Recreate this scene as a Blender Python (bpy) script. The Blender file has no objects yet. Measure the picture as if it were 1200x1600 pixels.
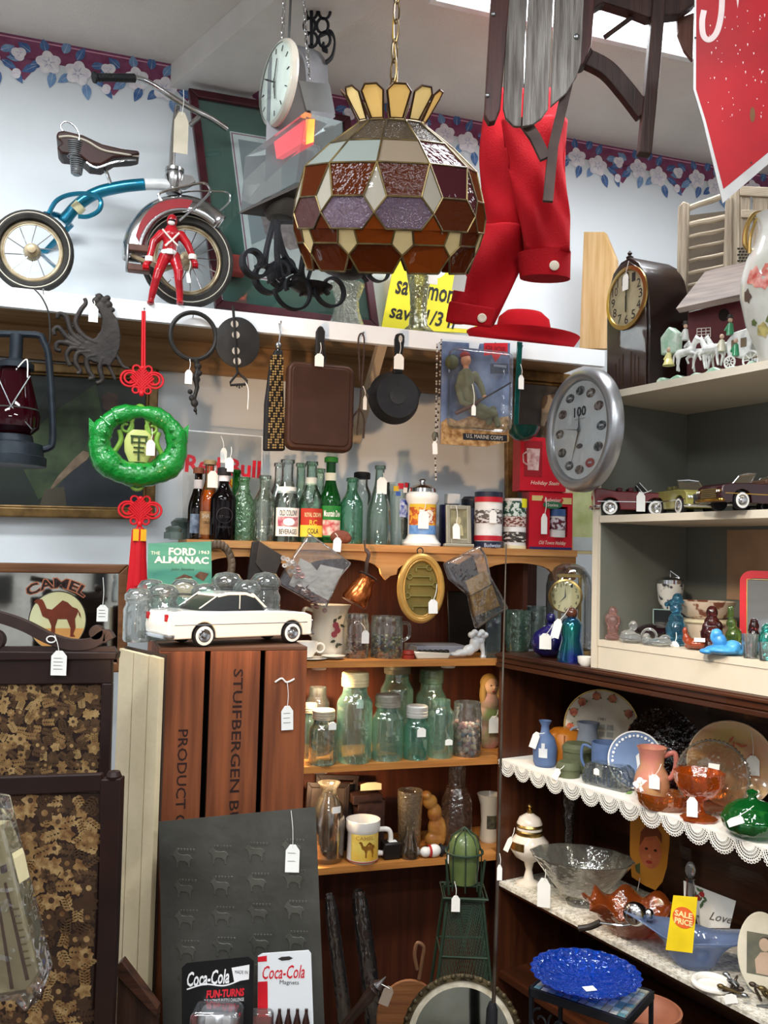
import bpy, bmesh, math, random
from mathutils import Vector, Matrix, Euler
R = math.radians
PI = math.pi
sc = bpy.context.scene
COL = sc.collection
rng = random.Random(7)
# ------------------------------------------------------------------ camera
F = 1400.0                                   # focal length in pixels of the 1200x1600 frame
cam_d = bpy.data.cameras.new('camera'); cam = bpy.data.objects.new('camera', cam_d); COL.objects.link(cam)
cam_d.sensor_fit = 'VERTICAL'; cam_d.sensor_height = 36.0; cam_d.lens = F / 1600 * 36.0
cam_d.clip_start = 0.05; cam_d.clip_end = 60
CAMW = Matrix.Translation((0, 0, 1.6)) @ Matrix.Rotation(R(90 + 2.86), 4, 'X') @ Matrix.Rotation(R(1.43), 4, 'Z')
cam.matrix_world = CAMW
sc.camera = cam
CAMI = CAMW.inverted()
# ------------------------------------------------------------------ look, world
sc.view_settings.view_transform = 'Standard'; sc.view_settings.look = 'None'
sc.view_settings.gamma = 1.0; sc.view_settings.use_curve_mapping = False
sc.view_settings.exposure = 0.46
world = bpy.data.worlds.new('world'); sc.world = world; world.use_nodes = True
wnt = world.node_tree; bg = wnt.nodes['Background']
bg.inputs['Strength'].default_value = 0.64
_tc = wnt.nodes.new('ShaderNodeTexCoord'); _n = wnt.nodes.new('ShaderNodeTexNoise'); _r = wnt.nodes.new('ShaderNodeValToRGB')
_n.inputs['Scale'].default_value = 3.5; _n.inputs['Detail'].default_value = 3
wnt.links.new(_tc.outputs['Generated'], _n.inputs['Vector']); wnt.links.new(_n.outputs['Fac'], _r.inputs['Fac'])
_r.color_ramp.elements[0].position = .38; _r.color_ramp.elements[0].color = (.22, .21, .21, 1)
_r.color_ramp.elements[1].position = .62; _r.color_ramp.elements[1].color = (.95, .96, 1.0, 1)
wnt.links.new(_r.outputs['Color'], bg.inputs['Color'])
# ------------------------------------------------------------------ lights of the shop, and fill spots
def area(name, loc, size, sizey, power, color, rot=(0, 0, 0), spread=180):
    l = bpy.data.lights.new(name, 'AREA'); l.shape = 'RECTANGLE'; l.size = size; l.size_y = sizey
    l.energy = power; l.color = color; l.spread = R(spread)
    o = bpy.data.objects.new(name, l); COL.objects.link(o); o.location = loc; o.rotation_euler = rot
    return o
WALLA = R(17.7)
CEIL = 3.24
COOL = (.93, .97, 1.0)
TROFFERS = [((.72, 2.50), 14), ((-1.15, 1.45), 30), ((.55, .75), 26), ((-1.2, -.6), 30), ((1.3, -.9), 30), ((0, -2.4), 30)]
for (xy, pw) in TROFFERS:
    area('troffer_light', (xy[0], xy[1], CEIL - .075), 1.15, .26, pw * 1.15, COOL, (0, 0, WALLA))
FB0 = (-.06, 3.14, 2.03)
# aimed fill spots, out of view and without a fixture
def spot(name, loc, target, power, color, size=.02, angle=70, blend=.8):
    l = bpy.data.lights.new(name, 'SPOT'); l.energy = power; l.color = color; l.shadow_soft_size = size
    l.spot_size = R(angle); l.spot_blend = blend
    o = bpy.data.objects.new(name, l); COL.objects.link(o); o.location = loc
    o.rotation_euler = (Vector(target) - Vector(loc)).to_track_quat('-Z', 'Y').to_euler()
    return o
WARM = (1.0, .72, .42)
spot('wall_warm_fill', (-.5, .7, 1.35), tuple(FB0), 80, (1.0, .62, .34), .05, angle=34)  # unseen spot added to warm the wall under the shelf to tan
spot('corner_warm_fill', (.0, 1.2, 2.3), (.75, 2.4, .95), 62, (1.0, .84, .64), .05, angle=50)  # unseen warm fill that brightens the glass in the cupboard
# ------------------------------------------------------------------ materials
def lin(h):
    h = h.lstrip('#'); v = [int(h[i:i + 2], 16) / 255 for i in (0, 2, 4)]
    return tuple(c / 12.92 if c <= .04045 else ((c + .055) / 1.055) ** 2.4 for c in v) + (1,)
_M = {}
def _new(key):
    m = bpy.data.materials.new(key); m.use_nodes = True
    return m, m.node_tree, m.node_tree.nodes['Principled BSDF']
def M(hexc, rough=.5, metal=0.0, var=.12, vscale=14.0, bump=0.0, bscale=60.0, stretch=(1, 1, 1), c2=None, trans=0.0, coat=0.0, emit=0.0, sss=0.0, spec=.32, sharp=None):
    key = 'm_%s_%g_%g_%g_%g_%g_%g_%s_%s_%g_%g_%g_%g_%g_%s' % (hexc, rough, metal, var, vscale, bump, bscale, stretch, c2, trans, coat, emit, sss, spec, sharp)
    if key in _M: return _M[key]
    m, nt, b = _new(key[:60]); N = nt.nodes; L = nt.links
    c = lin(hexc); b.inputs['Roughness'].default_value = rough; b.inputs['Metallic'].default_value = metal
    b.inputs['Transmission Weight'].default_value = trans; b.inputs['Coat Weight'].default_value = coat
    b.inputs['Specular IOR Level'].default_value = spec
    tc = N.new('ShaderNodeTexCoord'); mp = N.new('ShaderNodeMapping'); mp.inputs['Scale'].default_value = stretch
    L.new(tc.outputs['Object'], mp.inputs['Vector'])
    n = N.new('ShaderNodeTexNoise'); n.inputs['Scale'].default_value = vscale; n.inputs['Detail'].default_value = 5
    L.new(mp.outputs['Vector'], n.inputs['Vector'])
    r = N.new('ShaderNodeValToRGB'); L.new(n.outputs['Fac'], r.inputs['Fac'])
    lo = lin(c2) if c2 else tuple(x * (1 - var) for x in c[:3]) + (1,)
    hi = c if c2 else tuple(min(1, x * (1 + var * .7)) for x in c[:3]) + (1,)
    r.color_ramp.elements[0].position = .35 if not sharp else sharp - .03; r.color_ramp.elements[1].position = .65 if not sharp else sharp + .03
    r.color_ramp.elements[0].color = lo; r.color_ramp.elements[1].color = hi
    L.new(r.outputs['Color'], b.inputs['Base Color'])
    if emit: L.new(r.outputs['Color'], b.inputs['Emission Color']); b.inputs['Emission Strength'].default_value = emit
    if sss: b.inputs['Subsurface Weight'].default_value = sss; b.inputs['Subsurface Radius'].default_value = (.01, .01, .01)
    if bump:
        n2 = N.new('ShaderNodeTexNoise'); n2.inputs['Scale'].default_value = bscale; n2.inputs['Detail'].default_value = 3
        L.new(mp.outputs['Vector'], n2.inputs['Vector'])
        bp = N.new('ShaderNodeBump'); bp.inputs['Strength'].default_value = bump; bp.inputs['Distance'].default_value = .004
        L.new(n2.outputs['Fac'], bp.inputs['Height']); L.new(bp.outputs['Normal'], b.inputs['Normal'])
    _M[key] = m; return m
def WOOD(h1, h2, axis='x', rough=.5, scale=9.0, bump=.25, coat=0.0):
    st = {'x': (.6, 9, 9), 'y': (9, .6, 9), 'z': (9, 9, .6)}[axis]
    return M(h1, rough, vscale=scale, stretch=st, c2=h2, bump=bump, bscale=scale * 3, coat=coat)
def G(hexc='f4faf8', edge=None, bump=0.0, bscale=80.0, gloss=1.0, dens=0.0, rough=.03):
    """thin-walled glass: clear where it is seen face on, deeper in colour where the wall is seen edge on"""
    key = 'g_%s_%s_%g_%g_%g_%g_%g' % (hexc, edge, bump, bscale, gloss, dens, rough)
    if key in _M: return _M[key]
    m = bpy.data.materials.new(key[:60]); m.use_nodes = True; nt = m.node_tree; N = nt.nodes; L = nt.links; N.clear()
    out = N.new('ShaderNodeOutputMaterial'); lw = N.new('ShaderNodeLayerWeight'); lw.inputs['Blend'].default_value = .35
    mx = N.new('ShaderNodeMix'); mx.data_type = 'RGBA'
    mx.inputs[6].default_value = lin(hexc); mx.inputs[7].default_value = lin(edge or hexc)
    L.new(lw.outputs['Facing'], mx.inputs[0])
    tr = N.new('ShaderNodeBsdfTransparent'); L.new(mx.outputs[2], tr.inputs['Color'])
    gl = N.new('ShaderNodeBsdfGlossy'); gl.inputs['Roughness'].default_value = rough; gl.inputs['Color'].default_value = (1, 1, 1, 1)
    fr = N.new('ShaderNodeFresnel'); fr.inputs['IOR'].default_value = 1.5
    ml = N.new('ShaderNodeMath'); ml.operation = 'MULTIPLY_ADD'; ml.inputs[1].default_value = gloss; ml.inputs[2].default_value = .03 * gloss
    ml.use_clamp = True
    L.new(fr.outputs['Fac'], ml.inputs[0])
    ms = N.new('ShaderNodeMixShader'); L.new(ml.outputs[0], ms.inputs[0]); L.new(tr.outputs[0], ms.inputs[1]); L.new(gl.outputs[0], ms.inputs[2])
    last = ms
    dens = max(dens, .035)
    if dens:
        df = N.new('ShaderNodeBsdfDiffuse'); df.inputs['Color'].default_value = lin(edge or hexc)
        tl = N.new('ShaderNodeBsdfTranslucent'); tl.inputs['Color'].default_value = lin(edge or hexc)
        ad = N.new('ShaderNodeMixShader'); ad.inputs[0].default_value = .5; L.new(df.outputs[0], ad.inputs[1]); L.new(tl.outputs[0], ad.inputs[2])
        m2 = N.new('ShaderNodeMixShader'); m2.inputs[0].default_value = dens; L.new(ms.outputs[0], m2.inputs[1]); L.new(ad.outputs[0], m2.inputs[2]); last = m2
    if bump:
        tc = N.new('ShaderNodeTexCoord'); n2 = N.new('ShaderNodeTexNoise'); n2.inputs['Scale'].default_value = bscale
        L.new(tc.outputs['Object'], n2.inputs['Vector'])
        bp = N.new('ShaderNodeBump'); bp.inputs['Strength'].default_value = bump; bp.inputs['Distance'].default_value = .01
        L.new(n2.outputs['Fac'], bp.inputs['Height'])
        for t in (gl, fr, lw): L.new(bp.outputs['Normal'], t.inputs['Normal'])
    L.new(last.outputs[0], out.inputs['Surface'])
    _M[key] = m; return m
def CAST(hexc, rough=.06, bump=.0, bscale=60):      # solid cast glass
    key = 'c_%s_%g_%g_%g' % (hexc, rough, bump, bscale)
    if key in _M: return _M[key]
    m = M(hexc, rough, var=.02, trans=.9, bump=bump, bscale=bscale); _M[key] = m; return m
CHROME = M('d8dadc', .14, 1.0, var=.05)
STEEL = M('8f9294', .35, 1.0)
SILVER = M('b9b9ba', .32, .9)
GOLD = M('bfa060', .3, 1.0)
BRASS = M('a8803c', .35, 1.0)
BLACK = M('121213', .35)
BLACKM = M('17171a', .6)
IRON = M('25262a', .5, .5, var=.3, bump=.3, bscale=90)
CASTIRON = M('2b2927', .55, .4, var=.25, bump=.3)
RUSTY = M('4a3226', .6, .35, c2='2e211b', bump=.3, vscale=20)
WHITE = M('e8e8e6', .5, var=.03)
PAPER = M('ecebe4', .7, var=.04)
INK = M('2a2826', .7)
RED = M('c4121c', .45, var=.08)
CERAM = M('ebe7de', .2, var=.03, coat=.4)
CLEAR = G('f8fbfa', 'ccd4d0', .2, 40, 1.9, .07)
AQUA = G('d4f0e6', '7cc4ae', .15, 40, 2.0, .16)
AQUAL = G('e6f6ef', 'a4d0c2', .2, 40, 2.0, .13)
# ------------------------------------------------------------------ mesh builder
class MB:
    def __init__(s): s.b = bmesh.new(); s.mats = []; s.mi = 0
    def m(s, mat):
        if mat not in s.mats: s.mats.append(mat)
        s.mi = s.mats.index(mat); return s
    def _f(s, vs):
        try: f = s.b.faces.new(vs); f.material_index = s.mi; return f
        except ValueError: return None
    def quadbox(s, c8):
        v = [s.b.verts.new(p) for p in c8]
        for q in ((0, 3, 2, 1), (4, 5, 6, 7), (0, 1, 5, 4), (1, 2, 6, 5), (2, 3, 7, 6), (3, 0, 4, 7)): s._f([v[i] for i in q])
        return s
    def box(s, x0, x1, y0, y1, z0, z1, mt=None):
        c = [(x0, y0, z0), (x1, y0, z0), (x1, y1, z0), (x0, y1, z0), (x0, y0, z1), (x1, y0, z1), (x1, y1, z1), (x0, y1, z1)]
        if mt is not None: c = [tuple(mt @ Vector(p)) for p in c]
        return s.quadbox(c)
    def prism(s, poly, y0, y1, mt=None):            # polygon in x,z extruded from y0 (front) to y1 (back)
        poly = list(poly); n = len(poly)
        a = sum(poly[i][0] * poly[(i + 1) % n][1] - poly[(i + 1) % n][0] * poly[i][1] for i in range(n))
        if a < 0: poly.reverse()
        f = lambda p, y: (mt @ Vector((p[0], y, p[1]))) if mt is not None else (p[0], y, p[1])
        A = [s.b.verts.new(f(p, y0)) for p in poly]; B = [s.b.verts.new(f(p, y1)) for p in poly]
        s._f(A); s._f(B[::-1])
        for i in range(n): s._f([A[(i + 1) % n], A[i], B[i], B[(i + 1) % n]])
        return s
    def poly(s, poly, y, mt=None):                  # a flat decal facing the front
        poly = list(poly); n = len(poly)
        a = sum(poly[i][0] * poly[(i + 1) % n][1] - poly[(i + 1) % n][0] * poly[i][1] for i in range(n))
        if a < 0: poly.reverse()
        s._f([s.b.verts.new((mt @ Vector((p[0], y, p[1]))) if mt is not None else (p[0], y, p[1])) for p in poly]); return s
    def disc(s, cx, cz, rx, y, rz=None, n=24, mt=None):
        return s.poly([(cx + rx * math.cos(2 * PI * i / n), cz + (rz or rx) * math.sin(2 * PI * i / n)) for i in range(n)], y, mt)
    def lathe(s, prof, n=28, cx=0, cy=0, cz=0, sy=1.0, sx=1.0, mt=None, flute=0, fa=0.0, a0=0.0):
        rings = []
        for (r, z) in prof:
            if r <= 1e-6:
                p = Vector((cx, cy, cz + z)); rings.append([s.b.verts.new(mt @ p if mt is not None else p)])
            else:
                ring = []
                for i in range(n):
                    a = 2 * PI * i / n + a0
                    rr = r * (1 + (fa * math.cos(flute * a) if flute else 0))
                    p = Vector((cx + rr * math.cos(a) * sx, cy + rr * math.sin(a) * sy, cz + z))
                    ring.append(s.b.verts.new(mt @ p if mt is not None else p))
                rings.append(ring)
        for A, B in zip(rings, rings[1:]):
            if len(A) == 1 and len(B) == 1: continue
            for i in range(n):
                j = (i + 1) % n
                if len(A) == 1: s._f([A[0], B[j], B[i]])
                elif len(B) == 1: s._f([A[i], A[j], B[0]])
                else: s._f([A[i], A[j], B[j], B[i]])
        return s
    def tube(s, pts, r, n=8, closed=False, flat=None, cap=True):
        """flat=(w,t): rectangular strip, w measured along the local y axis"""
        P = [Vector(p) for p in pts]; m = len(P)
        if m < 2: return s
        rr = r if isinstance(r, (list, tuple)) else [r] * m
        rings = []; up = None
        for i in range(m):
            if closed: t = P[(i + 1) % m] - P[i - 1]
            else: t = P[min(i + 1, m - 1)] - P[max(i - 1, 0)]
            if t.length < 1e-9: t = Vector((0, 0, 1))
            t.normalize()
            if flat:
                up = Vector((0, 1, 0)); u = t.cross(up)
                if u.length < 1e-3: u = Vector((1, 0, 0))
            else:
                if up is None: up = Vector((0, 1, 0)) if abs(t.y) < .9 else Vector((1, 0, 0))
                u = t.cross(up)
                if u.length < 1e-3: u = t.orthogonal()
            u.normalize(); w = u.cross(t).normalized(); up = w
            if flat:
                W, T = flat; ring = [P[i] + u * a * T / 2 + w * b * W / 2 for a, b in ((-1, -1), (1, -1), (1, 1), (-1, 1))]
            else: ring = [P[i] + (u * math.cos(2 * PI * k / n) + w * math.sin(2 * PI * k / n)) * rr[i] for k in range(n)]
            rings.append([s.b.verts.new(q) for q in ring])
        k = len(rings[0])
        for i in range(m if closed else m - 1):
            A, B = rings[i], rings[(i + 1) % m]
            for j in range(k): s._f([A[j], A[(j + 1) % k], B[(j + 1) % k], B[j]])
        if not closed and cap: s._f(rings[0][::-1]); s._f(rings[-1])
        return s
    def ring(s, cx, cy, cz, R_, r, n=32, k=8, rz=None, mt=None, flat=None):
        pts = [Vector((cx + R_ * math.cos(2 * PI * i / n), cy, cz + (rz or R_) * math.sin(2 * PI * i / n))) for i in range(n)]
        if mt is not None: pts = [mt @ p for p in pts]
        return s.tube(pts, r, k, closed=True, flat=flat)
    def ell(s, cx, cy, cz, rx, ry=None, rz=None, n=14, mt=None):
        ry = rx if ry is None else ry; rz = rx if rz is None else rz
        m_ = max(6, n // 2 + 2)
        prof = [(math.sin(PI * i / m_), -math.cos(PI * i / m_)) for i in range(m_ + 1)]
        T_ = Matrix.Translation((cx, cy, cz)) @ Matrix.Diagonal((rx, ry, rz, 1))
        if mt is not None: T_ = mt @ T_
        return s.lathe([(0 if i in (0, m_) else a, z) for i, (a, z) in enumerate(prof)], n, mt=T_)
    def cone(s, a, b, ra, rb, n=10): return s.tube([a, b], [ra, rb], n)
    def patch(s, R_, a0, a1, z0, z1, n=10, r2=None, cx=0, cy=0, sy=1):   # a label bent round a bottle; angle 0 faces the front
        r2 = r2 or R_; lo = []; hi = []
        for i in range(n + 1):
            a = R(a0 + (a1 - a0) * i / n)
            lo.append(s.b.verts.new((cx + R_ * math.sin(a), cy - R_ * math.cos(a) * sy, z0))); hi.append(s.b.verts.new((cx + r2 * math.sin(a), cy - r2 * math.cos(a) * sy, z1)))
        for i in range(n): s._f([lo[i], lo[i + 1], hi[i + 1], hi[i]])
        return s
    def text(s, txt, cx, cz, w, h, y, wrap=None, shear=0.0, bold=0.0, mt=None, ext=0.0, rot=0.0, wcy=0.0, arc=None):
        tm = text_mesh(txt, shear, bold)
        xs = [v[0] for v in tm[0]]; ys = [v[1] for v in tm[0]]
        if not xs: return s
        x0, x1, y0, y1 = min(xs), max(xs), min(ys), max(ys); kx = w / (x1 - x0); kz = h / (y1 - y0)
        vs = []
        for (a, b) in tm[0]:
            X = (a - (x0 + x1) / 2) * kx; Z = (b - (y0 + y1) / 2) * kz
            if arc: g = X / arc; rr_ = arc + Z; X, Z = rr_ * math.sin(g), rr_ * math.cos(g) - arc
            if rot: X, Z = X * math.cos(rot) - Z * math.sin(rot), X * math.sin(rot) + Z * math.cos(rot)
            X += cx; Z += cz
            if wrap: g = X / wrap; p = Vector((wrap * math.sin(g), wcy - wrap * math.cos(g), Z))
            else: p = Vector((X, y, Z))
            if mt is not None: p = mt @ p
            vs.append(s.b.verts.new(p))
        for f in tm[1]: s._f([vs[i] for i in f])
        return s
_TX = {}
def text_mesh(txt, shear=0.0, bold=0.0):
    k = (txt, shear, bold)
    if k in _TX: return _TX[k]
    c = bpy.data.curves.new('lettering', 'FONT'); c.body = txt; c.shear = shear; c.offset = bold; c.resolution_u = 2; c.size = 1
    o = bpy.data.objects.new('lettering', c); COL.objects.link(o)
    me = bpy.data.meshes.new_from_object(o)
    _TX[k] = ([(v.co.x, v.co.y) for v in me.vertices], [tuple(p.vertices) for p in me.polygons])
    bpy.data.objects.remove(o); bpy.data.curves.remove(c); bpy.data.meshes.remove(me)
    return _TX[k]
# ------------------------------------------------------------------ placing
def proj(p):
    q = CAMI @ Vector(p); return 600 + F * q.x / -q.z, 800 - F * q.y / -q.z
def depth(p): return -(CAMI @ Vector(p)).z
def ray(px, py):
    return (CAMW.to_3x3() @ Vector(((px - 600) / F, -(py - 800) / F, -1)))
class Frame:
    def __init__(s, x, y, ang): s.o = Vector((x, y)); s.a = ang; s.d = Vector((math.cos(ang), math.sin(ang))); s.n = Vector((-math.sin(ang), math.cos(ang)))
    def hit(s, px, py, back=0.0):
        r = ray(px, py); c = Vector((0, 0, 1.6)); o = s.o + s.n * back
        t = ((o - c.xy).dot(s.n)) / r.xy.dot(s.n); return c + r * t
    def at(s, px, z, back=0.0):
        py = 800.0
        for _ in range(8):
            p = s.hit(px, py, back); q = Vector((p.x, p.y, z)); py = proj(q)[1]
        return Vector((p.x, p.y, z))
    def pt(s, u, back, z): q = s.o + s.d * u + s.n * back; return Vector((q.x, q.y, z))
    def u(s, p): return (Vector(p).xy - s.o).dot(s.d)
FB = Frame(0, 2.8, WALLA)                    # front edge of the long white shelf and of the bookcase
FU = Frame(.386, 2.92, R(-59.4))             # front of the dark cupboard and the cream shelving on it
def FV(y): return Frame(0, y, 0)
def link(name, me, parent=None):
    o = bpy.data.objects.new(name, me); COL.objects.link(o)
    if parent is not None: o.parent = parent
    return o
def finish(mb, name, scale=1.0, smooth=35, weld=True):
    b = mb.b
    if scale != 1.0: bmesh.ops.scale(b, vec=(scale,) * 3, verts=b.verts)
    bmesh.ops.recalc_face_normals(b, faces=b.faces)
    me = bpy.data.meshes.new(name); b.to_mesh(me); b.free()
    for m_ in mb.mats: me.materials.append(m_)
    if smooth:
        me.shade_smooth(); me.set_sharp_from_angle(angle=R(smooth))
    return me
def bake(o):                                 # apply the object's modifiers to its own mesh
    dg = bpy.context.evaluated_depsgraph_get(); dg.update()
    me = bpy.data.meshes.new_from_object(o.evaluated_get(dg)); old = o.data; o.modifiers.clear(); o.data = me
    bpy.data.meshes.remove(old); me.shade_smooth()
class T:
    """one thing; its parts are given in units of one photo pixel at the thing's own distance"""
    def __init__(s, name, label, cat, frame, px, z=None, py=None, back=0.0, group=None, turn=0.0, single=False, tilt=None):
        w = frame.at(px, z, back) if z is not None else frame.hit(px, py, back)
        s.w = w; s.s = depth(w) / F; s.ang = frame.a + R(turn); s.props = (label, cat, group); s.name = name
        rot = Matrix.Rotation(s.ang, 4, 'Z')
        if tilt: rot = rot @ Euler(tuple(R(a) for a in tilt)).to_matrix().to_4x4()
        s.mw = Matrix.Translation(w) @ rot; s.mi = s.mw.inverted(); s.root = None; s.single = single
        if not single:
            s.root = bpy.data.objects.new(name, None); COL.objects.link(s.root); s.root.empty_display_size = .05; s.tag(s.root)
            s.root.matrix_world = s.mw
    def tag(s, o):
        o['label'], o['category'] = s.props[0], s.props[1]
        if s.props[2]: o['group'] = s.props[2]
    def p(s, px, py, b=0.0):                 # photo pixel -> the thing's own units, on its plane y = b
        r = ray(px, py); c = Vector((0, 0, 1.6)); lc = s.mi @ c; lr = s.mi.to_3x3() @ r
        t = (b * s.s - lc.y) / lr.y; q = (lc + lr * t) / s.s
        return Vector((q.x, b, q.z))
    def q(s, px, py, b=0.0): v = s.p(px, py, b); return (v.x, v.z)
    def qs(s, pts, b=0.0): return [s.q(x, y, b) for x, y in pts]
    def ps(s, pts, b=0.0): return [s.p(t[0], t[1], t[2] if len(t) > 2 else b) for t in pts]
    def part(s, name, mb, parent=None, label=None, smooth=35, bevel=0, subsurf=0, kind=None, remesh=0, smth=0):
        me = finish(mb, name, s.s, smooth)
        if s.single: o = link(s.name, me); s.tag(o); o.matrix_world = s.mw; s.root = o
        else: o = link(name, me, parent or s.root)
        if label: o['label'] = label
        if kind: o['kind'] = kind
        if bevel:
            md = o.modifiers.new('bevel', 'BEVEL'); md.width = bevel * s.s; md.segments = 2; md.limit_method = 'ANGLE'; md.angle_limit = R(40)
        if subsurf: md = o.modifiers.new('subd', 'SUBSURF'); md.levels = subsurf; md.render_levels = subsurf
        if remesh:
            md = o.modifiers.new('remesh', 'REMESH'); md.mode = 'VOXEL'; md.voxel_size = remesh * s.s; md.use_smooth_shade = True
            if smth: md = o.modifiers.new('smooth', 'SMOOTH'); md.factor = .5; md.iterations = smth
            bake(o)
        return o
def struct(name, mb, loc=(0, 0, 0), ang=0.0, bevel=0, smooth=35):
    me = finish(mb, name, 1.0, smooth); o = link(name, me); o.location = loc; o.rotation_euler = (0, 0, ang); o['kind'] = 'structure'
    if bevel: md = o.modifiers.new('bevel', 'BEVEL'); md.width = bevel; md.segments = 2; md.limit_method = 'ANGLE'
    return o
def copy_thing(root, loc, label, rotz=None):
    c = root.copy(); COL.objects.link(c); c.location = loc; c['label'] = label
    if rotz is not None: c.rotation_euler = (0, 0, rotz)
    for ch in list(root.children):
        d = ch.copy(); COL.objects.link(d); d.parent = c
        for g in list(ch.children): e = g.copy(); COL.objects.link(e); e.parent = d
    return c
def arc(cx, cz, r, a0, a1, n=12, y=0.0, rz=None):
    return [Vector((cx + r * math.cos(R(a0 + (a1 - a0) * i / n)), y, cz + (rz or r) * math.sin(R(a0 + (a1 - a0) * i / n)))) for i in range(n + 1)]
def spiral(cx, cz, r0, r1, a0, a1, n=26, y=0.0):
    return [Vector((cx + (r0 + (r1 - r0) * i / n) * math.cos(R(a0 + (a1 - a0) * i / n)), y, cz + (r0 + (r1 - r0) * i / n) * math.sin(R(a0 + (a1 - a0) * i / n)))) for i in range(n + 1)]
def bez(pts, n=8):                           # smooth curve through the given points
    P = [Vector(p) for p in pts]; out = []
    for i in range(len(P) - 1):
        a, b, c, d = P[max(i - 1, 0)], P[i], P[i + 1], P[min(i + 2, len(P) - 1)]
        for k in range(n):
            t = k / n; out.append(.5 * ((2 * b) + (c - a) * t + (2 * a - 5 * b + 4 * c - d) * t * t + (3 * b - a - 3 * c + d) * t ** 3))
    out.append(P[-1]); return out
TAGM = M('efeee8', .65, var=.03)
def tagon(t, x, z, w=12, h=22, y=-3.0, sx=None, sz=None, parent=None, tilt=0.0, mat=None, cord=True, lines=0):
    """a paper price tag (centre x,z) hanging on its thread from sx,sz"""
    mb = MB().m(mat or TAGM); c, s_ = math.cos(R(tilt)), math.sin(R(tilt))
    f = lambda a, b: (x + a * c - b * s_, z + a * s_ + b * c)
    mb.prism([f(-w / 2, -h / 2), f(w / 2, -h / 2), f(w / 2, h * .28), f(w * .2, h / 2), f(-w * .2, h / 2), f(-w / 2, h * .28)], y - .5, y + .3)
    if lines:
        mb.m(INK)
        for k in range(lines):
            zz = h * .2 - k * h * .58 / lines
            mb.poly([f(-w * .34, zz), f(w * rng.uniform(.1, .36), zz), f(w * .3, zz - .8), f(-w * .34, zz - .8)], y - .65)
    o = t.part('price_tag', mb, parent, smooth=0)
    if cord and sx is not None:
        mb = MB().m(PAPER); q0 = f(0, h * .4)
        mb.tube(bez([(q0[0], y - .6, q0[1]), ((q0[0] + sx) / 2 + 1.5, y - 1.2, (q0[1] + sz) / 2), (sx, y, sz)], 4), .55, 5)
        if len([1 for _ in ()]) == 0: t.part('string', mb, o)
    return o
# ================================================================== the room
mwall = M('dfe6ea', .7, var=.03, vscale=2.5)
WB = .36                                     # the wall stands this far behind the shelf fronts
mb = MB().m(mwall); mb.box(-4.5, 4.5, 0, .12, 0, CEIL); struct('wall_back', mb, FB.pt(0, WB, 0), WALLA, smooth=0)
mb = MB().m(WOOD('6b5a48', '54463a', 'x', .6, 3)); mb.box(-4.5, 4.5, -7, WB + .1, -.05, 0); struct('floor', mb, FB.pt(0, 0, 0), WALLA, smooth=0)
mceil = M('d9d2ca', .9, var=.05, vscale=5, bump=.5, bscale=120)
mb = MB().m(mceil); mb.box(-4.5, 4.5, -7, WB + .12, CEIL, CEIL + .08); struct('ceiling', mb, FB.pt(0, 0, 0), WALLA, smooth=0)
# boxed beam crossing the ceiling
a = FB.hit(265, 78, WB); bdir = Vector((.64, -.77)); b2 = Vector((.77, .64))
mb = MB().m(M('d5d2cd', .8, var=.04))
u0 = FB.hit(268, 78, WB).xy; u1 = FB.hit(383, 100, WB).xy
q = [u0 - bdir * .3, u1 - bdir * .3, u1 + bdir * 4.5, u0 + bdir * 4.5]
mb.quadbox([(p.x, p.y, CEIL - .085) for p in q] + [(p.x, p.y, CEIL - .0005) for p in q])
struct('trim_2', mb, smooth=0)
# wallpaper border
mp_ = M('7d3a5e', .7, c2='8f5270', vscale=30); mleaf = M('5f83b5', .7, c2='3d5f95', vscale=40); mleaf2 = M('86a8cc', .7, c2='6b8fbd', vscale=40)
mfl = M('f8f6f8', .7, c2='e6e2ec', vscale=60); mpk = M('dfa9bd', .7); mlf = M('c8cbe0', .7)
mb = MB().m(mp_)
H = CEIL
mb.poly([(-4, H - .002), (4, H - .002), (4, H - .075), (-4, H - .075)], -.001)
mb.m(mpk).poly([(-4, H - .010), (4, H - .010), (4, H - .014), (-4, H - .014)], -.0014)
def flower(mb, x, z, r, y, n=5, a0=0.0, mc=None):
    mb.m(mfl)
    pts = []
    for k in range(40):
        a = 2 * PI * k / 40; rr = r * (.72 + .28 * abs(math.sin(n * a / 2 + a0))); pts.append((x + rr * math.cos(a), z + rr * math.sin(a)))
    mb.poly(pts, y)
    mb.m(mc or mlf)
    for k in range(n):
        a = 2 * PI * k / n + a0; mb.poly([(x + r * .15 * math.cos(a - .5), z + r * .15 * math.sin(a - .5)), (x + r * .6 * math.cos(a), z + r * .6 * math.sin(a)), (x + r * .15 * math.cos(a + .5), z + r * .15 * math.sin(a + .5))], y - .0004)
def leaf(mb, x, z, l, w, ang, y, mt_=None, vein=None):
    mb.m(mt_ or mleaf); c, s_ = math.cos(R(ang)), math.sin(R(ang))
    f = lambda a, b: (x + a * c - b * s_, z + a * s_ + b * c)
    mb.poly([f(l * t, w * math.sin(PI * t ** .8) / 2) for t in (0, .15, .35, .55, .75, .9, 1)] + [f(l * t, -w * math.sin(PI * t ** .8) / 2) for t in (.9, .75, .55, .35, .15)], y)
    mb.m(vein or mfl); mb.poly([f(l * .05, .02 * w), f(l * .92, 0), f(l * .05, -.02 * w)], y - .0003)
per = .275; r_ = random.Random(3)
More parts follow.
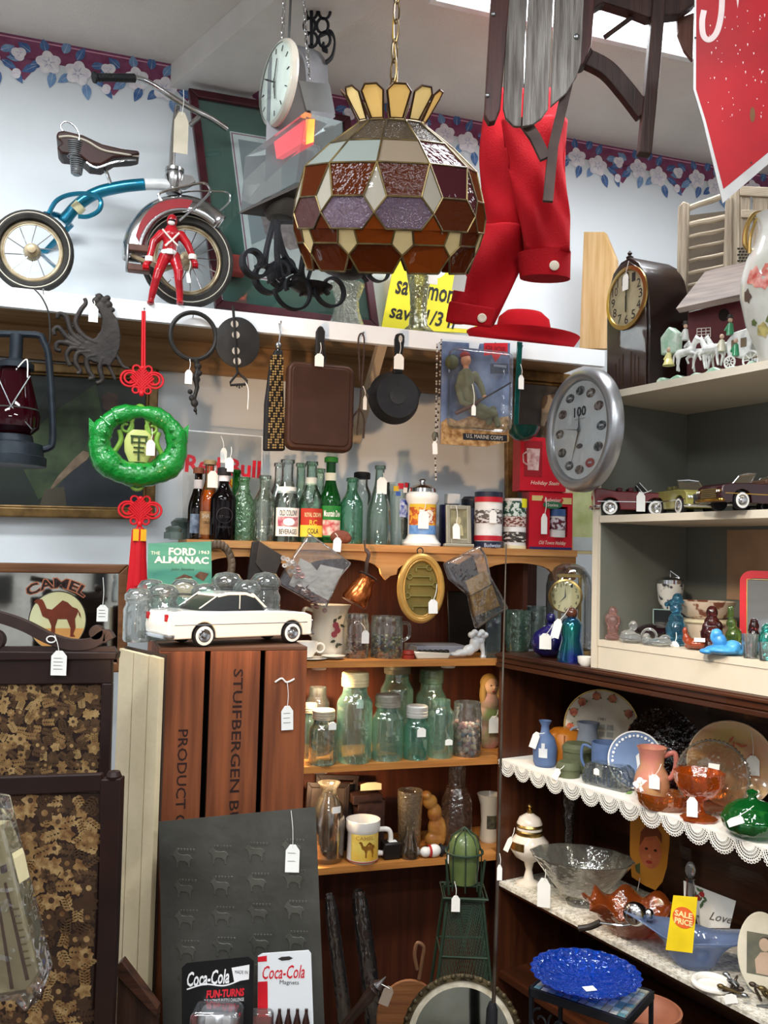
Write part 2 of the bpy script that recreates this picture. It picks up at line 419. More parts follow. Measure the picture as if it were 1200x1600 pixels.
for k in range(-12, 13):
    x = k * per + .035
    mb.m(mp_); mb.poly([(x + .11, H - .07), (x + .17, H - .12), (x + .21, H - .145), (x + .24, H - .10), (x + .27, H - .07)], -.001)
    mb.poly([(x - .05, H - .07), (x, H - .11), (x + .04, H - .07)], -.001)
    for (lx, lz, an, l, w) in ((-.05, -.05, 150, .045, .03), (-.03, -.09, 215, .05, .028), (.02, -.10, 250, .055, .028), (.05, -.035, 80, .045, .03), (-.005, -.04, 100, .04, .03), (.09, -.05, 60, .05, .028),
                               (.075, -.10, 230, .05, .028), (.12, -.12, 280, .055, .03), (.135, -.06, 20, .045, .026), (.16, -.06, 340, .05, .028), (.175, -.115, 300, .05, .024), (.20, -.075, 190, .045, .024), (.225, -.09, 20, .04, .026), (.14, -.09, 330, .05, .024)):
        leaf(mb, x + lx, H + lz, l * 1.05, w, an + r_.uniform(-12, 12), -.0015 - r_.random() * .0008, mleaf if r_.random() < .6 else mleaf2)
    flower(mb, x + .005, H - .075, .040, -.003, 5, .3); flower(mb, x + .095, H - .092, .042, -.0034, 5, 1.1)
    flower(mb, x + .19, H - .062, .024, -.003, 3, .5); flower(mb, x + .185, H - .128, .017, -.003, 2, .2)
o = struct('trim_1', mb, FB.pt(0, WB, 0), WALLA, smooth=0)
# fluorescent troffers in the ceiling
mdif = M('f4f8ff', .5, emit=2.6, var=.0); mhouse = M('e2e4e4', .5)
for k, (xy, pw) in enumerate(TROFFERS):
    root = bpy.data.objects.new('ceiling_light', None); COL.objects.link(root); root.location = (xy[0], xy[1], CEIL - .07); root.rotation_euler = (0, 0, WALLA)
    root['category'] = 'ceiling light'; root['group'] = 'fluorescent ceiling fixtures'
    root['label'] = 'bright fluorescent ceiling fixture glowing at the top right behind the hanging sled' if k == 0 else 'fluorescent ceiling fixture of the shop out of view overhead'
    mb = MB().m(mhouse)
    mb.box(-.61, .61, -.16, -.14, 0, .069).box(-.61, .61, .14, .16, 0, .069).box(-.61, -.595, -.14, .14, 0, .069).box(.595, .61, -.14, .14, 0, .069).box(-.595, .595, -.14, .14, .05, .069)
    link('frame', finish(mb, 'frame', smooth=0), root)
    mb = MB().m(mdif); mb.box(-.595, .595, -.139, .139, .012, .02); link('diffuser', finish(mb, 'diffuser', smooth=0), root)
# ================================================================== the long white shelf
ZS = FB.hit(470, 497).z                      # top of the shelf
ZSB = FB.hit(470, 525).z
uL, uR = -1.9, FB.u(FB.hit(945, 560))
mshelf = M('eceff0', .45, var=.04, vscale=4)
rt = bpy.data.objects.new('wall_shelf', None); COL.objects.link(rt); rt.location = FB.pt(0, 0, ZS); rt.rotation_euler = (0, 0, WALLA)
rt['label'] = 'long white painted shelf running along the wall under the tricycle'; rt['category'] = 'shelf'
mb = MB().m(mshelf); mb.box(uL, uR, 0, .022, ZSB - ZS, 0); o = link('front_board', finish(mb, 'f', smooth=0), rt)
mb = MB().m(mshelf); mb.box(uL, uR, .023, WB - .005, -.02, 0).m(WOOD('a98b67', '8f7250', 'x', .6, 4)); mb.box(uL, uR, .023, WB - .005, -.026, -.0205); link('board', finish(mb, 'b', smooth=0), rt)
mb = MB().m(WOOD('a5835c', '8a6a46', 'x', .6, 4)); mb.box(uL, uR, WB - .03, WB - .005, -.13, -.027); link('cleat', finish(mb, 'c', smooth=0), rt)
for px in (600,):
    u = FB.u(FB.hit(px, 560)); mb = MB().m(M('c9b8a0', .6)); mt = Matrix.Translation((u, 0, 0))
    q = [(u, .05, -.03), (u + .03, .05, -.03), (u + .03, .09, -.03), (u, .09, -.03), (u, WB - .01, -.33), (u + .03, WB - .01, -.33), (u + .03, WB - .01, -.27), (u, WB - .01, -.27)]
    mb.quadbox(q); link('bracket', finish(mb, 'k', smooth=0), rt)
for (px, py) in ((68, 459), (225, 488), (301, 496), (372, 505), (437, 508), (498, 516), (565, 525), (625, 527), (686, 536), (770, 541), (812, 545), (150, 467)):
    w = FB.hit(px, py) ; mb = MB().m(STEEL); u = FB.u(w)
    mb.tube([(u, .005, w.z - ZS), (u, -.018, w.z - ZS), (u, -.02, w.z - ZS + .006)], .0016, 6).ell(u, -.02, w.z - ZS + .006, .003)
    link('nail', finish(mb, 'n'), rt)
# ================================================================== the wooden bookcase
mbw = WOOD('c08a52', 'a56f3c', 'x', .5, 6); mdk = WOOD('4a2415', '371a10', 'z', .55, 4); mdkx = WOOD('4a2415', '371a10', 'x', .55, 4)
Z1 = FB.hit(560, 850).z; Z2 = FB.hit(620, 1032).z; Z3 = FB.hit(620, 1192).z; Z4 = FB.hit(640, 1346).z
ul, ur, ur2 = FB.u(FB.hit(292, 850)), FB.u(FB.hit(783, 1100)), FB.u(FB.hit(902, 870))
rt = bpy.data.objects.new('bookcase', None); COL.objects.link(rt); rt.location = FB.pt(0, 0, 0); rt.rotation_euler = (0, 0, WALLA)
rt['label'] = 'brown wooden bookcase with a scalloped top board holding bottles and jars'; rt['category'] = 'bookcase'
D_ = .30
mb = MB().m(mbw); mb.box(ul, ur2, 0, D_, Z1 - .022, Z1); link('top_shelf', finish(mb, 's', smooth=0), rt)['label'] = 'pale top shelf with rounded front'
# scalloped apron
mb = MB().m(mbw)
za, zb = Z1 - .0225, Z1 - .052
pts = [(ul, za), (ul, zb - .045)]
u = ul + .03; W_ = .30
k = 0
while u < ur2 - .05:
    e = min(u + W_, ur2 - .02)
    pts.append((u, zb - .045))
    for i in range(0, 13):
        a = PI * i / 12; pts.append((u + .02 + (e - u - .05) * (1 - math.cos(a)) / 2, zb - .04 + .045 * math.sin(a) ** .7))
    pts.append((e - .015, zb - .058)); u = e
pts += [(ur2, zb - .045), (ur2, za)]
mb.prism(pts, .008, .024); link('apron', finish(mb, 'a', smooth=0), rt)
mshelfw = WOOD('bd7f3f', '9c6430', 'x', .45, 5)
for (z, rgt) in ((Z2, ur), (Z3, ur), (Z4, ur)):
    mb = MB().m(mshelfw); mb.box(ul + .02, rgt, .004, D_ - .013, z - .02, z).box(rgt, rgt + .1, .06, D_ - .013, z - .02, z); link('shelf', finish(mb, 's', smooth=0), rt)
mb = MB().m(WOOD('5a2c18', '431f12', 'z', .5, 4)); mb.box(ul, ur + .12, D_ - .012, D_, .02, Z1 - .023).box(ur + .12, ur2, D_ - .012, D_, Z2 + .1, Z1 - .023); link('back_panel', finish(mb, 'b', smooth=0), rt)
for (u, zz) in ((ul, 0), (ur + .101, 0)):
    mb = MB().m(mdk); mb.box(u, u + .018, .062 if u > 0 else 0.004, D_ - .013, zz, Z1 - .023); link('side_panel', finish(mb, 'p', smooth=0), rt)
# two warm puck lamps screwed under the shelves, behind the crate
for z, px, pw in ((Z2, 498, 12), (Z3, 500, 10), (Z1 - .01, 560, 3), (Z2, 700, 2)):
    w = FB.at(px, z - .03, .05); u_ = FB.u(w); mb = MB().m(M('d8d4c8', .4)); mb.lathe([(0, 0), (.022, 0), (.024, .006), (.024, .010), (0, .010)], 20, u_, .05, z - .0305); link('lamp_housing', finish(mb, 'h'), rt)
    l = bpy.data.lights.new('puck_light', 'SPOT'); l.energy = pw; l.color = WARM; l.shadow_soft_size = .015; l.spot_size = R(150); l.spot_blend = .6; o = bpy.data.objects.new('puck_light', l); COL.objects.link(o); o.location = (w.x, w.y, z - .034); o.rotation_euler = (R(12), R(-20), WALLA)
# ================================================================== dark corner cupboard (right)
ZT = FU.hit(1000, 1056).z; ZL1 = FU.hit(1000, 1262).z + .006; ZL2 = FU.hit(1000, 1497).z + .006
UE = 1.35; UD = .42
rt = bpy.data.objects.new('corner_cupboard', None); COL.objects.link(rt); rt.location = FU.pt(0, 0, 0); rt.rotation_euler = (0, 0, FU.a)
rt['label'] = 'dark stained open cupboard with lace-edged shelves of glass and china'; rt['category'] = 'cupboard'
mcd = WOOD('45220f', '2f160b', 'x', .45, 4, coat=.2); mcz = WOOD('4d2814', '37190d', 'z', .45, 4, coat=.2)
def part(name, mb, root=rt, smooth=0, bevel=0): 
    o = link(name, finish(mb, name, smooth=smooth), root)
    if bevel: md = o.modifiers.new('bevel', 'BEVEL'); md.width = bevel; md.segments = 2; md.limit_method = 'ANGLE'
    return o
mb = MB().m(mcd); mb.box(0, UE, -.012, UD, ZT - .03, ZT).box(0, UE, -.02, -.012, ZT - .012, ZT - .004).box(0, UE, -.016, -.0, ZT - .045, ZT - .032); part('top_board', mb, bevel=.002)
mb = MB().m(mcd); mb.box(.0, UE, UD - .012, UD, .02, ZT - .031); part('back_panel', mb)
mb = MB().m(mcz); mb.box(0, .018, -.0, UD - .013, .0, ZT - .046); part('side_panel', mb)
mb = MB().m(mcz); mb.box(UE - .018, UE, 0, UD - .013, .0, ZT - .046); part('side_panel', mb)
for z in (ZL1, ZL2, .3): mb = MB().m(mcd); mb.box(.019, UE - .019, .004, UD - .013, z - .02, z); part('shelf', mb)
# ================================================================== cream open shelving standing on the cupboard
mcream = M('cfc4b0', .55, var=.03); mgrey = M('6f7067', .7, c2='66685f', vscale=3); mtan = M('a8876a', .7)
c0 = FU.u(FU.hit(925, 900)); ZC1 = FU.hit(1000, 604).z; ZC2 = FU.hit(1000, 803).z; ZC3 = FU.hit(1000, 1008).z
CD = .365
rt = bpy.data.objects.new('cream_shelving', None); COL.objects.link(rt); rt.location = FU.pt(c0, 0, 0); rt.rotation_euler = (0, 0, FU.a)
rt['label'] = 'cream open shelving unit with grey lining, mounted on the dark cupboard'; rt['category'] = 'shelving'
E2 = UE - c0
mb = MB().m(mcream); mb.box(0, .02, 0, CD, ZT + .001, ZC1 - .021); mb.m(mgrey).box(.0201, .022, .012, CD - .001, ZC3, ZC1 - .021); part('side_panel', mb, rt)
mb = MB().m(mgrey); mb.box(.0, E2, CD + .001, CD + .012, ZT + .001, ZC1); mb.m(mtan).box(.17, E2, CD - .0015, CD + .0008, ZC3 + .12, ZC2 - .03); part('back_panel', mb, rt)
mb = MB().m(mcream); mb.box(-.004, E2, -.01, CD, ZC1 - .02, ZC1); part('top_shelf', mb, rt)
mb = MB().m(mcream); mb.box(.0225, E2, .004, CD - .002, ZC2 - .02, ZC2); part('shelf', mb, rt)
mb = MB().m(mcream); mb.box(.0225, E2, .004, CD - .002, ZC3 - .018, ZC3); part('shelf', mb, rt)
mb = MB().m(mcream); mb.box(.0225, E2, .006, .022, ZT + .001, ZC3 - .019); part('kick_board', mb, rt)
mb = MB().m(mcream); mb.box(.0, .02, CD + .013, CD + .05, ZT + .001, ZC1 + .09); part('rear_post', mb, rt)
# ================================================================== things above the shelf
def circ(cx, cz, r, n=24, rz=None): return [(cx + r * math.cos(2 * PI * i / n), cz + (rz or r) * math.sin(2 * PI * i / n)) for i in range(n)]
# ---- tricycle
t = T('tricycle', 'teal and chrome vintage tricycle standing on the white shelf', 'tricycle', FB, 180, z=ZS, back=.11)
mteal = M('0f7391', .25, .6, var=.15, coat=.6); mtyre = M('35332f', .75, c2='24221f', bump=.3, vscale=30); mrim = M('b9ab8e', .4, .4, c2='8e7c5e', vscale=25)
mcr = M('c9cccf', .2, 1.0, c2='a9a6a2', vscale=12)
def wheel(px, py, rx, rz, b, nsp, thick, white=True):
    c = t.p(px, py, b); mb = MB().m(mrim)
    mb.ring(c.x, c.y, c.z, rx * .71, 2.6, 36, 8, rz * .71); mb.ring(c.x, c.y, c.z, rx * .66, 1.2, 36, 6, rz * .66)
    mb.m(mcr)
    for k in range(nsp):
        a = 2 * PI * (k + .3) / nsp; mb.tube([(c.x + rx * .1 * math.cos(a + .5), c.y + (4 if k % 2 else -4), c.z + rz * .1 * math.sin(a + .5)), (c.x + rx * .68 * math.cos(a), c.y, c.z + rz * .68 * math.sin(a))], .8, 5)
    w = t.part('wheel', mb)
    mb = MB().m(mtyre); prof = [(-.10, 0), (-.08, .8), (0, 1), (.10, .85), (.15, .3), (.15, -.3), (.10, -.85), (0, -1), (-.08, -.8)]
    n = 44; rings = []
    for i in range(n):
        a = 2 * PI * i / n; rings.append([mb.b.verts.new((c.x + rx * (.85 + q) * math.cos(a), c.y + y * thick, c.z + rz * (.85 + q) * math.sin(a))) for q, y in prof])
    for i in range(n):
        A, B = rings[i], rings[(i + 1) % n]
        for j in range(len(prof)): mb._f([A[j], A[(j + 1) % len(prof)], B[(j + 1) % len(prof)], B[j]])
    t.part('tyre', mb, w)
    if white: mb = MB().m(M('cfc8b8', .7)); mb.ring(c.x, c.y - thick * .93, c.z, rx * .90, .9, 44, 5, rz * .90); t.part('whitewall', mb, w)
    mb = MB().m(mrim); hm = Matrix.Translation(c) @ Matrix.Rotation(R(90), 4, 'X')
    mb.lathe([(0, -10), (rx * .2, -9), (rx * .21, 0), (rx * .17, 7), (rx * .1, 9), (rx * .1, 14), (0, 15)], 20, mt=hm); t.part('hub', mb, w)
wheel(105, 430, 46, 44, 150, 8, 9, False)
wheel(50, 393, 60, 63, -18, 10, 10)
wheel(293, 407, 73, 77, 0, 16, 9)
mb = MB().m(mteal)
mb.tube(t.ps(bez([(98, 348, 20), (120, 322, 15), (150, 302, 8), (190, 292, 3), (226, 288, 0)])), [9, 10, 10, 10, 9.5] + [9.5] * 28, 14)
t.part('frame_tube', mb, label='teal curved main tube')
mb = MB().m(M('d9dcdc', .3, .2)); mb.tube(t.ps(bez([(226, 288, 0), (250, 288, 0), (268, 290, 0)])), 9, 14); t.part('frame_sleeve', mb, label='white painted end of the main tube')
mb = MB().m(mteal)
for b0 in (-12, 40): mb.tube(t.ps(bez([(76, 334, b0), (88, 314, b0), (110, 304, b0), (140, 303, b0), (157, 312, b0), (155, 328, b0), (138, 338, b0), (122, 338, b0)])), 3.6, 8)
mb.tube(t.ps(bez([(70, 335, -15), (90, 336, 20), (108, 345, 100)])), 4.5, 8); mb.tube(t.ps([(112, 350, 100), (72, 392, 130), (30, 398, 150)]), 5, 8)
mb.tube(t.ps([(52, 393, -20), (60, 393, 60), (100, 430, 150)]), 3, 8)
t.part('rear_frame', mb)
mb = MB().m(M('d9d2a8', .5, c2='b8ad7c')); mb.tube(t.ps([(117, 329, 15), (126, 320, 13)]), 10.6, 14); t.part('decal', mb)
mb = MB().m(mcr); mb.tube(t.ps([(164, 262), (173, 288)]), 3, 8); t.part('seat_post', mb)
mb = MB().m(M('3a1e18', .5, c2='26140f')); 
mb.prism(t.qs([(88, 222), (91, 214), (100, 212), (130, 219), (160, 233), (190, 240), (216, 243), (218, 249), (205, 252), (178, 254), (158, 266), (140, 264), (125, 251), (96, 248), (89, 238), (98, 232)]), -20, 22)
s_ = t.part('saddle', mb, bevel=3)
mb = MB().m(M('bdb5a3', .5)); mb.tube(t.ps(bez([(92, 214, -21), (110, 213, -21), (135, 220, -21), (160, 234, -21), (190, 240, -21), (217, 244, -15)], 5)), 1.7, 6); t.part('saddle_rim', mb, s_)
mb = MB().m(CHROME); mb.tube(t.ps(bez([(98, 205, -22), (95, 196, -22), (104, 190, -22), (117, 198, -22), (124, 212, -22), (122, 222, -22)])), 1.3, 6); mb.tube(t.ps(bez([(135, 254, -20), (150, 262, -20), (170, 256, -20), (195, 250, -20), (212, 250, -10)])), 1.8, 6); t.part('saddle_wire', mb, s_)
for (bx, by, r0) in ((117, 236, 13), (120, 262, 10)):
    c = t.p(bx, by, -12); mb = MB().m(STEEL)
    for k in range(8): mb.ring(c.x, c.y, c.z, r0 - k * .35, 1.2, 16, 5, mt=Matrix.Translation((c.x, c.y, c.z + 12 - k * 3.0)) @ Matrix.Rotation(R(90), 4, 'X') @ Matrix.Translation((-c.x, -c.y, -c.z)))
    mb.lathe([(0, -12), (r0 * .55, -12), (r0 * .8, -6), (r0 * .8, 8), (0, 12)], 12, c.x, c.y, c.z); t.part('spring', mb, s_)
c = t.p(272, 290, 0); mb = MB().m(mcr)
mb.lathe([(0, -14), (12, -14), (14, -10), (10, -6), (13, 2), (15, 14), (14, 20), (11, 21), (15, 22), (15, 27), (9, 28), (8, 30), (0, 30)], 20, c.x, c.y, c.z); mb.prism(t.qs([(270, 272), (300, 278), (305, 286), (290, 294), (270, 294)]), -8, 8); t.part('head_stock', mb)
mb = MB().m(mcr); mb.tube(t.ps([(268, 262, 0), (271, 212, 0), (277, 166, 0)]), [5, 4.5, 4.5], 10); mb.tube(t.ps([(296, 196, 30), (312, 182, 24)]), 4, 8); t.part('stem', mb)
mb = MB().m(mcr); mb.tube(t.ps(bez([(205, 121, -70), (225, 126, -62), (250, 140, -45), (277, 157, -20), (300, 170, 6), (330, 185, 30), (354, 201, 50)])), 5, 12); hb = t.part('handlebar', mb)
mb = MB().m(M('16181a', .5, bump=.3)); c0_, c1_ = t.p(146, 121, -88), t.p(210, 122, -68); mb.tube([c0_, c0_ + (c1_ - c0_) * .04, c0_ + (c1_ - c0_) * .08, c0_ + (c1_ - c0_) * .5, c1_], [8, 8.5, 6, 6, 6.5], 14)
for k in range(9): q_ = c0_ + (c1_ - c0_) * (.15 + .08 * k); mb.ell(q_.x, q_.y, q_.z, 2.2, 6.8, 6.8, 10)
t.part('grip', mb, hb)
tagon(t, t.q(282, 226, -40)[0], t.q(282, 226)[1], 22, 66, -42, t.q(283, 160)[0], t.q(283, 160)[1], mat=M('cfc6b0', .7))
# fender
mb = MB().m(mcr); c = t.p(293, 407, 0); rr = []
n = 26
for i in range(n + 1):
    a = R(52 + (186 - 52) * i / n); tt = i / n; w = 17 + 6 * math.sin(PI * min(1, tt * 1.1)); e = 1.27 + .13 * math.sin(PI * min(1, .1 + tt * .6))
    row = []
    for k in range(9):
        p_ = PI * k / 8; row.append(mb.b.verts.new((c.x + (73 * e * (.66 + .34 * math.sin(p_))) * math.cos(a), c.y - w * math.cos(p_), c.z + (77 * e * (.66 + .34 * math.sin(p_))) * math.sin(a))))
    rr.append(row)
for A, B in zip(rr, rr[1:]):
    for k in range(8): mb._f([A[k], A[k + 1], B[k + 1], B[k]])
fd = t.part('fender', mb, label='chrome fender with a red flash'); md = fd.modifiers.new('solid', 'SOLIDIFY'); md.thickness = .002
mb = MB().m(M('8e1a22', .35)); f = lambda a, e, k: Vector((c.x + 73 * e * math.cos(R(a)), c.y - 23.6 - k * .02, c.z + 77 * e * math.sin(R(a))))
mb.prism([(v.x, v.z) for v in [f(a, 1.22 - abs(a - 125) * .0015, 0) for a in range(88, 171, 7)] + [f(a, 1.0 + .001 * (a - 100), 0) for a in range(170, 87, -7)]], c.y - 24, c.y - 18); t.part('fender_flash', mb, fd)
mb = MB().m(CHROME); mb.tube(t.ps(bez([(252, 314, -26), (248, 304, -26), (260, 298, -26), (290, 291, -26), (318, 286, -26), (328, 296, -26), (322, 308, -26), (300, 328, -26), (280, 345, -26)])), 2, 7)
mb.tube(t.ps(bez([(256, 312, 20), (290, 300, 20), (335, 299, 24), (357, 302, 24), (356, 318, 24), (334, 337, 20)])), 1.5, 7); t.part('fender_guard', mb)
mb = MB().m(mrim); mb.tube(t.ps([(293, 407, -30), (293, 407, 34)]), 4, 8)
mb.tube(t.ps(bez([(205, 398, -38), (230, 410, -38), (260, 418, -34), (293, 407, -30)])), 4, 8); ax = t.part('crank', mb)
mb = MB().m(M('6b4a3e', .6, c2='4a3129')); a_ = t.p(199, 424, -40); b__ = t.p(236, 387, -40); mb.box(a_.x, b__.x, -50, -32, b__.z - 11, b__.z).box(a_.x, b__.x, -50, -32, a_.z, a_.z + 11); mb.m(STEEL).box(a_.x - 3, a_.x + 1, -50, -32, a_.z, b__.z); pd = t.part('pedal', mb, ax, bevel=3)
mb = MB().m(M('7a2a22', .6)); c2_ = t.p(372, 415, 44); mb.box(c2_.x - 14, c2_.x + 12, 34, 60, c2_.z - 16, c2_.z + 16); t.part('pedal', mb, ax, bevel=3)
# ---- red toy figure (one continuous body)
t = T('action_figure', 'red suited toy figure with white crossed straps, leaning at the tricycle front wheel', 'toy figure', FB, 262, z=ZS + .009, back=.008)
mred = M('b5121f', .25, c2='8e0c18', vscale=30, coat=.4)
mb = MB().m(mred)
def limb(mb, pts, rs, n=10): mb.tube(t.ps(pts), rs, n); [mb.ell(v.x, v.y, v.z, r_) for v, r_ in zip(t.ps(pts), rs)]
limb(mb, [(264, 398, 0), (266, 380, 0), (267, 368, 0), (268, 360, 0)], [12, 11, 14, 10])
limb(mb, [(268, 362, 0), (269, 352, 0)], [5, 5])
limb(mb, [(252, 366, 0), (240, 378, -2), (236, 394, -4), (231, 410, -6)], [7.5, 6.5, 5.5, 5])
limb(mb, [(283, 368, 0), (293, 382, -2), (299, 396, -4), (303, 408, -6)], [7.5, 6.5, 5.5, 5])
limb(mb, [(257, 402, 0), (248, 424, -6), (244, 436, -7), (239, 455, -3), (235, 472, 0)], [9.5, 8, 6.5, 6, 4.5])
limb(mb, [(273, 402, 0), (279, 424, -6), (279, 438, -7), (281, 458, -3), (281, 474, 0)], [9.5, 8, 6.5, 6, 4.5])
for x in (235, 281): c = t.p(x, 474); mb.ell(c.x, -4, c.z, 6, 10, 4)
c = t.p(269, 345); mb.ell(c.x, c.y, c.z, 8.5, 9, 10.5)
t.part('body', mb, remesh=1.3, smth=2)
mb = MB().m(M('c9c4c0', .4)); c = t.p(269, 346, -8.5); mb.ell(c.x - 1, c.y + 1, c.z - 2, 5.5, 2.2, 4); t.part('face_plate', mb)
mb = MB().m(BLACK); mb.ell(c.x, c.y + .6, c.z + 2.2, 6.5, 2.2, 1.6); t.part('visor', mb)
mb = MB().m(M('e6e0d4', .5)); mb.tube(t.ps([(254, 358, -13), (266, 372, -15), (278, 384, -13)]), 1.5, 6); mb.tube(t.ps([(280, 364, -12), (268, 376, -15), (258, 384, -13)]), 1.5, 6); t.part('chest_strap', mb)
mb = MB().m(M('dcdcd8', .35)); c = t.p(264, 397); mb.lathe([(12.6, -3), (13.2, -2), (13.2, 3), (12.6, 4)], 20, c.x, 0, c.z); mb.box(c.x - 4, c.x + 4, -15.5, -12, c.z - 4, c.z + 4); t.part('belt', mb)
for px, py in ((233, 405), (301, 402)): mb = MB().m(M('e6e0d4', .5)); c = t.p(px, py, -6); mb.lathe([(6, -4), (6.6, 0), (6, 4)], 12, c.x, c.y, c.z); t.part('cuff', mb)
for px, py in ((228, 414), (305, 412)):
    mb = MB().m(mred); c = t.p(px, py, -7); mb.ell(c.x, c.y, c.z, 5, 5, 5.5)
    for k in range(4): mb.tube([(c.x - 4 + k * 2.4, c.y - 3, c.z - 2), (c.x - 4 + k * 2.4, c.y - 5.5, c.z - 6), (c.x - 4 + k * 2.4, c.y - 2, c.z - 8)], 1.2, 6)
    t.part('hand', mb)
tagon(t, *t.q(293, 438), 6, 16, -14, *t.q(296, 412), tilt=10)
# ---- green-matted framed picture leaning on the wall
t = T('framed_picture', 'large maroon framed picture with green mat leaning on the wall behind the iron scrollwork', 'picture', FB, 460, z=ZS, back=.215, tilt=(-6, 0, 0))
Q = t.qs([(294, 140), (546, 184), (592, 516), (336, 482)])
mfr = M('4a1a24', .35, c2='351018')
def inset(Q, k):
    cx = sum(q[0] for q in Q) / 4; cz = sum(q[1] for q in Q) / 4; out = []
    for i in range(4):
        a, b, c = Vector(Q[i - 1]), Vector(Q[i]), Vector(Q[(i + 1) % 4]); u = (a - b).normalized(); v = (c - b).normalized(); out.append(tuple(b + u * k + v * k))
    return out
def framebars(mb, Q, w, y0, y1):
    I = inset(Q, w)
    for i in range(4): mb.prism([Q[i], Q[(i + 1) % 4], I[(i + 1) % 4], I[i]], y0, y1)
mb = MB().m(mfr); framebars(mb, Q, 13, -6, 8); t.part('frame', mb, smooth=0, bevel=1.5)
mb = MB().m(M('1d5c4c', .8)); mb.prism(inset(Q, 12), 2, 5); mb.m(M('ecebea', .7)).poly(inset(Q, 58), 1.7); mb.m(M('97506a', .7)).poly(inset(Q, 60), 1.5); mb.m(M('ecebea', .7)).poly(inset(Q, 62), 1.4)
mb.m(M('8b8f94', .7, c2='a6a9ad', vscale=3)).poly(inset(Q, 70), 1.2)
I = inset(Q, 70); ip = lambda a, b: tuple(Vector(I[0]) * (1 - a) * (1 - b) + Vector(I[1]) * a * (1 - b) + Vector(I[2]) * a * b + Vector(I[3]) * (1 - a) * b)
mb.m(M('c9c9c8', .8)).poly([ip(0, .8), ip(.25, .72), ip(.7, .76), ip(1, .7), ip(1, 1), ip(0, 1)], 1.0)
mb.m(M('6e5a5c', .8, c2='a08d8a', vscale=40)).poly([ip(.15, .5), ip(.5, .42), ip(.8, .5), ip(.85, .72), ip(.5, .8), ip(.2, .7)], .9)
t.part('print', mb, smooth=0)
mb = MB().m(G('f8fcfc', 'e6f0f0', gloss=.8)); mb.prism(inset(Q, 12.5), -1, 0); t.part('glazing', mb, smooth=0)
# ---- back-bar clock with light-up sign box
t = T('hanging_clock_sign', 'grey shop clock with light-up clear plastic box, hanging on chains', 'clock sign', FV(2.42), 450, py=200)
mgr = M('77777a', .45, .3); 
mb = MB().m(mgr)
def tomb(cx, cy_, rx, rz, base_y, x0, x1, b, sk=0):
    pts = [(x0, base_y)] + [(cx + rx * math.cos(R(a)), cy_ - rz * math.sin(R(a))) for a in range(180, -1, -12)] + [(x1, base_y + sk)]
    return t.qs(pts, b)
A = t.ps([(414, 285), (417, 165)] + [(448 + 30 * math.cos(R(a)), 118 - 52 * math.sin(R(a))) for a in range(170, 9, -16)] + [(480, 150), (482, 195), (482, 220)], -30)
B = t.ps([(450, 230), (462, 150)] + [(484 + 29 * math.cos(R(a)), 112 - 36 * math.sin(R(a))) for a in range(170, 9, -16)] + [(513, 125), (520, 170), (524, 182)], 60)
av = [mb.b.verts.new(p) for p in A]; bv = [mb.b.verts.new(p) for p in B]
mb._f(av); mb._f(bv[::-1])
for i in range(len(av)): j = (i + 1) % len(av); mb._f([av[i], av[j], bv[j], bv[i]])
hs = t.part('housing', mb, smooth=30)
mb = MB().m(M('8d9092', .4, .3)); v = t.ps([(467, 126), (515, 131), (524, 178), (479, 172)], -35); w_ = t.ps([(467, 126), (515, 131), (524, 178), (479, 172)], -20)
mb.quadbox([v[0], v[1], w_[1], w_[0], v[3], v[2], w_[2], w_[3]]); t.part('side_cowl', mb, hs)
def ellipse_facing(cx, cy_, rx, rz, b, n=36, dx=0): return t.ps([(cx + rx * math.cos(2 * PI * i / n) , cy_ + rz * math.sin(2 * PI * i / n)) for i in range(n)], b)
fc = Matrix.Translation(t.p(437, 131, -42)) @ Matrix.Rotation(R(-60), 4, 'Z')
mb = MB().m(M('d8cfc0', .35)); mb.lathe([(0, -4), (62, -4), (64, 0), (62, 6), (57, 8)], 40, mt=fc @ Matrix.Rotation(R(90), 4, 'X')); fcp = t.part('bezel', mb)
mb = MB().m(M('e3e6dc', .5)); mb.lathe([(0, 6.5), (57, 6.5)], 40, mt=fc @ Matrix.Rotation(R(90), 4, 'X'))
for k in range(12): a = R(k * 30); mb.m(INK).box(-.8, .8, -8, -7.2, 44, 52, fc @ Matrix.Rotation(a, 4, 'Y'))
t.part('dial', mb, fcp)
mb = MB().m(BLACK); mb.box(-1, 1, -10, -9, -8, 34, fc @ Matrix.Rotation(R(15), 4, 'Y')).box(-1.2, 1.2, -10, -9, -6, 28, fc @ Matrix.Rotation(R(170), 4, 'Y')); mb.tube([fc @ Vector((0, -8, 0)), fc @ Vector((0, -22, 0))], 1.5, 6); t.part('hand', mb, fcp)
mb = MB().m(G('f6fbfb', 'dfe6e8', gloss=.6)); mb.lathe([(62, 6), (50, 14), (30, 19), (0, 21)], 40, mt=fc @ Matrix.Rotation(R(90), 4, 'X')); t.part('crystal', mb, fcp)
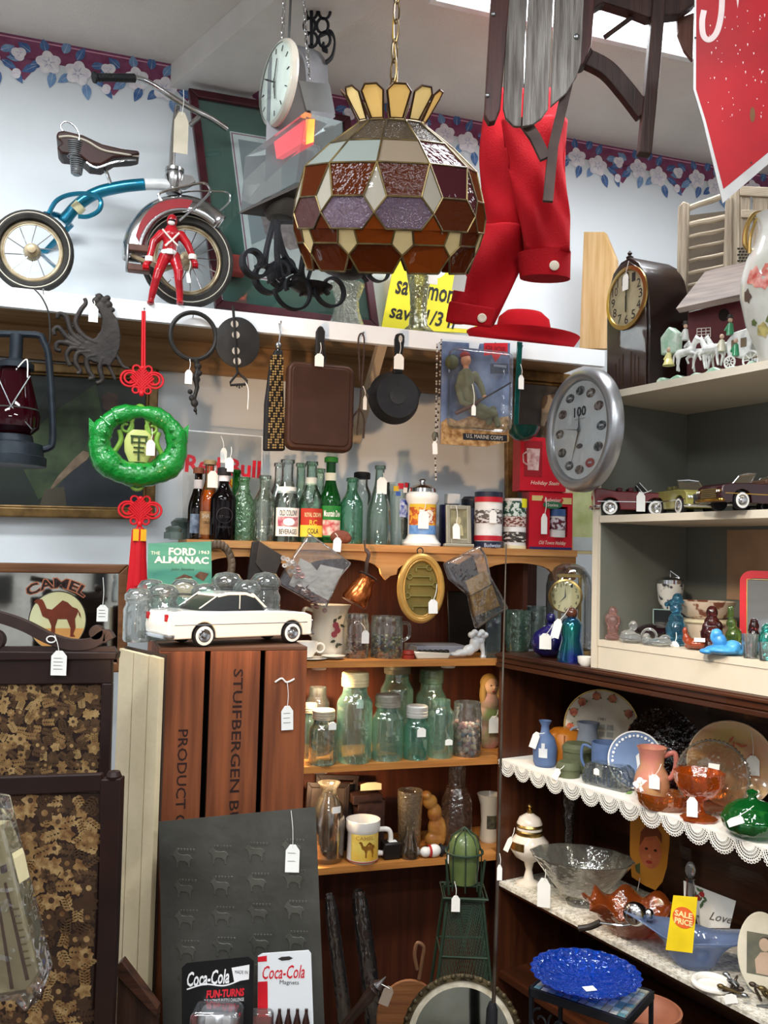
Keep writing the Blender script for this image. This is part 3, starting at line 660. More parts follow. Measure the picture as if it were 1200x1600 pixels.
# clear canopy box with lit label
P8 = lambda pts, b0, b1: [*t.ps(pts, b0), *t.ps(pts, b1)]
fr_ = t.ps([(383, 245), (376, 330), (462, 285), (477, 175)], -50); bk = t.ps([(440, 240), (440, 320), (532, 290), (535, 190)], 60)
mb = MB().m(G('e9eeee', 'bcc6c8', dens=.22)); mb.quadbox([fr_[0], fr_[3], bk[3], bk[0], fr_[1], fr_[2], bk[2], bk[1]]); t.part('clear_canopy', mb, smooth=0)
lab = t.ps([(428, 222), (470, 191), (484, 203), (484, 224), (432, 252)], -30)
mb = MB().m(M('e0424c', .5, emit=.9)); l0 = t.ps([(428, 222), (474, 188), (474, 222), (432, 248)], -46); l1 = t.ps([(446, 222), (490, 190), (490, 226), (448, 250)], -20)
mb.quadbox([l0[0], l0[1], l1[1], l1[0], l0[3], l0[2], l1[2], l1[3]]); t.part('lit_label', mb, smooth=0)
mb = MB().m(M('ff8a3a', .5, emit=1.6)); l0 = t.ps([(478, 186), (492, 186), (490, 222), (478, 226)], -40); l1 = t.ps([(478, 186), (492, 186), (490, 222), (478, 226)], -20); mb.quadbox([l0[0], l0[1], l1[1], l1[0], l0[3], l0[2], l1[2], l1[3]]); t.part('lamp', mb, smooth=0)
mb = MB().m(M('3a3430', .6)); f2 = t.ps([(372, 332), (500, 270), (500, 277), (374, 334)], -52); b2_ = t.ps([(440, 336), (545, 296), (545, 303), (440, 342)], 60)
mb.quadbox([f2[0], f2[1], b2_[1], b2_[0], f2[3], f2[2], b2_[2], b2_[3]]); t.part('tray', mb, smooth=0)
mb = MB().m(M('55504a', .6)); c = t.p(438, 322, -10); mb.lathe([(0, -24), (20, -20), (28, -8), (30, 4), (0, 6)], 24, c.x, c.y, c.z); t.part('motor_cover', mb)
def chain(mb, a, b, link_, rad, n):
    a, b = Vector(a), Vector(b)
    for k in range(n):
        c = a + (b - a) * ((k + .5) / n); d = (b - a).normalized(); L_ = (b - a).length / n * .62
        u = d.orthogonal().normalized() if k % 2 else d.cross(d.orthogonal()).normalized()
        mb.tube([c + d * L_ * math.cos(2 * PI * i / 10) + u * link_ * math.sin(2 * PI * i / 10) for i in range(10)], rad, 5, closed=True)
for (x0, y0, x1, y1, nn) in ((447, -60, 441, 66, 11), (471, -60, 483, 127, 17)):
    mb = MB().m(CHROME); chain(mb, t.p(x0, y0, -20), t.p(x1, y1, -20), 2.6, .9, nn); t.part('chain', mb)
mb = MB().m(STEEL); mb.tube(t.ps([(457, -60, 10), (451, 66, 10)]), 2, 8); t.part('rod', mb)
# ---- wrought iron scroll sconce / candle hanger
t = T('iron_candle_sconce', 'black wrought iron scroll candle hanger under the clock sign', 'candle holder', FV(2.42), 480, py=420, turn=35)
def strip(mb, pts, w=12, th=2.4): mb.tube(pts, 1, flat=(w, th))
def sc_(cx, cy_, r0, r1, a0, a1, b): c = t.p(cx, cy_, b); return spiral(c.x, c.z, r0, r1, a0, a1, 30, b)
specs = [((424, 350), (407, 430), (400, 410), 20, 90 - 0, -8), ]
for (top, bot, cc, rr_, b) in (((428, 345), (402, 430), (397, 408), 22, -20), ((434, 345), (428, 452), (417, 432), 24, 0), ((430, 345), (452, 445), (438, 425), 22, 16), ((476, 390), (462, 455), (448, 420), 20, 24)):
    mb = MB().m(IRON); strip(mb, t.ps(bez([(top[0], top[1], b), ((top[0] + bot[0]) / 2 + 2, (top[1] + bot[1]) / 2, b), (bot[0] + 12, bot[1] - 18, b)])), 13, 4)
    strip(mb, sc_(cc[0], cc[1], rr_ + 5, 8, 0, -420, b), 14, 5); t.part('scroll', mb)
mb = MB().m(IRON); strip(mb, sc_(461, 452, 36, 14, 190, 560, -30), 8, 3.6); t.part('scroll', mb)
mb = MB().m(IRON); strip(mb, sc_(518, 452, 32, 10, 180, 600, -20), 9, 4); t.part('scroll', mb)
mb = MB().m(IRON); strip(mb, sc_(592, 418, 26, 12, 215, 520, -10), 9, 2.6); strip(mb, t.ps(bez([(548, 395, -10), (562, 425, -10), (574, 440, -10)])), 9, 2.4); t.part('scroll', mb)
mb = MB().m(IRON); strip(mb, t.ps(bez([(560, 395, 0), (525, 405, 0), (500, 420, 0)])), 8, 3); strip(mb, t.ps([(497, 385, 5), (480, 440, 5), (470, 462, 5)]), 8, 3); strip(mb, t.ps([(430, 348, 5), (470, 348, 5), (540, 385, 5), (560, 398, 0)]), 8, 3); t.part('bar', mb)
for (cx, cy_, rx_) in ((545, 428, 42), (485, 455, 34)):
    c = t.p(cx, cy_, 0); mb = MB().m(IRON); mb.lathe([(0, -8), (rx_ * .4, -6), (rx_, 6), (rx_ + 1, 8), (rx_ * .4, -3), (0, -4)], 28, c.x, c.y, c.z); t.part('drip_pan', mb)
t = T('iron_wall_hook', 'black curled iron hook bracket hanging near the ceiling behind the clock', 'hook', FV(2.5), 500, py=40)
mb = MB().m(IRON); strip(mb, t.ps([(487, -80, 0), (487, 72, 0)]), 14, 5)
for k in range(4):
    for (sx, x_) in ((-1, 484), (1, 504)): c = t.p(x_ + (k % 2) * 3, -4 + k * 22, -4); mb.ring(c.x, c.y, c.z, 9, 2.4, 14, 6, 12)
strip(mb, t.ps(bez([(500, 55, 0), (516, 50, 0), (523, 65, 0), (519, 88, 0), (509, 98, 0)])), 10, 3); strip(mb, t.ps(bez([(512, 80, 0), (504, 76, 0), (506, 68, 0)])), 10, 3)
t.part('bracket', mb)
# ---- leaded glass swag lamp
t = T('stained_glass_lamp', 'domed amber and brown stained glass swag lamp with a crown top', 'lamp', FV(2.15), 609, py=300, tilt=(19, 0, 0))
def LZ(y): return t.p(609, y).z
rows = [(50, 194), (95, 229), (134, 266), (150, 315), (151.5, 339), (149, 362), (143, 383), (138, 399), (128, 424)]
vv = [0, 1, 2, 3, 3.5, 4, 4.5, 5, 6]
NP = 11; PH = R(-90 - 8)
def surf(u, v, off=0.0):
    for k in range(len(vv) - 1):
        if v <= vv[k + 1]: break
    f_ = (v - vv[k]) / (vv[k + 1] - vv[k]); r_ = rows[k][0] * (1 - f_) + rows[k + 1][0] * f_; y_ = rows[k][1] * (1 - f_) + rows[k + 1][1] * f_
    a = PH + 2 * PI * u / NP; ca = math.cos(PI / NP) / math.cos(((u % 1) - .5) * 2 * PI / NP) if v <= 3 else 1
    return Vector(((r_ + off) * ca * math.cos(a), (r_ + off) * ca * math.sin(a), LZ(y_)))
def glass(hexc, edge, bump, bs=50, dens=.5, gl=.9): return G(hexc, edge, bump, bs, gl, dens)
gA = glass('a89c8c', '6e6254', .6, 160, .45); gB = glass('c9bca8', 'ab9b86', .1, 10, .8); gB2 = glass('c8ccc6', 'a8b0aa', .1, 10, .75); gC = glass('7a3a1a', '6a3014', .35, 90, .75, .5); gC2 = glass('8a4a4e', '6a3038', .4, 70, .6)
gD = glass('c4acc6', '94789a', 1.8, 170, .35, 3.0); gW = glass('e9e4d8', 'cfc9bb', .1, 20, .75); gE = glass('b0581a', 'a04c14', .6, 70, .75, .6); gE2 = glass('8a3e16', '74320f', .4, 60, .75, .5); gK = glass('f4e8c0', 'f0dfae', .1, 12, .85); gY = glass('f0dca4', 'ecd49a', .2, 12, .8); gM = glass('8d5a52', '6f4440', .4, 60, .65)
cames = []
def pane(name, pts, mat):
    mb = MB().m(mat); c = sum((surf(*p) for p in pts), Vector()) / len(pts)
    A = [surf(*p) for p in pts]; nrm = Vector((c.x, c.y, 0)).normalized() * 1.4
    a = [mb.b.verts.new(p * 1.0) for p in A]; b = [mb.b.verts.new(p - nrm) for p in A]
    mb._f(a); mb._f(b[::-1])
    for i in range(len(a)): j = (i + 1) % len(a); mb._f([a[i], a[j], b[j], b[i]])
    t.part(name, mb, shade, smooth=0)
    for i in range(len(pts)): cames.append((pts[i], pts[(i + 1) % len(pts)]))
mb = MB().m(BRASS); n_ = []
mb.lathe([(0, 0), (46, 0), (51, -3), (48, -5), (0, -2)], 22, 0, 0, LZ(193)); shade = t.part('shade_cap', mb)
lr = random.Random(5)
for i in range(NP):
    warm = i % NP
    right = i in (1, 2, 3, 4)
    pane('top_pane', [(i, 0), (i + 1, 0), (i + 1, 1), (i, 1)], gA)
    pane('shoulder_pane', [(i, 1), (i + 1, 1), (i + 1, 2), (i, 2)], gC2 if right and i == 1 else (gB2 if i in (9, 10) else gB))
    pane('amber_pane', [(i, 2), (i + 1, 2), (i + .8, 3), (i + .2, 3)], gC2 if i in (1,) else gC)
    pane('diamond_pane', [(i, 2), (i + .2, 3), (i, 3.5), (i - .2, 3)], gW if i not in (2, 3) else gC2)
    pane('hexagon_pane', [(i + .2, 3), (i + .8, 3), (i + 1, 3.5), (i + .8, 4), (i + .2, 4), (i, 3.5)], gD if i in (0, 10) else (gM if i == 9 else gC))
    pane('lower_pane', [(i, 3.5), (i + .2, 4), (i + .35, 4), (i + .3, 4.5), (i - .3, 4.5), (i - .35, 4), (i - .2, 4)], gE if i in (0, 1) else gE2)
    pane('small_diamond_pane', [(i + .35, 4), (i + .65, 4), (i + .7, 4.5), (i + .5, 5), (i + .3, 4.5)], gK)
    pane('rim_pane', [(i - .3, 4.5), (i + .3, 4.5), (i + .5, 5), (i + .34, 6), (i - .34, 6), (i - .5, 5)], gE if i == 1 else gE2)
mb = MB().m(M('7d6a42', .4, .8, c2='4a3f2c', vscale=20)); seen = set()
for a, b in cames:
    k = tuple(sorted(((round(a[0] % NP, 2), a[1]), (round(b[0] % NP, 2), b[1]))))
    if k in seen: continue
    seen.add(k); mb.tube([surf(*a, .3), surf(*b, .3)], 1.5, 6)
t.part('lead_came', mb, shade)
for i in range(NP):                          # crown
    a0, a1 = PH + 2 * PI * i / NP, PH + 2 * PI * (i + 1) / NP; am = (a0 + a1) / 2
    cp = lambda a, r_, y_: Vector((r_ * math.cos(a), r_ * math.sin(a), LZ(y_)))
    g_ = .04
    pts = [cp(a0 + .1, 52, 191), cp(a1 - .1, 52, 191), cp(a1 - g_, 72, 153), cp(am + .12, 77, 144), cp(am - .12, 77, 144), cp(a0 + g_, 72, 153)]
    mb = MB().m(gK if i % 2 else gY); nrm = Vector((math.cos(am), math.sin(am), 0)) * 1.4
    a_ = [mb.b.verts.new(p) for p in pts]; b_ = [mb.b.verts.new(p - nrm) for p in pts]; mb._f(a_); mb._f(b_[::-1])
    for k in range(6): j = (k + 1) % 6; mb._f([a_[k], a_[j], b_[j], b_[k]])
    pn = t.part('crown_pane', mb, shade, smooth=0)
mb = MB().m(M('4a3524', .4, .7))
for i in range(NP):
    a0, a1 = PH + 2 * PI * i / NP, PH + 2 * PI * (i + 1) / NP; am = (a0 + a1) / 2
    mb.tube([cp(a0 + .1, 52, 191), cp(a1 - .1, 52, 191), cp(a1 - g_, 72, 153), cp(am + .12, 77, 144), cp(am - .12, 77, 144), cp(a0 + g_, 72, 153)], 1.7, 6, closed=True)
t.part('crown_came', mb, shade)
mb = MB().m(M('6e5a3a', .35, .9)); upv = t.mi.to_3x3() @ Vector((.02, 0, 1)); upv.normalize(); top_ = Vector((0, 0, LZ(188))) + upv * 250; chain(mb, (0, 0, LZ(188)), tuple(top_), 6.5, 1.4, 8)
t.part('chain', mb)
mb = MB().m(M('b08a3a', .4)); b0_ = Vector((0, 0, LZ(188))); mb.tube(bez([b0_, b0_ + upv * 70 + Vector((5, 0, 0)), b0_ + upv * 150 + Vector((-4, 0, 0)), top_ + Vector((3, 0, 0))]), 1.6, 6); t.part('cord', mb)
mb = MB().m(BRASS); mb.lathe([(0, -40), (12, -40), (14, -20), (14, 0), (4, 4), (0, 30)], 16, 0, 0, LZ(215)); t.part('socket', mb)
# ---- glass vases and yellow sign on the shelf
def vessel(name, label, cat, frame, px, z, back, prof, mat, part='body', group=None, n=28, turn=0, flute=0, fa=0, sy=1.0, single=False, smooth=50):
    if frame is FB: back += .022
    t = T(name, label, cat, frame, px, z=z, back=back, group=group, turn=turn, single=single)
    mb = MB().m(mat); mb.lathe(prof, n, flute=flute, fa=fa, sy=sy); t.o = t.part(part, mb, smooth=smooth); return t
def open_(prof, th=2.0):                      # give a vessel profile an inner wall
    q = [(max(r - th, .0), z) for r, z in reversed(prof)]; q = [(r, max(z, prof[0][1] + th)) for r, z in q]; return prof + q + [(0, q[-1][1])]
CUT = G('e3e8e0', 'a8b0a0', 1.0, 120, 2.0, .18)
vessel('glass_vase', 'clear cut crystal vase on the shelf before the green-matted picture', 'vase', FB, 541, ZS, .05, open_([(0, 0), (26, 0), (27, 6), (20, 25), (18, 45), (24, 62), (27, 70)]), CUT, single=True, flute=12, fa=.04, n=48)
tt = vessel('glass_vase', 'tall clear pressed glass vase in front of the yellow sign', 'vase', FB, 653, ZS, .03, open_([(0, 0), (24, 0), (25, 4), (15, 14), (13, 40), (15, 70), (20, 95), (19, 112), (24, 122)]), G('eef0d8', 'aeb088', .9, 60, 2, .12), flute=8, fa=.05, n=48)
tagon(tt, 14, 88, 15, 26, -24, 10, 112)
t = T('yellow_sign', 'yellow and white cardboard sign behind the tall pressed glass vase', 'sign', FB, 665, z=ZS, back=.20, tilt=(-10, 0, 0))
mb = MB().m(M('e8dc28', .6, var=.03)); Q = t.qs([(619, 395), (748, 410), (762, 522), (596, 512)]); mb.prism(Q, 0, 2)
mb.m(M('efefe6', .6)).poly(t.qs([(740, 515), (700, 512), (752, 478)]), -.3)
bt = M('161408', .6)
for (s, x, y, w, h) in (('save mon', 664, 457, 100, 24), ('save 1/3 n', 660, 494, 110, 26)):
    q = t.q(x, y); mb.m(bt).text(s, q[0], q[1], w, h, -.6, shear=.3, bold=.02, rot=R(-4))
mb.m(M('e9e9ea', .6)).poly(circ(*t.q(675, 412), 26), -.4); mb.m(M('2f6fb0', .6)).poly(circ(*t.q(676, 416), 16), -.8)
t.part('card', mb, smooth=0)
# ---- red jackets
mrc = M('a30a17', .9, spec=.2, var=.14, vscale=6, bump=.35, bscale=240)
t = T('red_jacket', 'red corduroy jacket hanging behind the sled, sleeves with buttoned cuffs down', 'jacket', FV(2.55), 820, py=300, )
def sleeve(name, left, right, label=None, d=26, fold=0.0, b0=0):
    """cloth tube: left and right outlines from top to bottom"""
    mb = MB().m(mrc); n = 22; rows_ = []
    L_ = bez([(x, y, 0) for x, y in left], 6); R_ = bez([(x, y, 0) for x, y in right], 6); m_ = min(len(L_), len(R_))
    L_ = [L_[int(i * (len(L_) - 1) / (m_ - 1))] for i in range(m_)]; R_ = [R_[int(i * (len(R_) - 1) / (m_ - 1))] for i in range(m_)]
    for i, (a, b) in enumerate(zip(L_, R_)):
        A, B = t.p(a.x, a.y, b0), t.p(b.x, b.y, b0); c = (A + B) / 2; h = (B - A) / 2; row = []
        for k in range(n):
            an = 2 * PI * k / n; w = 1 + .05 * math.sin(5 * an + i * .35) + .03 * math.sin(3 * an - i * .6)
            fo = 6.5 * math.sin(an * 3 + i * .25 + fold) + 3 * math.sin(an * 5 - i * .5) * (1 if i > 2 else .4)
            p_ = c + h * math.cos(an) + Vector((0, 1, 0)) * (math.sin(an) * d * w + fo); row.append(mb.b.verts.new(p_))
        rows_.append(row)
    for A, B in zip(rows_, rows_[1:]):
        for k in range(n): mb._f([A[k], A[(k + 1) % n], B[(k + 1) % n], B[k]])
    mb._f(rows_[0][::-1]); mb._f(rows_[-1])
    return t.part(name, mb, label=label, smooth=180)
sleeve('body', [(760, 150), (748, 240), (752, 300), (757, 340), (765, 372)], [(880, 150), (885, 230), (882, 300), (878, 350), (860, 378)], d=30, b0=14)
s1 = sleeve('sleeve', [(782, 190), (790, 240), (800, 290), (812, 340), (820, 395)], [(888, 190), (884, 240), (885, 300), (890, 350), (890, 398)], d=20, b0=-30, fold=1)
mb = MB().m(mrc); q = t.ps([(808, 396), (892, 394), (891, 437), (812, 434)], -30); 
c0_ = (q[0] + q[3]) / 2; 
rws = []
for (l, r_) in ((q[0], q[1]), (q[3], q[2])):
    c = (l + r_) / 2; h = (r_ - l) / 2; rws.append([mb.b.verts.new(c + h * math.cos(2 * PI * k / 20) + Vector((0, 1, 0)) * math.sin(2 * PI * k / 20) * 22) for k in range(20)])
for k in range(20): mb._f([rws[0][k], rws[0][(k + 1) % 20], rws[1][(k + 1) % 20], rws[1][k]])
mb._f(rws[0][::-1]); mb._f(rws[1]); cf = t.part('cuff', mb, s1, smooth=60)
mb = MB().m(M('d9c9b6', .4)); c = t.p(866, 415, -54); mb.lathe([(0, -2), (7, -2), (7.5, 1), (5, 2), (0, 1)], 18, mt=Matrix.Translation(c) @ Matrix.Rotation(R(90), 4, 'X')); t.part('button', mb, s1)
s2 = sleeve('sleeve', [(745, 350), (728, 390), (712, 440), (698, 500)], [(830, 360), (822, 400), (800, 450), (772, 508)], d=18, b0=-6, fold=2)
mb = MB().m(mrc); mb.prism(t.qs([(702, 470), (776, 482), (768, 512), (696, 503)], -26), -29, -22); t.part('cuff', mb, s2, bevel=3)
mb = MB().m(M('d9c9b6', .4)); c = t.p(753, 497, -32); mb.lathe([(0, -2), (6.5, -2), (7, 1), (5, 2), (0, 1)], 18, mt=Matrix.Translation(c) @ Matrix.Rotation(R(90), 4, 'X')); t.part('button', mb, s2)
tagon(t, *t.q(718, 440, -34), 19, 30, -36, *t.q(722, 410, -34), tilt=-8)
mb = MB().m(STEEL); mb.tube(t.ps([(820, 155, 5), (820, 60, 5), (818, -60, 5)]), 2, 8); t.part('hanger_wire', mb)
# ---- red felt hat
t = T('red_hat', 'red felt hat with wide brim resting on the shelf under the jacket', 'hat', FB, 818, z=ZS, back=.125)
mb = MB().m(M('a60c19', .95, spec=.2, var=.08, bump=.2, bscale=200)); mt = Matrix.Rotation(R(-8), 4, 'X')
mb.lathe([(0, 62), (30, 60), (42, 50), (46, 30), (50, 8), (62, 3), (84, 10), (94, 24), (90, 24), (78, 12), (58, 6), (0, 6)], 40, sy=.62, cz=2); t.part('felt', mb, smooth=70)
# ---- boards
t = T('wooden_board', 'pale bare wood box board standing at the right end of the shelf', 'board', FB, 932, z=ZS, back=.16, turn=-55)
mb = MB().m(WOOD('cfae80', 'b8945f', 'z', .6, 6)); P_ = lambda px, py, b=0: t.q(px, py, b)
mb.prism([t.q(905, 545), t.q(912, 362), t.q(944, 362), t.q(962, 405), t.q(958, 545)], 0, 12); t.part('board', mb, smooth=0, bevel=1)
# ---- wooden sled hanging
t = T('wooden_sled', 'weathered slatted wooden sled hanging upright at the top', 'sled', FV(2.0), 840, py=100)
mwo = WOOD('8f8a84', '5c5550', 'z', .55, 12, bump=.8); mru = WOOD('4a2620', '301814', 'z', .5, 8)
for (a, b, c, d, e) in (((793, -50), (826, -50), (812, 199), (788, 186), None), ((828, -50), (866, -50), (857, 172), (832, 197), (818, 200)), ((868, -50), (914, -50), (905, 105), (893, 138), (860, 170))):
    pts = [a, b, c, d] + ([e] if e else [])
    if not e: pts = [a, b, (813, 199), (802, 198), (790, 186), (786, 170)]
    elif d == (832, 197): pts = [a, b, (856, 172), (846, 186), (832, 196), (816, 199)]
    else: pts = [a, b, (907, 100), (900, 122), (884, 147), (860, 168)]
    mb = MB().m(mwo); mb.prism(t.qs(pts), -4, 4); t.part('slat', mb, smooth=0, bevel=1.2)
mb = MB().m(mru); mb.prism(t.qs([(770, -50), (800, -50), (782, 170), (774, 190), (764, 192), (757, 180)], -14), -16, 0)
rn = t.part('runner', mb, smooth=0, bevel=2)
for (px, py) in ((771, 22), (762, 149)): mb = MB().m(STEEL); c = t.p(px, py, -17); mb.ell(c.x, c.y, c.z, 3.6, 2.5, 3.6); t.part('bolt', mb, rn)
mb = MB().m(STEEL); c = t.p(901, 57, -5); mb.ell(c.x, c.y, c.z, 4.5, 3, 5); t.part('bolt', mb)
mb = MB().m(mru); mb.prism(t.qs([(908, -50), (934, -50), (924, 70), (912, 100), (903, 104), (901, 90)], 6), 5, 20); t.part('runner', mb, smooth=0, bevel=2)
mb = MB().m(M('4a3a34', .55, .3, c2='342622')); mb.tube(t.ps([(815, 185, 14), (836, 215, 12), (852, 248, 10)]), 1, flat=(8, 17)); mb.tube(t.ps([(892, 110, 14), (878, 170, 12), (864, 230, 10), (856, 315, 8)]), 1, flat=(8, 15)); t.part('bow_brace', mb, smooth=0)
# ---- old wooden chair frame hanging upside down
t = T('wooden_chair_frame', 'dark old wooden chair hanging upside down between sled and red sign', 'chair', FV(2.05), 980, py=80)
mdw = WOOD('3b241d', '251511', 'z', .55, 8)
mb = MB().m(mdw); mb.prism(t.qs([(895, -40), (1095, -40), (1086, 10), (1060, 28), (1010, 34), (985, 24), (940, 10), (915, 26), (905, 60), (925, 85), (912, 108), (898, 112)]), -12, 12); t.part('seat', mb, smooth=0, bevel=3)
for pts, w in (([(1030, -20, -8), (1020, 100, -8), (1006, 243, -8)], 20), ([(905, 88, 0), (945, 108, 0), (975, 140, 0), (1006, 180, 0)], 26)):
    mb = MB().m(mdw); mb.tube(t.ps(bez(pts)), 1, flat=(18, w)); t.part('leg', mb, smooth=0, bevel=2)
mb = MB().m(mdw); mb.tube(t.ps([(945, 58, 4), (990, 25, 4)]), 4, 8); mb.tube(t.ps([(1022, 28, 4), (1045, 20, 4), (1062, 24, 4)]), 4, 8); t.part('stretcher', mb)
mb = MB().m(WOOD('5a3426', '40241a', 'z', .5, 8)); mb.prism(t.qs([(1062, 20), (1090, 10), (1088, 88), (1074, 70), (1064, 45)]), 14, 22); t.part('back_rail', mb, smooth=0, bevel=2)
# ---- red enamel sign
t = T('red_enamel_sign', 'worn red metal sign with grey edge hanging point down at top right', 'sign', FV(1.75), 1150, py=100)
mb = MB().m(M('9a9896', .45, .6)); mb.prism(t.qs([(1086, -60), (1083, 140), (1098, 190), (1129, 318), (1260, 205), (1260, -60)]), -1, 1); t.part('plate', mb, smooth=0)
mb = MB().m(M('a30f1a', .5, c2='870c16', vscale=5, spec=.2)); mb.poly(t.qs([(1088, -60), (1087, 140), (1102, 188), (1130, 296), (1252, 196), (1252, -60)]), -1.3)
mb.m(M('c9b6b4', .5)); mb.tube(t.ps(bez([(1125, -55, -1.6), (1128, -20, -1.6), (1127, 20, -1.6), (1120, 50, -1.6), (1108, 62, -1.6), (1099, 55, -1.6), (1097, 34, -1.6), (1100, 16, -1.6)])), 1, flat=(.4, 9))
mb.m(M('c9b6b4', .5)).poly(t.qs([(1145, -40), (1152, 14), (1160, -40)]), -1.6)
t.part('enamel', mb, smooth=0)
mb = MB().m(M('d8c4c0', .6)); sr = random.Random(4)
for k in range(60):
    c = t.q(sr.uniform(1105, 1198), sr.uniform(10, 190)); w = sr.uniform(.4, 1.1); mb.poly([(c[0] - w, c[1]), (c[0], c[1] - w * sr.uniform(1, 5)), (c[0] + w, c[1]), (c[0], c[1] + w)], -1.9)
mb.m(M('6b4a30', .8)).poly(circ(*t.q(1175, 180), 4, rz=12), -1.8); t.part('chips', mb, smooth=0, kind='stuff')
for k, (px, py) in enumerate(((1173, 255), (1086, 60))): mb = MB().m(INK); c = t.q(px, py); mb.poly(circ(c[0], c[1], 1.6, 8), -2.0); t.part('hole', mb, smooth=0)
# ================================================================== bottles and steins on the bookcase top
def bprof(r, H, rn, hs, hn, lip=1.25, base=.94):
    p = [(0, .6), (r * .7, .6), (r * base, 0), (r, 3), (r, hs)]
    for i in range(1, 9):
        f_ = i / 8; p.append((r + (rn - r) * (.5 - .5 * math.cos(PI * f_)), hs + (hn - hs) * f_))
    p += [(rn, H - 7), (rn * lip, H - 6), (rn * lip, H - 1), (rn * .9, H), (rn * .7, H - 1), (rn * .7, H - 8)]
    return p
def bottle(label, px, back, r, H, rn, hs, hn, mat, z=None, frame=FB, fill=None, lab=None, cap=None, tag_=None, group=None, fl=0, fa=0.0, turn=0, name='glass_bottle', cat='bottle', neck=None):
    z = Z1 if z is None else z; back += .022
    t = T(name, label, cat, frame, px, z=z, back=back, group=group, turn=turn)
    mb = MB().m(mat); mb.lathe(bprof(r, H, rn, hs, hn), 26 if not fl else 48, flute=fl, fa=fa); t.part('glass', mb, smooth=60)
    if fill:
        fc_, fh = fill; mb = MB().m(fc_); pr = [(0, 1.5)] + [(max(0, a - 1.2), b + 1.2) for a, b in bprof(r, H, rn, hs, hn)[2:-4] if b < fh]; pr.append((pr[-1][0] * .9, fh)); pr.append((0, fh)); mb.lathe(pr, 24); t.part('drink', mb, smooth=60)
    if cap: mb = MB().m(cap[0]); mb.lathe([(rn * 1.1, H - cap[1]), (rn * 1.45, H - cap[1]), (rn * 1.45, H), (rn * 1.2, H + 1.5), (0, H + 1.5)], 20); t.part('cap', mb)
    if neck: mb = MB().m(neck[0]); mb.patch(neck[1], -85, 85, neck[2], neck[3]); t.part('neck_label', mb)
    if lab: lab(t, r)
    if tag_: tagon(t, *tag_)
    return t
BOT = 'bottles on the bookcase top'
def lab_plain(bgc, z0, z1, texts, a=62, extra=None):
    def f(t, r):
        mb = MB().m(bgc); mb.patch(r + .5, -a, a, z0, z1, 14)
        if extra: extra(mb, r)
        for (s, cz, w, h, m_) in texts: mb.m(m_).text(s, 0, cz, w, h, 0, wrap=r + 1.2, bold=.01)
        t.part('label', mb, smooth=0)
    return f
CL = G('f7fbf9', 'b4c4bb', .15, 40, 1.2); CLG = G('e4f6ea', '8cc29c', .4, 60, 1.3); GRN = G('4fb04a', '1f7a2c', 0, 40, 1.4, .35); GRN2 = G('2aa23c', '0f6e26', .1, 40, 1.4, .55)
inkr = M('b8202c', .6); inkn = M('26262c', .6); labw = M('efece2', .6, var=.04); laby = M('e8c23c', .6)
GB = G('c6c9c6', '7d8583', .1, 40, 1.2, .35)
for (px, hh, rr_, lb) in ((283, 34, 19, 'grey-green glass insulator at the left end of the bookcase top, rear one'), (271, 20, 15, 'small dark green glass insulator at the left end of the bookcase top')):
    vessel('glass_insulator', lb, 'insulator', FB, px, Z1, .03 if hh < 30 else .2, [(0, 0), (rr_, 0), (rr_, hh * .5), (rr_ * .8, hh * .55), (rr_ * .9, hh * .8), (rr_ * .5, hh), (0, hh)], M('5a6a66', .2, c2='46554f', coat=.5), single=True)
bottle('cola bottle with dark drink and brown cap, leftmost of the bottles', 307, .115, 15, 112, 6, 46, 92, G('6a3a30', '2a1410', 0, 40, 1.2, .3), fill=(M('1c0d0b', .2), 80), cap=(M('7a4a34', .5), 8), neck=(M('cfcfd4', .6), 7.5, 80, 94),
       lab=lab_plain(M('3b4a66', .6, c2='9fb4cc', vscale=50), 10, 40, [], 50), group=BOT)
bottle('bottle of amber orange soda with brown label and paper price tag', 324, .07, 14.5, 124, 7, 60, 98, G('f2dcb4', 'd9a860', 0, 40, 1.2), fill=(M('d9820e', .15, trans=.25), 78), cap=(M('8d7a5a', .6), 6),
       lab=lab_plain(M('a87a4a', .6, c2='c79a66', vscale=50), 8, 44, [('SHASTA', 37, 24, 7, M('f0e6cc', .6)), ('ORANGE', 27, 18, 5, M('5a3214', .6))]), tag_=(3, 94, 16, 26, -17, 6, 112), group=BOT)
bottle('near black bottle with round embossed mark and white neck band', 347, .015, 20, 112, 7.5, 62, 88, G('3a2028', '120a0c', 0, 40, 1.6, .8), fill=(M('10090a', .15), 88), cap=(BLACKM, 10), neck=(M('d4d2d6', .6), 8.5, 92, 101), tag_=(6, 118, 13, 22, -10, 8, 146),
       lab=lambda t, r: (lambda mb: (mb.m(M('3a3236', .4)), [mb.text(s, 0, z, w, h, 0, wrap=r + .7) for s, z, w, h in (('EST 1886', 36, 18, 4), ('PREMIUM', 20, 22, 3))], mb.ring(0, -r - .4, 38, 12, .5, 20, 5), t.part('embossing', mb)))(MB()), group=BOT)
bottle('bright green long-necked bottle standing behind the pale green one', 366, .14, 12, 112, 6, 50, 80, GRN, group=BOT)
bottle('pale green bottle with diamond pressed texture', 379, .02, 17, 100, 8, 58, 86, G('dcf4dc', '7abf84', 1.2, 60, 1.8, .12), group=BOT)
bottle('clear bottle with stepped panels right of the pale green one', 411, .02, 16.5, 104, 8, 60, 86, G('eef4ec', 'a4b5a2', .6, 30, 1.5, .06), fl=10, fa=.02, group=BOT)
bottle('tall clear bottle behind the white-labelled bottle', 433, .16, 17, 125, 7, 62, 100, CL, group=BOT)
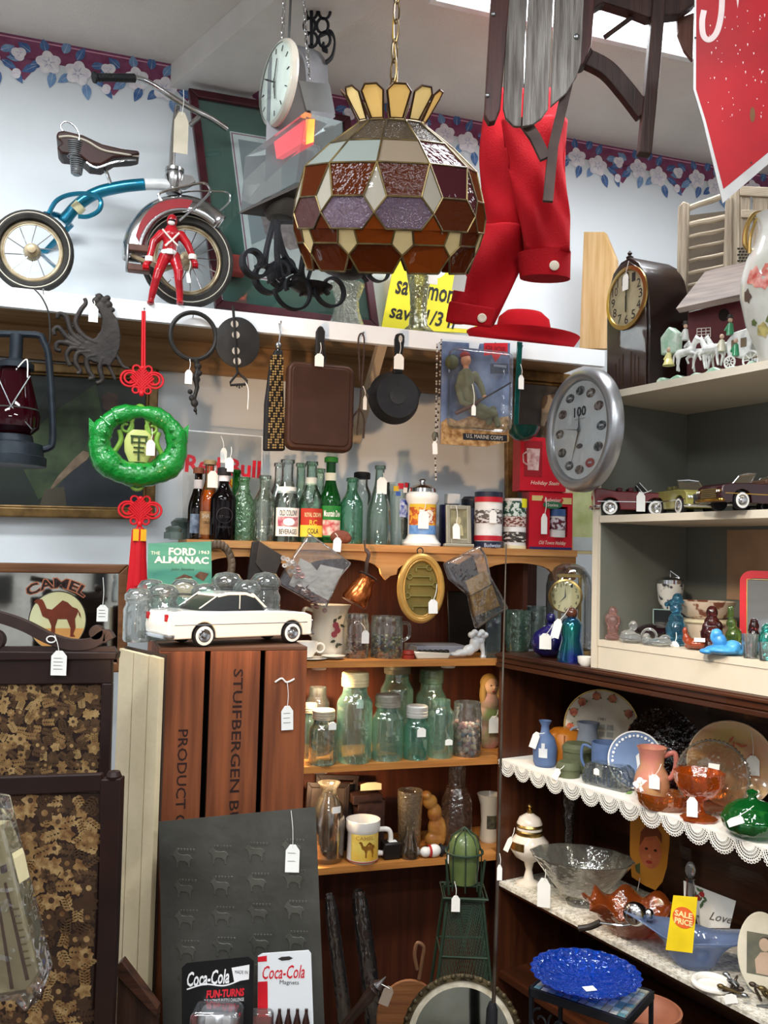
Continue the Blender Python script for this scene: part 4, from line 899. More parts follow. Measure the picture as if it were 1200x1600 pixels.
bottle('clear bottle with a white Old Colony label', 446, .03, 20, 130, 9, 58, 104, CL, neck=(M('e9ece8', .6), 15, 76, 86), group=BOT,
       lab=lab_plain(labw, 9, 53, [('OLD COLONY', 45, 30, 9, inkn), ('BEVERAGES', 16, 30, 8, inkn)], 62, lambda mb, r: (mb.m(M('a8485a', .6, c2='cfa6a6', vscale=60)).patch(r + .8, -50, 50, 24, 39), mb.m(labw).disc(0, 31, 9, -r - 1.4, 6))))
for px, H_ in ((467, 126), (497, 118)): bottle('clear pale green bottle behind the two labelled bottles, %s' % ('left one' if px < 480 else 'right one'), px, .17, 16, H_, 7, 56, 92, CLG, group=BOT)
bottle('pale green cola bottle with a red and yellow label', 484, .03, 19.5, 128, 8, 58, 100, CLG, neck=(M('dfe6de', .6), 9, 90, 102), group=BOT,
       lab=lab_plain(M('b8341e', .6), 9, 53, [('ROYAL CROWN', 43, 28, 7, M('f0d8a0', .6)), ('RC', 31, 12, 8, laby), ('COLA', 18, 18, 8, inkn)], 62, lambda mb, r: mb.m(laby).patch(r + .8, -62, 62, 9, 27)))
bottle('bright green soda bottle with red and white printed front', 514, .03, 17.5, 134, 7.5, 60, 104, GRN2, neck=(M('dfe6d6', .6), 9.2, 98, 110), cap=(M('2f8a3a', .5), 7), group=BOT,
       lab=lab_plain(M('2b8a36', .6, c2='1c6e28'), 10, 58, [('Mountain Dew', 46, 28, 10, labw)], 60, lambda mb, r: mb.m(M('b24a4a', .6, c2='dcc0b0', vscale=70)).patch(r + .8, -50, 50, 12, 36)))
bottle('ribbed aqua bottle with swirled rings and no label', 548, .03, 18, 104, 8, 60, 88, G('ccf0de', '5fb48e', .5, 40, 1.6, .15), group=BOT)
bottle('clear bottle with a black screw cap', 563, .12, 15, 112, 9, 78, 96, CL, cap=(BLACKM, 9), group=BOT)
bottle('clear soda bottle tapering to a long neck, paper tag on it', 591, .02, 19.5, 125, 7, 42, 108, G('e2efe8', '93ada0', .1, 40, 1.3, .08), tag_=(0, 92, 16, 26, -11, 2, 112), group=BOT)
t = T('brown_stone', 'rough red brown stone with paper tag before the ribbed aqua bottle', 'stone', FB, 532, z=Z1, back=.012)
mb = MB().m(M('8a4a34', .7, c2='5c2e20', bump=.6)); mb.ell(0, 0, 10, 17, 9, 11, 16); mb.ell(8, 0, 8, 10, 8, 8); t.part('stone', mb); tagon(t, -8, -2, 13, 22, -10, -12, 16, tilt=-4)
# drinking glass with clown balloons, red-topped tin
t = vessel('drinking_glass', 'clear tumbler printed with balloons and a blue figure', 'glass', FB, 619, Z1, .09, open_([(0, 0), (15, 0), (18, 70), (19, 98)], 1), CL)
mb = MB(); 
for (x, z, r_, c_) in ((-8, 88, 4, 'd9b52a'), (-1, 92, 4.5, 'c4202c'), (7, 86, 4, 'e8e4dc'), (-5, 80, 3.5, '2a56a8'), (9, 94, 3.5, 'c4202c')): mb.m(M(c_, .5)); mb.patch(19.3, (x - r_) * 3.1, (x + r_) * 3.1, z - r_, z + r_, 4)
mb.m(M('2442a0', .5, c2='c8d0e0', vscale=80)).patch(18.6, -6, 46, 44, 72, 6); t.part('print', mb, smooth=0)
t = T('glass_tumbler', 'dark tumbler with a red band below the balloon glass', 'glass', FB, 640, z=Z1, back=.19)
mb = MB().m(G('b8bcb4', '4a4f48', .5, 40, 1.5, .5)); mb.lathe([(0, 0), (13, 0), (15, 42), (14.5, 42), (12.5, 2), (0, 2)], 24).m(M('7a2028', .5)); mb.patch(15.4, -180, 180, 44, 52, 24).m(mb.mats[0]); t.part('body', mb)
def printed(name, label, cat, px, back, r, H, bands, z=None, frame=FB, sy=1, handle=None, lid=None, smooth=50, base=None, tag_=None, lip=None):
    """a painted jar, mug or stein: bands = [(material, z0, z1)] laid as wraps on a turned body"""
    t = T(name, label, cat, frame, px, z=Z1 if z is None else z, back=back + .03)
    mb = MB().m(base or CERAM); prof = [(0, 0), (r, 0), (r, H), (r - 2, H), (r - 2, 3), (0, 3)] if not isinstance(r, list) else r
    mb.lathe(prof, 32); body = t.part('body', mb, smooth=smooth)
    mb = MB(); any_ = False
    for b in bands:
        any_ = True; rr_ = b[3] if len(b) > 3 else (r if not isinstance(r, list) else max(q[0] for q in r)) + .4; a = b[4] if len(b) > 4 else 180
        mb.m(b[0]).patch(rr_, -a, a, b[1], b[2], 32 if a > 90 else 12)
    if any_: t.part('decoration', mb, smooth=40)
    if handle:
        hx, hz0, hz1, ho, th = handle; mb = MB().m(base or CERAM); mb.tube(bez([(hx, 0, hz1), (hx + ho * .8, 0, hz1 + 1), (hx + ho, 0, (hz0 + hz1) / 2), (hx + ho * .7, 0, hz0 + 2), (hx, 0, hz0)]), th, 8); t.part('handle', mb)
    if tag_: tagon(t, *tag_)
    return t
t = printed('cookie_jar', 'white footed ceramic jar with painted band and silver domed lid', 'jar', 658, .03, [(0, 0), (30, 0), (31, 4), (24, 12), (22, 17), (22, 64), (26, 72), (26, 80), (22, 84), (0, 84)], 90,
            [(M('d8b23a', .4), 60, 66, 22.5, 80), (M('5a86c0', .4, c2='7aa2d2', vscale=50), 18, 32, 22.5, 80), (M('e0a63a', .4, c2='b8542a', vscale=60, sharp=.5), 32, 60, 22.5, 80), (M('a33a22', .4, c2='e8e0d0', vscale=70, sharp=.52), 36, 56, 22.9, 30)])
mb = MB().m(CHROME); mb.lathe([(22, 84), (21, 90), (14, 95), (5, 97), (4, 100), (6, 103), (4, 105), (0, 105)], 30); t.part('lid', mb); tagon(t, -6, 40, 17, 27, -24, -4, 76)
navy = M('1b1f42', .35, c2='2c2a5a', vscale=40)
t = printed('stein', 'dark navy stein with frosted square knob behind the silver photo frame', 'stein', 705, .14, 20, 66, [], base=navy); mb = MB().m(M('c7c9c8', .4)); mb.box(-11, 11, -8, 8, 67, 84); t.part('knob', mb, bevel=2)
t = printed('stein', 'slate blue stein with black rim behind the red-banded stein', 'stein', 737, .15, 17, 66, [(M('22232a', .4), 62, 76, 17.6)], base=M('4a4f66', .4, c2='3a3e55')); mb = MB().m(M('24252c', .4)); mb.lathe([(0, 66), (17, 66), (17, 76), (14, 80), (0, 80)], 24); t.part('lid', mb)
# small silver photo frame
t = T('photo_frame', 'small silver art deco photo frame with an old portrait', 'photo frame', FB, 717, z=Z1, back=.02, tilt=(-6, 0, 0))
fm = M('a9a491', .4, .6); mb = MB().m(fm); mb.box(-25, 25, -3, 5, 0, 5).box(-21, -14, -2, 3, 5, 66).box(14, 21, -2, 3, 5, 66).box(-14, 14, -2, 3, 59, 66).box(-14, 14, -2, 3, 5, 13); t.part('frame', mb, smooth=0, bevel=1)
mb = MB().m(M('6e6a52', .6, c2='94906f', vscale=30)); mb.box(-14, 14, 0, 2, 13, 59); mb.m(M('b9b08a', .6)).poly(circ(0, 42, 4.5, 14, 6), -.3).poly([(-8, 18), (8, 18), (6, 34), (0, 37), (-6, 34)], -.3); t.part('photo', mb, smooth=0); tagon(t, -6, 24, 12, 24, -5, -5, 64)
wsn = M('cfccc8', .4, c2='e8e6e2', vscale=20)
def scene_band(dark, light='d8d6d2', sc_=45, sh=.5): return M(dark, .4, c2=light, vscale=sc_, sharp=sh, stretch=(1, 1, 2.2))
t = printed('stein', 'stein with red bands, snow scene and dark navy foot', 'stein', 762, .015, 21.5, 86, [(M('232a3c', .4), 79, 87, 21.9), (M('b4202e', .4), 71, 79, 22.3), (M('b4202e', .4), 11, 19, 22.3), (M('20263a', .4), 0, 10, 22.5), (scene_band('57514c'), 44, 60, 21.9), (scene_band('4a302a', 'cac6c2', 70), 38, 46, 22.1)], base=wsn, tag_=(-3, 48, 12, 20, -24, 0, 60))
mb = MB().m(M('c9cede', .5)).text('Budweiser', 0, 4, 30, 6, 0, wrap=23); t.part('lettering', mb, smooth=0)
t = printed('stein', 'stein with snowy pine trees and split rail fence', 'stein', 803, .02, 18, 78, [(M('22483a', .4, c2='c9d4cc', vscale=70, sharp=.5), 50, 74, 18.4), (scene_band('6a3028', 'c9b8b0', 80), 34, 50, 18.4), (scene_band('3a3430', 'd8d4cc', 60, .42), 10, 26, 18.4), (M('d9cfa8', .4), 0, 5, 18.6)], base=wsn)
mb = MB().m(M('e6e022', .5)); mb.patch(19, 10, 60, 64, 78, 5); t.part('price_sticker', mb)
# boxed steins
def giftbox(label, px, z, x0, x1, H, wx0, wx1, wz0, wz1, text_, tz, back=.02, d=34, top=None):
    t = T('gift_box', label, 'box', FB, px, z=z, back=back, turn=-6)
    mr = M('b8182a', .4, var=.05); mb = MB().m(mr); mb.box(x0, wx0, 0, d, 0, H).box(wx1, x1, 0, d, 0, H).box(wx0, wx1, 0, d, 0, wz0).box(wx0, wx1, 0, d, wz1, H).box(wx0, wx1, d - 2, d, wz0, wz1)
    mb.m(M('e9d8c8', .5)).text(text_, (x0 + x1) / 2 + 3, tz, (x1 - x0) * .62, 8, -.4, shear=.3)
    t.part('carton', mb, smooth=0)
    return t
t = giftbox('red window gift box holding a mug, Old Time Holidays style lettering', 862, Z1, -38, 34, 90, -4, 26, 20, 68, 'Old Towne Holiday', 10)
mb = MB().m(M('2a2a5c', .4)); mb.box(-37, 33, -.5, 0, 0, 4); mb.m(M('c9b878', .5)).box(-34, -16, -.5, 0, 76, 84).box(16, 32, -.5, 0, 72, 82); mb.m(M('2f6a48', .5)).prism(circ(-0, 70, 16, 20, 6), -1.4, -.4); mb.m(M('b4202c', .5)).prism(circ(0, 78, 18, 20, 6), -1.2, -.3); mb.m(M('ead8d0', .5)).text('Budweiser', 0, 78, 28, 6, -1.6, shear=.3).text('Steins', 0, 70, 18, 5, -1.7); t.part('badge', mb, smooth=0)
tagon(t, -14, 40, 10, 32, -2, -12, 82)
tb = T('mug', 'small mug with snowy scene inside the lower red window box', 'mug', FB, 870, z=Z1 + .042, back=.038); mb = MB().m(wsn); mb.lathe([(0, 0), (13, 0), (13, 44), (11, 44), (11, 3), (0, 3)], 24); tb.part('body', mb); mb = MB().m(M('5a2430', .4, c2='c9c4cc', vscale=80, sharp=.5)); mb.patch(13.5, -90, 90, 12, 30, 14); mb.m(M('3a5a8c', .4)).patch(13.6, -90, 90, 33, 44, 14); tb.part('decoration', mb)
t = giftbox('red gift box with a glass tankard picture, stacked on the window box', 852, Z1 + 92 * .00212, -42, 34, 84, -2, -1, 82, 83, 'Holiday Stein', 12)
mb = MB().m(M('8a1420', .5)); mb.poly([(-36, 22), (-6, 22), (-6, 78), (-36, 78)], -.4); mb.m(M('cbb6b4', .4, c2='9a6a6a', vscale=50)).poly([(-30, 32), (-12, 32), (-10, 66), (-32, 66)], -.7); mb.tube([(-32, -.8, 60), (-38, -.8, 56), (-37, -.8, 44), (-31, -.8, 40)], 1.4, 6); t.part('picture', mb, smooth=0)
t = T('tall_tin', 'tall cream and brown tin canister with paper tag behind the oval clock', 'tin', FB, 868, z=Z1, back=.17); mb = MB().m(M('cdbfa4', .5, c2='7a6a5a', vscale=16, sharp=.5)); mb.lathe([(0, 0), (26, 0), (26, 236), (23, 242), (0, 242)], 28); t.part('body', mb)
tagon(t, -18, 212, 10, 26, -27, -16, 236)
t = T('small_painting', 'pale yellow and green picture in thin frame right of red box', 'picture', FB, 915, z=Z1 - .01, back=.1, tilt=(-4, 0, 0)); mb = MB().m(M('c9b98a', .6)); mb.box(-26, 30, 0, 4, 0, 125); mb.m(M('c8cf9c', .7, c2='a4b070', vscale=12)).poly([(-22, 26), (28, 26), (28, 120), (-22, 120)], -.4); mb.m(M('b9c4c4', .7)).poly([(-22, 5), (28, 5), (28, 26), (-22, 26)], -.4); t.part('picture', mb, smooth=0)
# big gilt frame behind the steins
t = T('gilt_frame', 'gilt picture frame standing behind ladle and red boxes', 'picture frame', FB, 830, z=Z1, back=.262, tilt=(-3, 0, 0))
mb = MB().m(M('8a6a3e', .4, .5, c2='5f4526', vscale=30)); Q = [(-45, 0), (70, 0), (70, 285), (-45, 285)]; framebars(mb, Q, 16, -8, 3); framebars(mb, inset(Q, 16), 5, -4, 3); t.part('frame', mb, smooth=0, bevel=2)
mb = MB().m(M('5e5850', .7, c2='77706a', vscale=6)); mb.box(-30, 55, 0, 2, 15, 270); t.part('print', mb)
# acrylic soft drink sign
t = T('acrylic_sign', 'clear acrylic stand sign with red lettering behind the left bottles', 'sign', FB, 345, z=Z1, back=.215, tilt=(-3, 0, 0))
Q = t.qs([(284, 842), (287, 672), (410, 682), (408, 848)]); mb = MB().m(G('f2f2f0', 'ffffff', gloss=1.2, dens=.08)); mb.prism(Q, 0, 3); t.part('panel', mb, smooth=0)
mb = MB().m(M('f2f4f4', .3, emit=.15)); mb.tube([(Q[1][0], 1.5, Q[1][1]), (Q[2][0], 1.5, Q[2][1]), (Q[3][0], 1.5, Q[3][1])], 1.1, 6); t.part('glowing_edge', mb)  # faint emission paints a bright highlight along the acrylic edge
mb = MB().m(M('c81426', .4)); q = t.q(349, 729); mb.text('Red Bull', q[0], q[1], 118, 28, -.6, bold=.03, rot=R(-2)); mb.m(M('c81426', .4)); t.part('lettering', mb, smooth=0)
q = t.q(361, 755); mb = MB().m(M('e0c020', .4)); mb.poly(circ(q[0] + 6, q[1], 9, 16), -.4); mb.m(M('c81426', .4)).text('R', q[0] - 2, q[1], 9, 12, -.8); t.part('emblem', mb, smooth=0)
tagon(t, *t.q(349, 712), 10, 24, -3, *t.q(345, 682), lines=0)
# dark landscape painting
t = T('landscape_painting', 'dark landscape painting in a gilt frame with a pale figure, on the left wall', 'painting', FB, 100, z=1.6, back=WB - .03)
Q = t.qs([(-90, 560), (248, 578), (241, 812), (-90, 806)]); mb = MB().m(M('7d6238', .4, .4, c2='594322', vscale=30)); framebars(mb, Q, 15, -10, 12); framebars(mb, inset(Q, 14), 5, -5, 12); t.part('frame', mb, smooth=0, bevel=2)
mb = MB().m(M('1f2a1e', .45, c2='11191a', vscale=5)); mb.prism(inset(Q, 16), 0, 4)
pt_ = lambda pts, m_, y: mb.m(m_).poly(t.qs(pts, y), y)
pt_([(90, 640), (150, 600), (160, 650), (140, 740), (60, 780), (20, 700)], M('3a4a2c', .5, c2='202c1c', vscale=12), -.6)
pt_([(0, 590), (80, 600), (60, 640), (0, 650)], M('2b3832', .5, c2='18221e', vscale=10), -.5)
pt_([(150, 700), (235, 690), (235, 800), (110, 800), (60, 790)], M('1a2026', .5, c2='2a3036', vscale=8), -.9)
pt_([(158, 620), (168, 612), (184, 616), (186, 634), (178, 644), (162, 640)], M('4e3a2c', .5, c2='33261e', vscale=20), -1.0)
pt_([(116, 716), (130, 704), (142, 708), (136, 718), (108, 740), (84, 762), (74, 770), (90, 745)], M('7d6c58', .5, c2='5c4c3c', vscale=20), -1.2)
pt_([(70, 765), (100, 760), (104, 790), (60, 796)], M('454034', .5), -1.3)
t.part('canvas', mb, smooth=0)
# ================================================================== hanging on the front of the shelf
def zlp(t, L): return t
t = T('cast_iron_rooster', 'cast iron rooster trivet hanging from the shelf edge', 'trivet', FB, 150, py=467, back=-.03)
ci = M('3a3430', .6, .3, c2='262220', bump=.5, bscale=70); mb = MB().m(ci)
P3 = lambda pts, b=0: t.ps(pts, b)
mb.prism(t.qs([(160, 478), (172, 484), (184, 500), (189, 524), (187, 545), (180, 560), (172, 572), (160, 570), (146, 566), (134, 560), (122, 548), (108, 540), (120, 538), (138, 534), (150, 528), (158, 516), (160, 500), (156, 488)]), -4, 4)
for pts, w in (([(150, 536), (130, 525), (118, 505), (126, 485), (134, 474), (132, 466)], 5), ([(130, 536), (112, 520), (104, 496), (92, 490), (90, 498)], 5), ([(126, 540), (106, 528), (92, 512), (84, 516), (86, 524)], 5),
               ([(124, 542), (104, 536), (90, 536), (88, 546), (96, 548)], 5), ([(132, 546), (112, 544), (104, 556), (110, 572)], 5), ([(140, 550), (122, 552), (118, 566), (126, 580), (120, 584)], 5), ([(150, 556), (136, 560), (138, 578), (146, 590), (138, 592)], 5),
               ([(160, 560), (156, 576), (160, 594), (150, 599)], 5), ([(168, 568), (176, 584), (180, 594)], 3.5), ([(182, 555), (192, 572), (202, 576)], 3.5)):
    mb.tube(P3(bez([(x, y, 0) for x, y in pts], 5)), [w * (1 - .45 * i / (len(pts) * 5)) for i in range((len(pts) - 1) * 5 + 1)], 8)
for (x, y, r_) in ((158, 480, 10), (163, 470, 7), (155, 464, 6), (170, 476, 6), (168, 466, 5), (150, 470, 6)): c = t.p(x, y); mb.ell(c.x, 0, c.z, r_, 4, r_)
mb.ell(*t.p(175, 484), 5, 4, 4)
t.part('casting', mb, remesh=1.1, smth=1); tagon(t, *t.q(146, 492), 14, 26, -7, *t.q(147, 472))
# chinese knot ornament
t = T('knot_ornament', 'green jade-look carved fish pendant on red Chinese knots with tassel', 'ornament', FB, 222, py=488, back=-.03)
mrd = M('c9101e', .5, var=.06); mb = MB().m(mrd); mb.tube(t.ps([(223, 486), (222, 575)]), 1.8, 6); mb.tube(t.ps([(226, 486), (226, 575)]), 1.8, 6); t.part('cord', mb)
def knot(cx, cy_):
    mb = MB().m(mrd); c = t.p(cx, cy_); 
    for k in range(-3, 4):
        d = 4.6 * k; mb.tube([(c.x + d - 13, -1.5 + (k % 2) * 2, c.z + d * .0 + 0 - 0 + (abs(d) - 13) * 0 + (-13 if 0 else 0) + 0)] and [(c.x + d * .5 - 11, -1.5, c.z + d * .5 + 11 - 0), (c.x + d * .5 + 11, 1.5, c.z + d * .5 - 11)], 1.9, 6)
        mb.tube([(c.x + d * .5 - 11, 1.5, c.z - d * .5 - 11), (c.x + d * .5 + 11, -1.5, c.z - d * .5 + 11)], 1.9, 6)
    for s_ in (-1, 1):
        for rr_, ox in ((13, 19), (8.5, 18)): mb.ring(c.x + s_ * ox, 0, c.z + (1 if rr_ > 10 else 2), rr_, 1.8, 22, 6, rr_ * .95)
        mb.ring(c.x + s_ * 9, 0, c.z + 17, 5.5, 1.6, 16, 6); mb.ring(c.x + s_ * 9, 0, c.z - 16, 5, 1.6, 16, 6)
    mb.ell(c.x, 0, c.z - 21, 4, 3, 5); mb.ell(c.x, 0, c.z + 19, 4, 3, 4)
    t.part('knot', mb)
knot(222, 594); knot(219, 798)
mj = M('12a03a', .16, c2='0a8a2c', vscale=25, bump=1.0, bscale=110, trans=.25, coat=.6, sss=0); mb = MB().m(mj); c = t.p(217, 690)
n = 80; rws = []
for i in range(n + 1):
    a = 2 * PI * i / n; wd = 11 + 7 * max(0, -math.sin(a)) ** .5 + 5 * abs(math.cos(a)) + .6 * math.sin(24 * a) + 1.5 * math.sin(7 * a)
    rws.append((Vector((c.x + 58 * math.cos(a), 0, c.z - 1 + 47 * math.sin(a) - (4 if math.sin(a) < 0 else 0))), wd))
mb.tube([p for p, w in rws[:-1]], [w for p, w in rws[:-1]], 14, closed=True)
for s_ in (-1, 1):
    mb.prism([(c.x + s_ * 60, c.z + 18), (c.x + s_ * 75, c.z + 32), (c.x + s_ * 74, c.z + 6), (c.x + s_ * 66, c.z)], -3, 3)
    for k in range(7): a = R(-100 + s_ * (20 + k * 18)); mb.tube([(c.x + 50 * math.cos(a), -16, c.z + 40 * math.sin(a)), (c.x + 72 * math.cos(a - .1), -8, c.z + 58 * math.sin(a - .1))], [3.5, 1.5], 6)
t.part('carved_fish', mb, smooth=80)
mb = MB().m(M('8fb84a', .3, c2='6a9a34', trans=.2)); mb.tube(bez([(c.x - 26, 0, c.z + 32), (c.x - 8, 0, c.z + 50), (c.x + 8, 0, c.z + 50), (c.x + 26, 0, c.z + 32)]), 5, 8)
for s_ in (-1, 1):
    mb.tube(spiral(c.x + s_ * 20, c.z + 22, 12, 3, 90, 90 + s_ * 400, 24), 2.6, 8); mb.tube(bez([(c.x + s_ * 30, 0, c.z + 16), (c.x + s_ * 27, 0, c.z), (c.x + s_ * 38, 0, c.z - 22)]), 4, 8); mb.tube(bez([(c.x + s_ * 8, 0, c.z + 46), (c.x + s_ * 12, 0, c.z + 26), (c.x + s_ * 16, 0, c.z + 16)]), 3, 8)
mb.ring(c.x, 0, c.z - 66, 9, 3, 18, 8); mb.ring(c.x - 9, 0, c.z - 62, 5, 2.5, 14, 8); mb.ring(c.x + 9, 0, c.z - 62, 5, 2.5, 14, 8); mb.ell(c.x, 0, c.z + 50, 9, 5, 9)
t.part('scrollwork', mb, smooth=80)
mb = MB().m(M('b9c070', .4)); mb.lathe([(0, -24), (14, -24), (21, -8), (22, 8), (18, 20), (12, 26), (0, 26)], 28, c.x, 0, c.z - 8, sy=.3); md_ = t.part('medallion', mb)
mb = MB().m(M('2c4416', .5))
for (x0, x1, z0, z1) in ((-13, 13, 14, 16.5), (-9, 9, 5, 7), (-1.4, 1.4, -22, 14), (-8, 8, -3, -1), (-8, 8, -10, -8), (-12, -9.5, 4, 15), (9.5, 12, 4, 15)): mb.box(c.x + x0, c.x + x1, -8.5, -5, c.z - 8 + z0, c.z - 8 + z1)
t.part('character', mb, md_, smooth=0)
tagon(t, *t.q(234, 702), 13, 24, -22, *t.q(236, 672))
mb = MB().m(mrd); mb.tube(t.ps([(217, 818), (213, 828)]), 1.5, 6); mb.tube(t.ps([(217, 818), (224, 828)]), 1.5, 6)
for k in range(26):
    a = 2 * PI * k / 26; r0 = 11; q = t.p(217, 828); e = t.p(214 + 1.5 * math.cos(a * 3), 922); mb.tube([(q.x + r0 * math.cos(a) * .8, r0 * math.sin(a) * .5, q.z), (q.x + r0 * math.cos(a), r0 * math.sin(a) * .6, (q.z + e.z) / 2), (e.x + (r0 + 1.5) * math.cos(a), r0 * .6 * math.sin(a), e.z + 3 * math.cos(a * 5))], 2.0, 5)
q = t.p(217, 826); e = t.p(214, 915); mb.tube([q, e], [9, 10], 10); ts = t.part('tassel', mb, smooth=60)
mb = MB().m(M('e8a81c', .35)); q = t.p(212, 836); 
for dx in (-5.6, 5.6): mb.box(q.x + 5.5 + dx - 4.3, q.x + 5.5 + dx + 4.3, -10.5, -8, q.z - 9, q.z + 9)
t.part('gold_band', mb, ts, smooth=0)
# waffle iron: open ring half and solid disc half
t = T('waffle_iron_frame', 'black iron ring with a twisted handle hanging below it', 'iron ring', FB, 302, py=497, back=-.02)
mb = MB().m(CASTIRON); c = t.p(302, 525); mb.ring(c.x, 0, c.z, 35, 3.6, 40, 8, 37); t.part('ring', mb)
mb = MB().m(CASTIRON); mb.tube(t.ps([(306, 562), (309, 574), (306, 590), (308, 606), (303, 625), (307, 648)]), [5, 3, 5, 3.5, 3, 1.2], 8)
for (x, y, r_) in ((309, 572, 6), (311, 583, 5), (307, 593, 6), (300, 622, 5), (304, 630, 6), (297, 612, 4), (305, 641, 3)): v = t.p(x, y); mb.ell(v.x, 0, v.z, r_, 4, r_)
t.part('handle', mb, remesh=1.0, smth=1); tagon(t, *t.q(294, 590), 11, 22, -6, *t.q(296, 562))
t = T('round_iron', 'round black iron plate with holes and wire loop, right of iron ring', 'iron plate', FB, 370, py=505, back=-.02)
mb = MB().m(CASTIRON); c = t.p(371, 535); mb.lathe([(0, -3), (33, -3), (35, -1), (35, 2), (32, 3), (0, 3)], 40, mt=Matrix.Translation(c) @ Matrix.Rotation(R(90), 4, 'X') @ Matrix.Diagonal((1, 1.13, 1, 1))); t.part('plate', mb)
for (x, y) in ((366, 507), (368, 524), (368, 549), (370, 565)): mb = MB().m(M('b8b0a4', .6)); q = t.q(x, y); mb.poly(circ(q[0], q[1], 6, 16), -3.6); t.part('hole', mb, smooth=0)
mb = MB().m(CASTIRON); mb.tube(t.ps([(364, 478, -4), (366, 505, -5), (370, 575, -5), (372, 584, -4)]), 2.2, 7); mb.tube(t.ps([(372, 582), (360, 597), (360, 602), (386, 600), (386, 595), (372, 582)]), 2, 7)
for k in range(5): mb.tube(t.ps([(366 + k * 4, 600), (366 + k * 4, 607 - abs(k - 2) * 2)]), 1.3, 5)
t.part('wire_handle', mb)
mb = MB().m(PAPER); mb.tube(t.ps(bez([(384, 598, -2), (388, 610, -2), (387, 640, -2)])), .8, 5); t.part('string', mb)
# beaded purse
t = T('beaded_purse', 'black and gold beaded strip purse hanging beside the square skillet', 'purse', FB, 436, py=508, back=-.02)
mb = MB().m(BLACKM); mb.prism(t.qs([(430, 545), (442, 545), (446, 704), (412, 704), (414, 630), (422, 570)]), 0, 12); t.part('body', mb, bevel=3)
mb = MB().m(M('b99a62', .4, .5)); mk = MB().m(M('241c18', .4))
for r_ in range(36):
    y = 556 + r_ * 4.1; x0, x1 = (424 - (y - 556) * .03, 441 + (y - 556) * .015); k = 0; x = x0
    while x < x1 + 1:
        (mb if (k + r_ // 2) % 3 else mk).ell(*t.p(x, y, -1), 1.7, 1.7, 1.7, 6); x += 3.6; k += 1
t.part('gold_beadwork', mb, kind='stuff'); t.part('black_beadwork', mk, kind='stuff')
mb = MB().m(STEEL); mb.tube(t.ps([(436, 505, 0), (438, 520, 0), (434, 548, 0)]), 1.2, 5); mb.ell(*t.p(435, 540), 5, 4, 6); t.part('clasp', mb)
# square skillet
t = T('square_skillet', 'brown seasoned square cast iron skillet hanging bottom outward', 'skillet', FB, 500, py=516, back=-.05)
mb = MB().m(M('4a2e20', .5, .35, c2='3a2219', bump=.2, vscale=9)); rrx = []
def rrect(x0, x1, z0, z1, r_, n=6):
    out = []
    for cx, cz, a0 in ((x1 - r_, z1 - r_, 0), (x0 + r_, z1 - r_, 90), (x0 + r_, z0 + r_, 180), (x1 - r_, z0 + r_, 270)):
        out += [(cx + r_ * math.cos(R(a0 + 90 * i / n)), cz + r_ * math.sin(R(a0 + 90 * i / n))) for i in range(n + 1)]
    return out
a_, b_ = t.p(445, 702), t.p(553, 574); mb.prism(rrect(a_.x, b_.x, a_.z, b_.z, 14), -8, 14); t.part('pan', mb, bevel=4)
mb = MB().m(M('3f271c', .5, .35)); mb.prism(rrect(a_.x + 6, b_.x - 8, a_.z + 8, b_.z - 6, 10), -10, -7); t.part('base', mb, bevel=1.5)
mb = MB().m(CASTIRON); mb.prism(t.qs([(494, 518), (498, 510), (504, 510), (508, 518), (507, 540), (511, 574), (514, 582), (488, 582), (492, 572), (493, 545)]), -2, 6); t.part('handle', mb, bevel=2)
mb = MB().m(CHROME); mb.tube(t.ps([(503, 540, -3), (505, 560, -3), (509, 574, -3)]), 2, 6); t.part('handle_wire', mb)
tagon(t, *t.q(496, 565), 14, 20, -12, *t.q(498, 538))
# meat fork
t = T('toasting_fork', 'thin long wire fork with three tines between the two skillets', 'fork', FB, 565, py=525, back=-.02)
mb = MB().m(M('54423a', .5, .5)); mb.tube(t.ps(bez([(562, 595, 0), (561, 560, 0), (560, 530, 0), (565, 521, 0), (569, 530, 0), (568, 560, 0), (565, 600, 0), (562, 640, 0)])), 1.4, 6)
for pts in ([(562, 638), (552, 652), (551, 668)], [(562, 638), (560, 655), (558, 680)], [(562, 638), (569, 655), (568, 685)]): mb.tube(t.ps(bez([(x, y, 0) for x, y in pts], 4)), 1.5, 6)
t.part('wire', mb); tagon(t, *t.q(569, 630), 6, 22, -4, *t.q(566, 604))
# round skillet
t = T('round_skillet', 'small black round cast iron skillet hanging with a price tag', 'skillet', FB, 625, py=527, back=-.05)
mb = MB().m(M('1d1e20', .45, .4, c2='2a2a2c', bump=.3)); c = t.p(619, 620); mt = Matrix.Translation(c) @ Matrix.Rotation(R(90), 4, 'X')
mb.lathe([(0, 8), (34, 8), (36, 5), (41, -10), (42, -12), (39, -12), (33, 4), (0, 4)], 44, mt=mt); mb.prism(t.qs([(576, 608), (584, 600), (584, 632)]), 8, 12).prism(t.qs([(661, 612), (654, 602), (654, 634)]), 8, 12); t.part('pan', mb)
mb = MB().m(M('3a3a3c', .5, .4, c2='29292b')); mb.lathe([(0, 9), (13, 9), (13.5, 8), (0, 8)], 28, mt=mt); t.part('maker_mark', mb)
mb = MB().m(M('1d1e20', .45, .4)); mb.prism(t.qs([(617, 530), (619, 522), (626, 520), (632, 524), (632, 534), (628, 560), (629, 584), (614, 584), (617, 560)]), -2, 6); t.part('handle', mb, bevel=2)
mb = MB().m(M('b9b4ac', .6)); q = t.q(625, 530); mb.poly(circ(q[0], q[1], 3.2, 12, 6), -2.5); t.part('hole', mb, smooth=0)
tagon(t, *t.q(620, 567), 16, 24, -10, *t.q(622, 535))
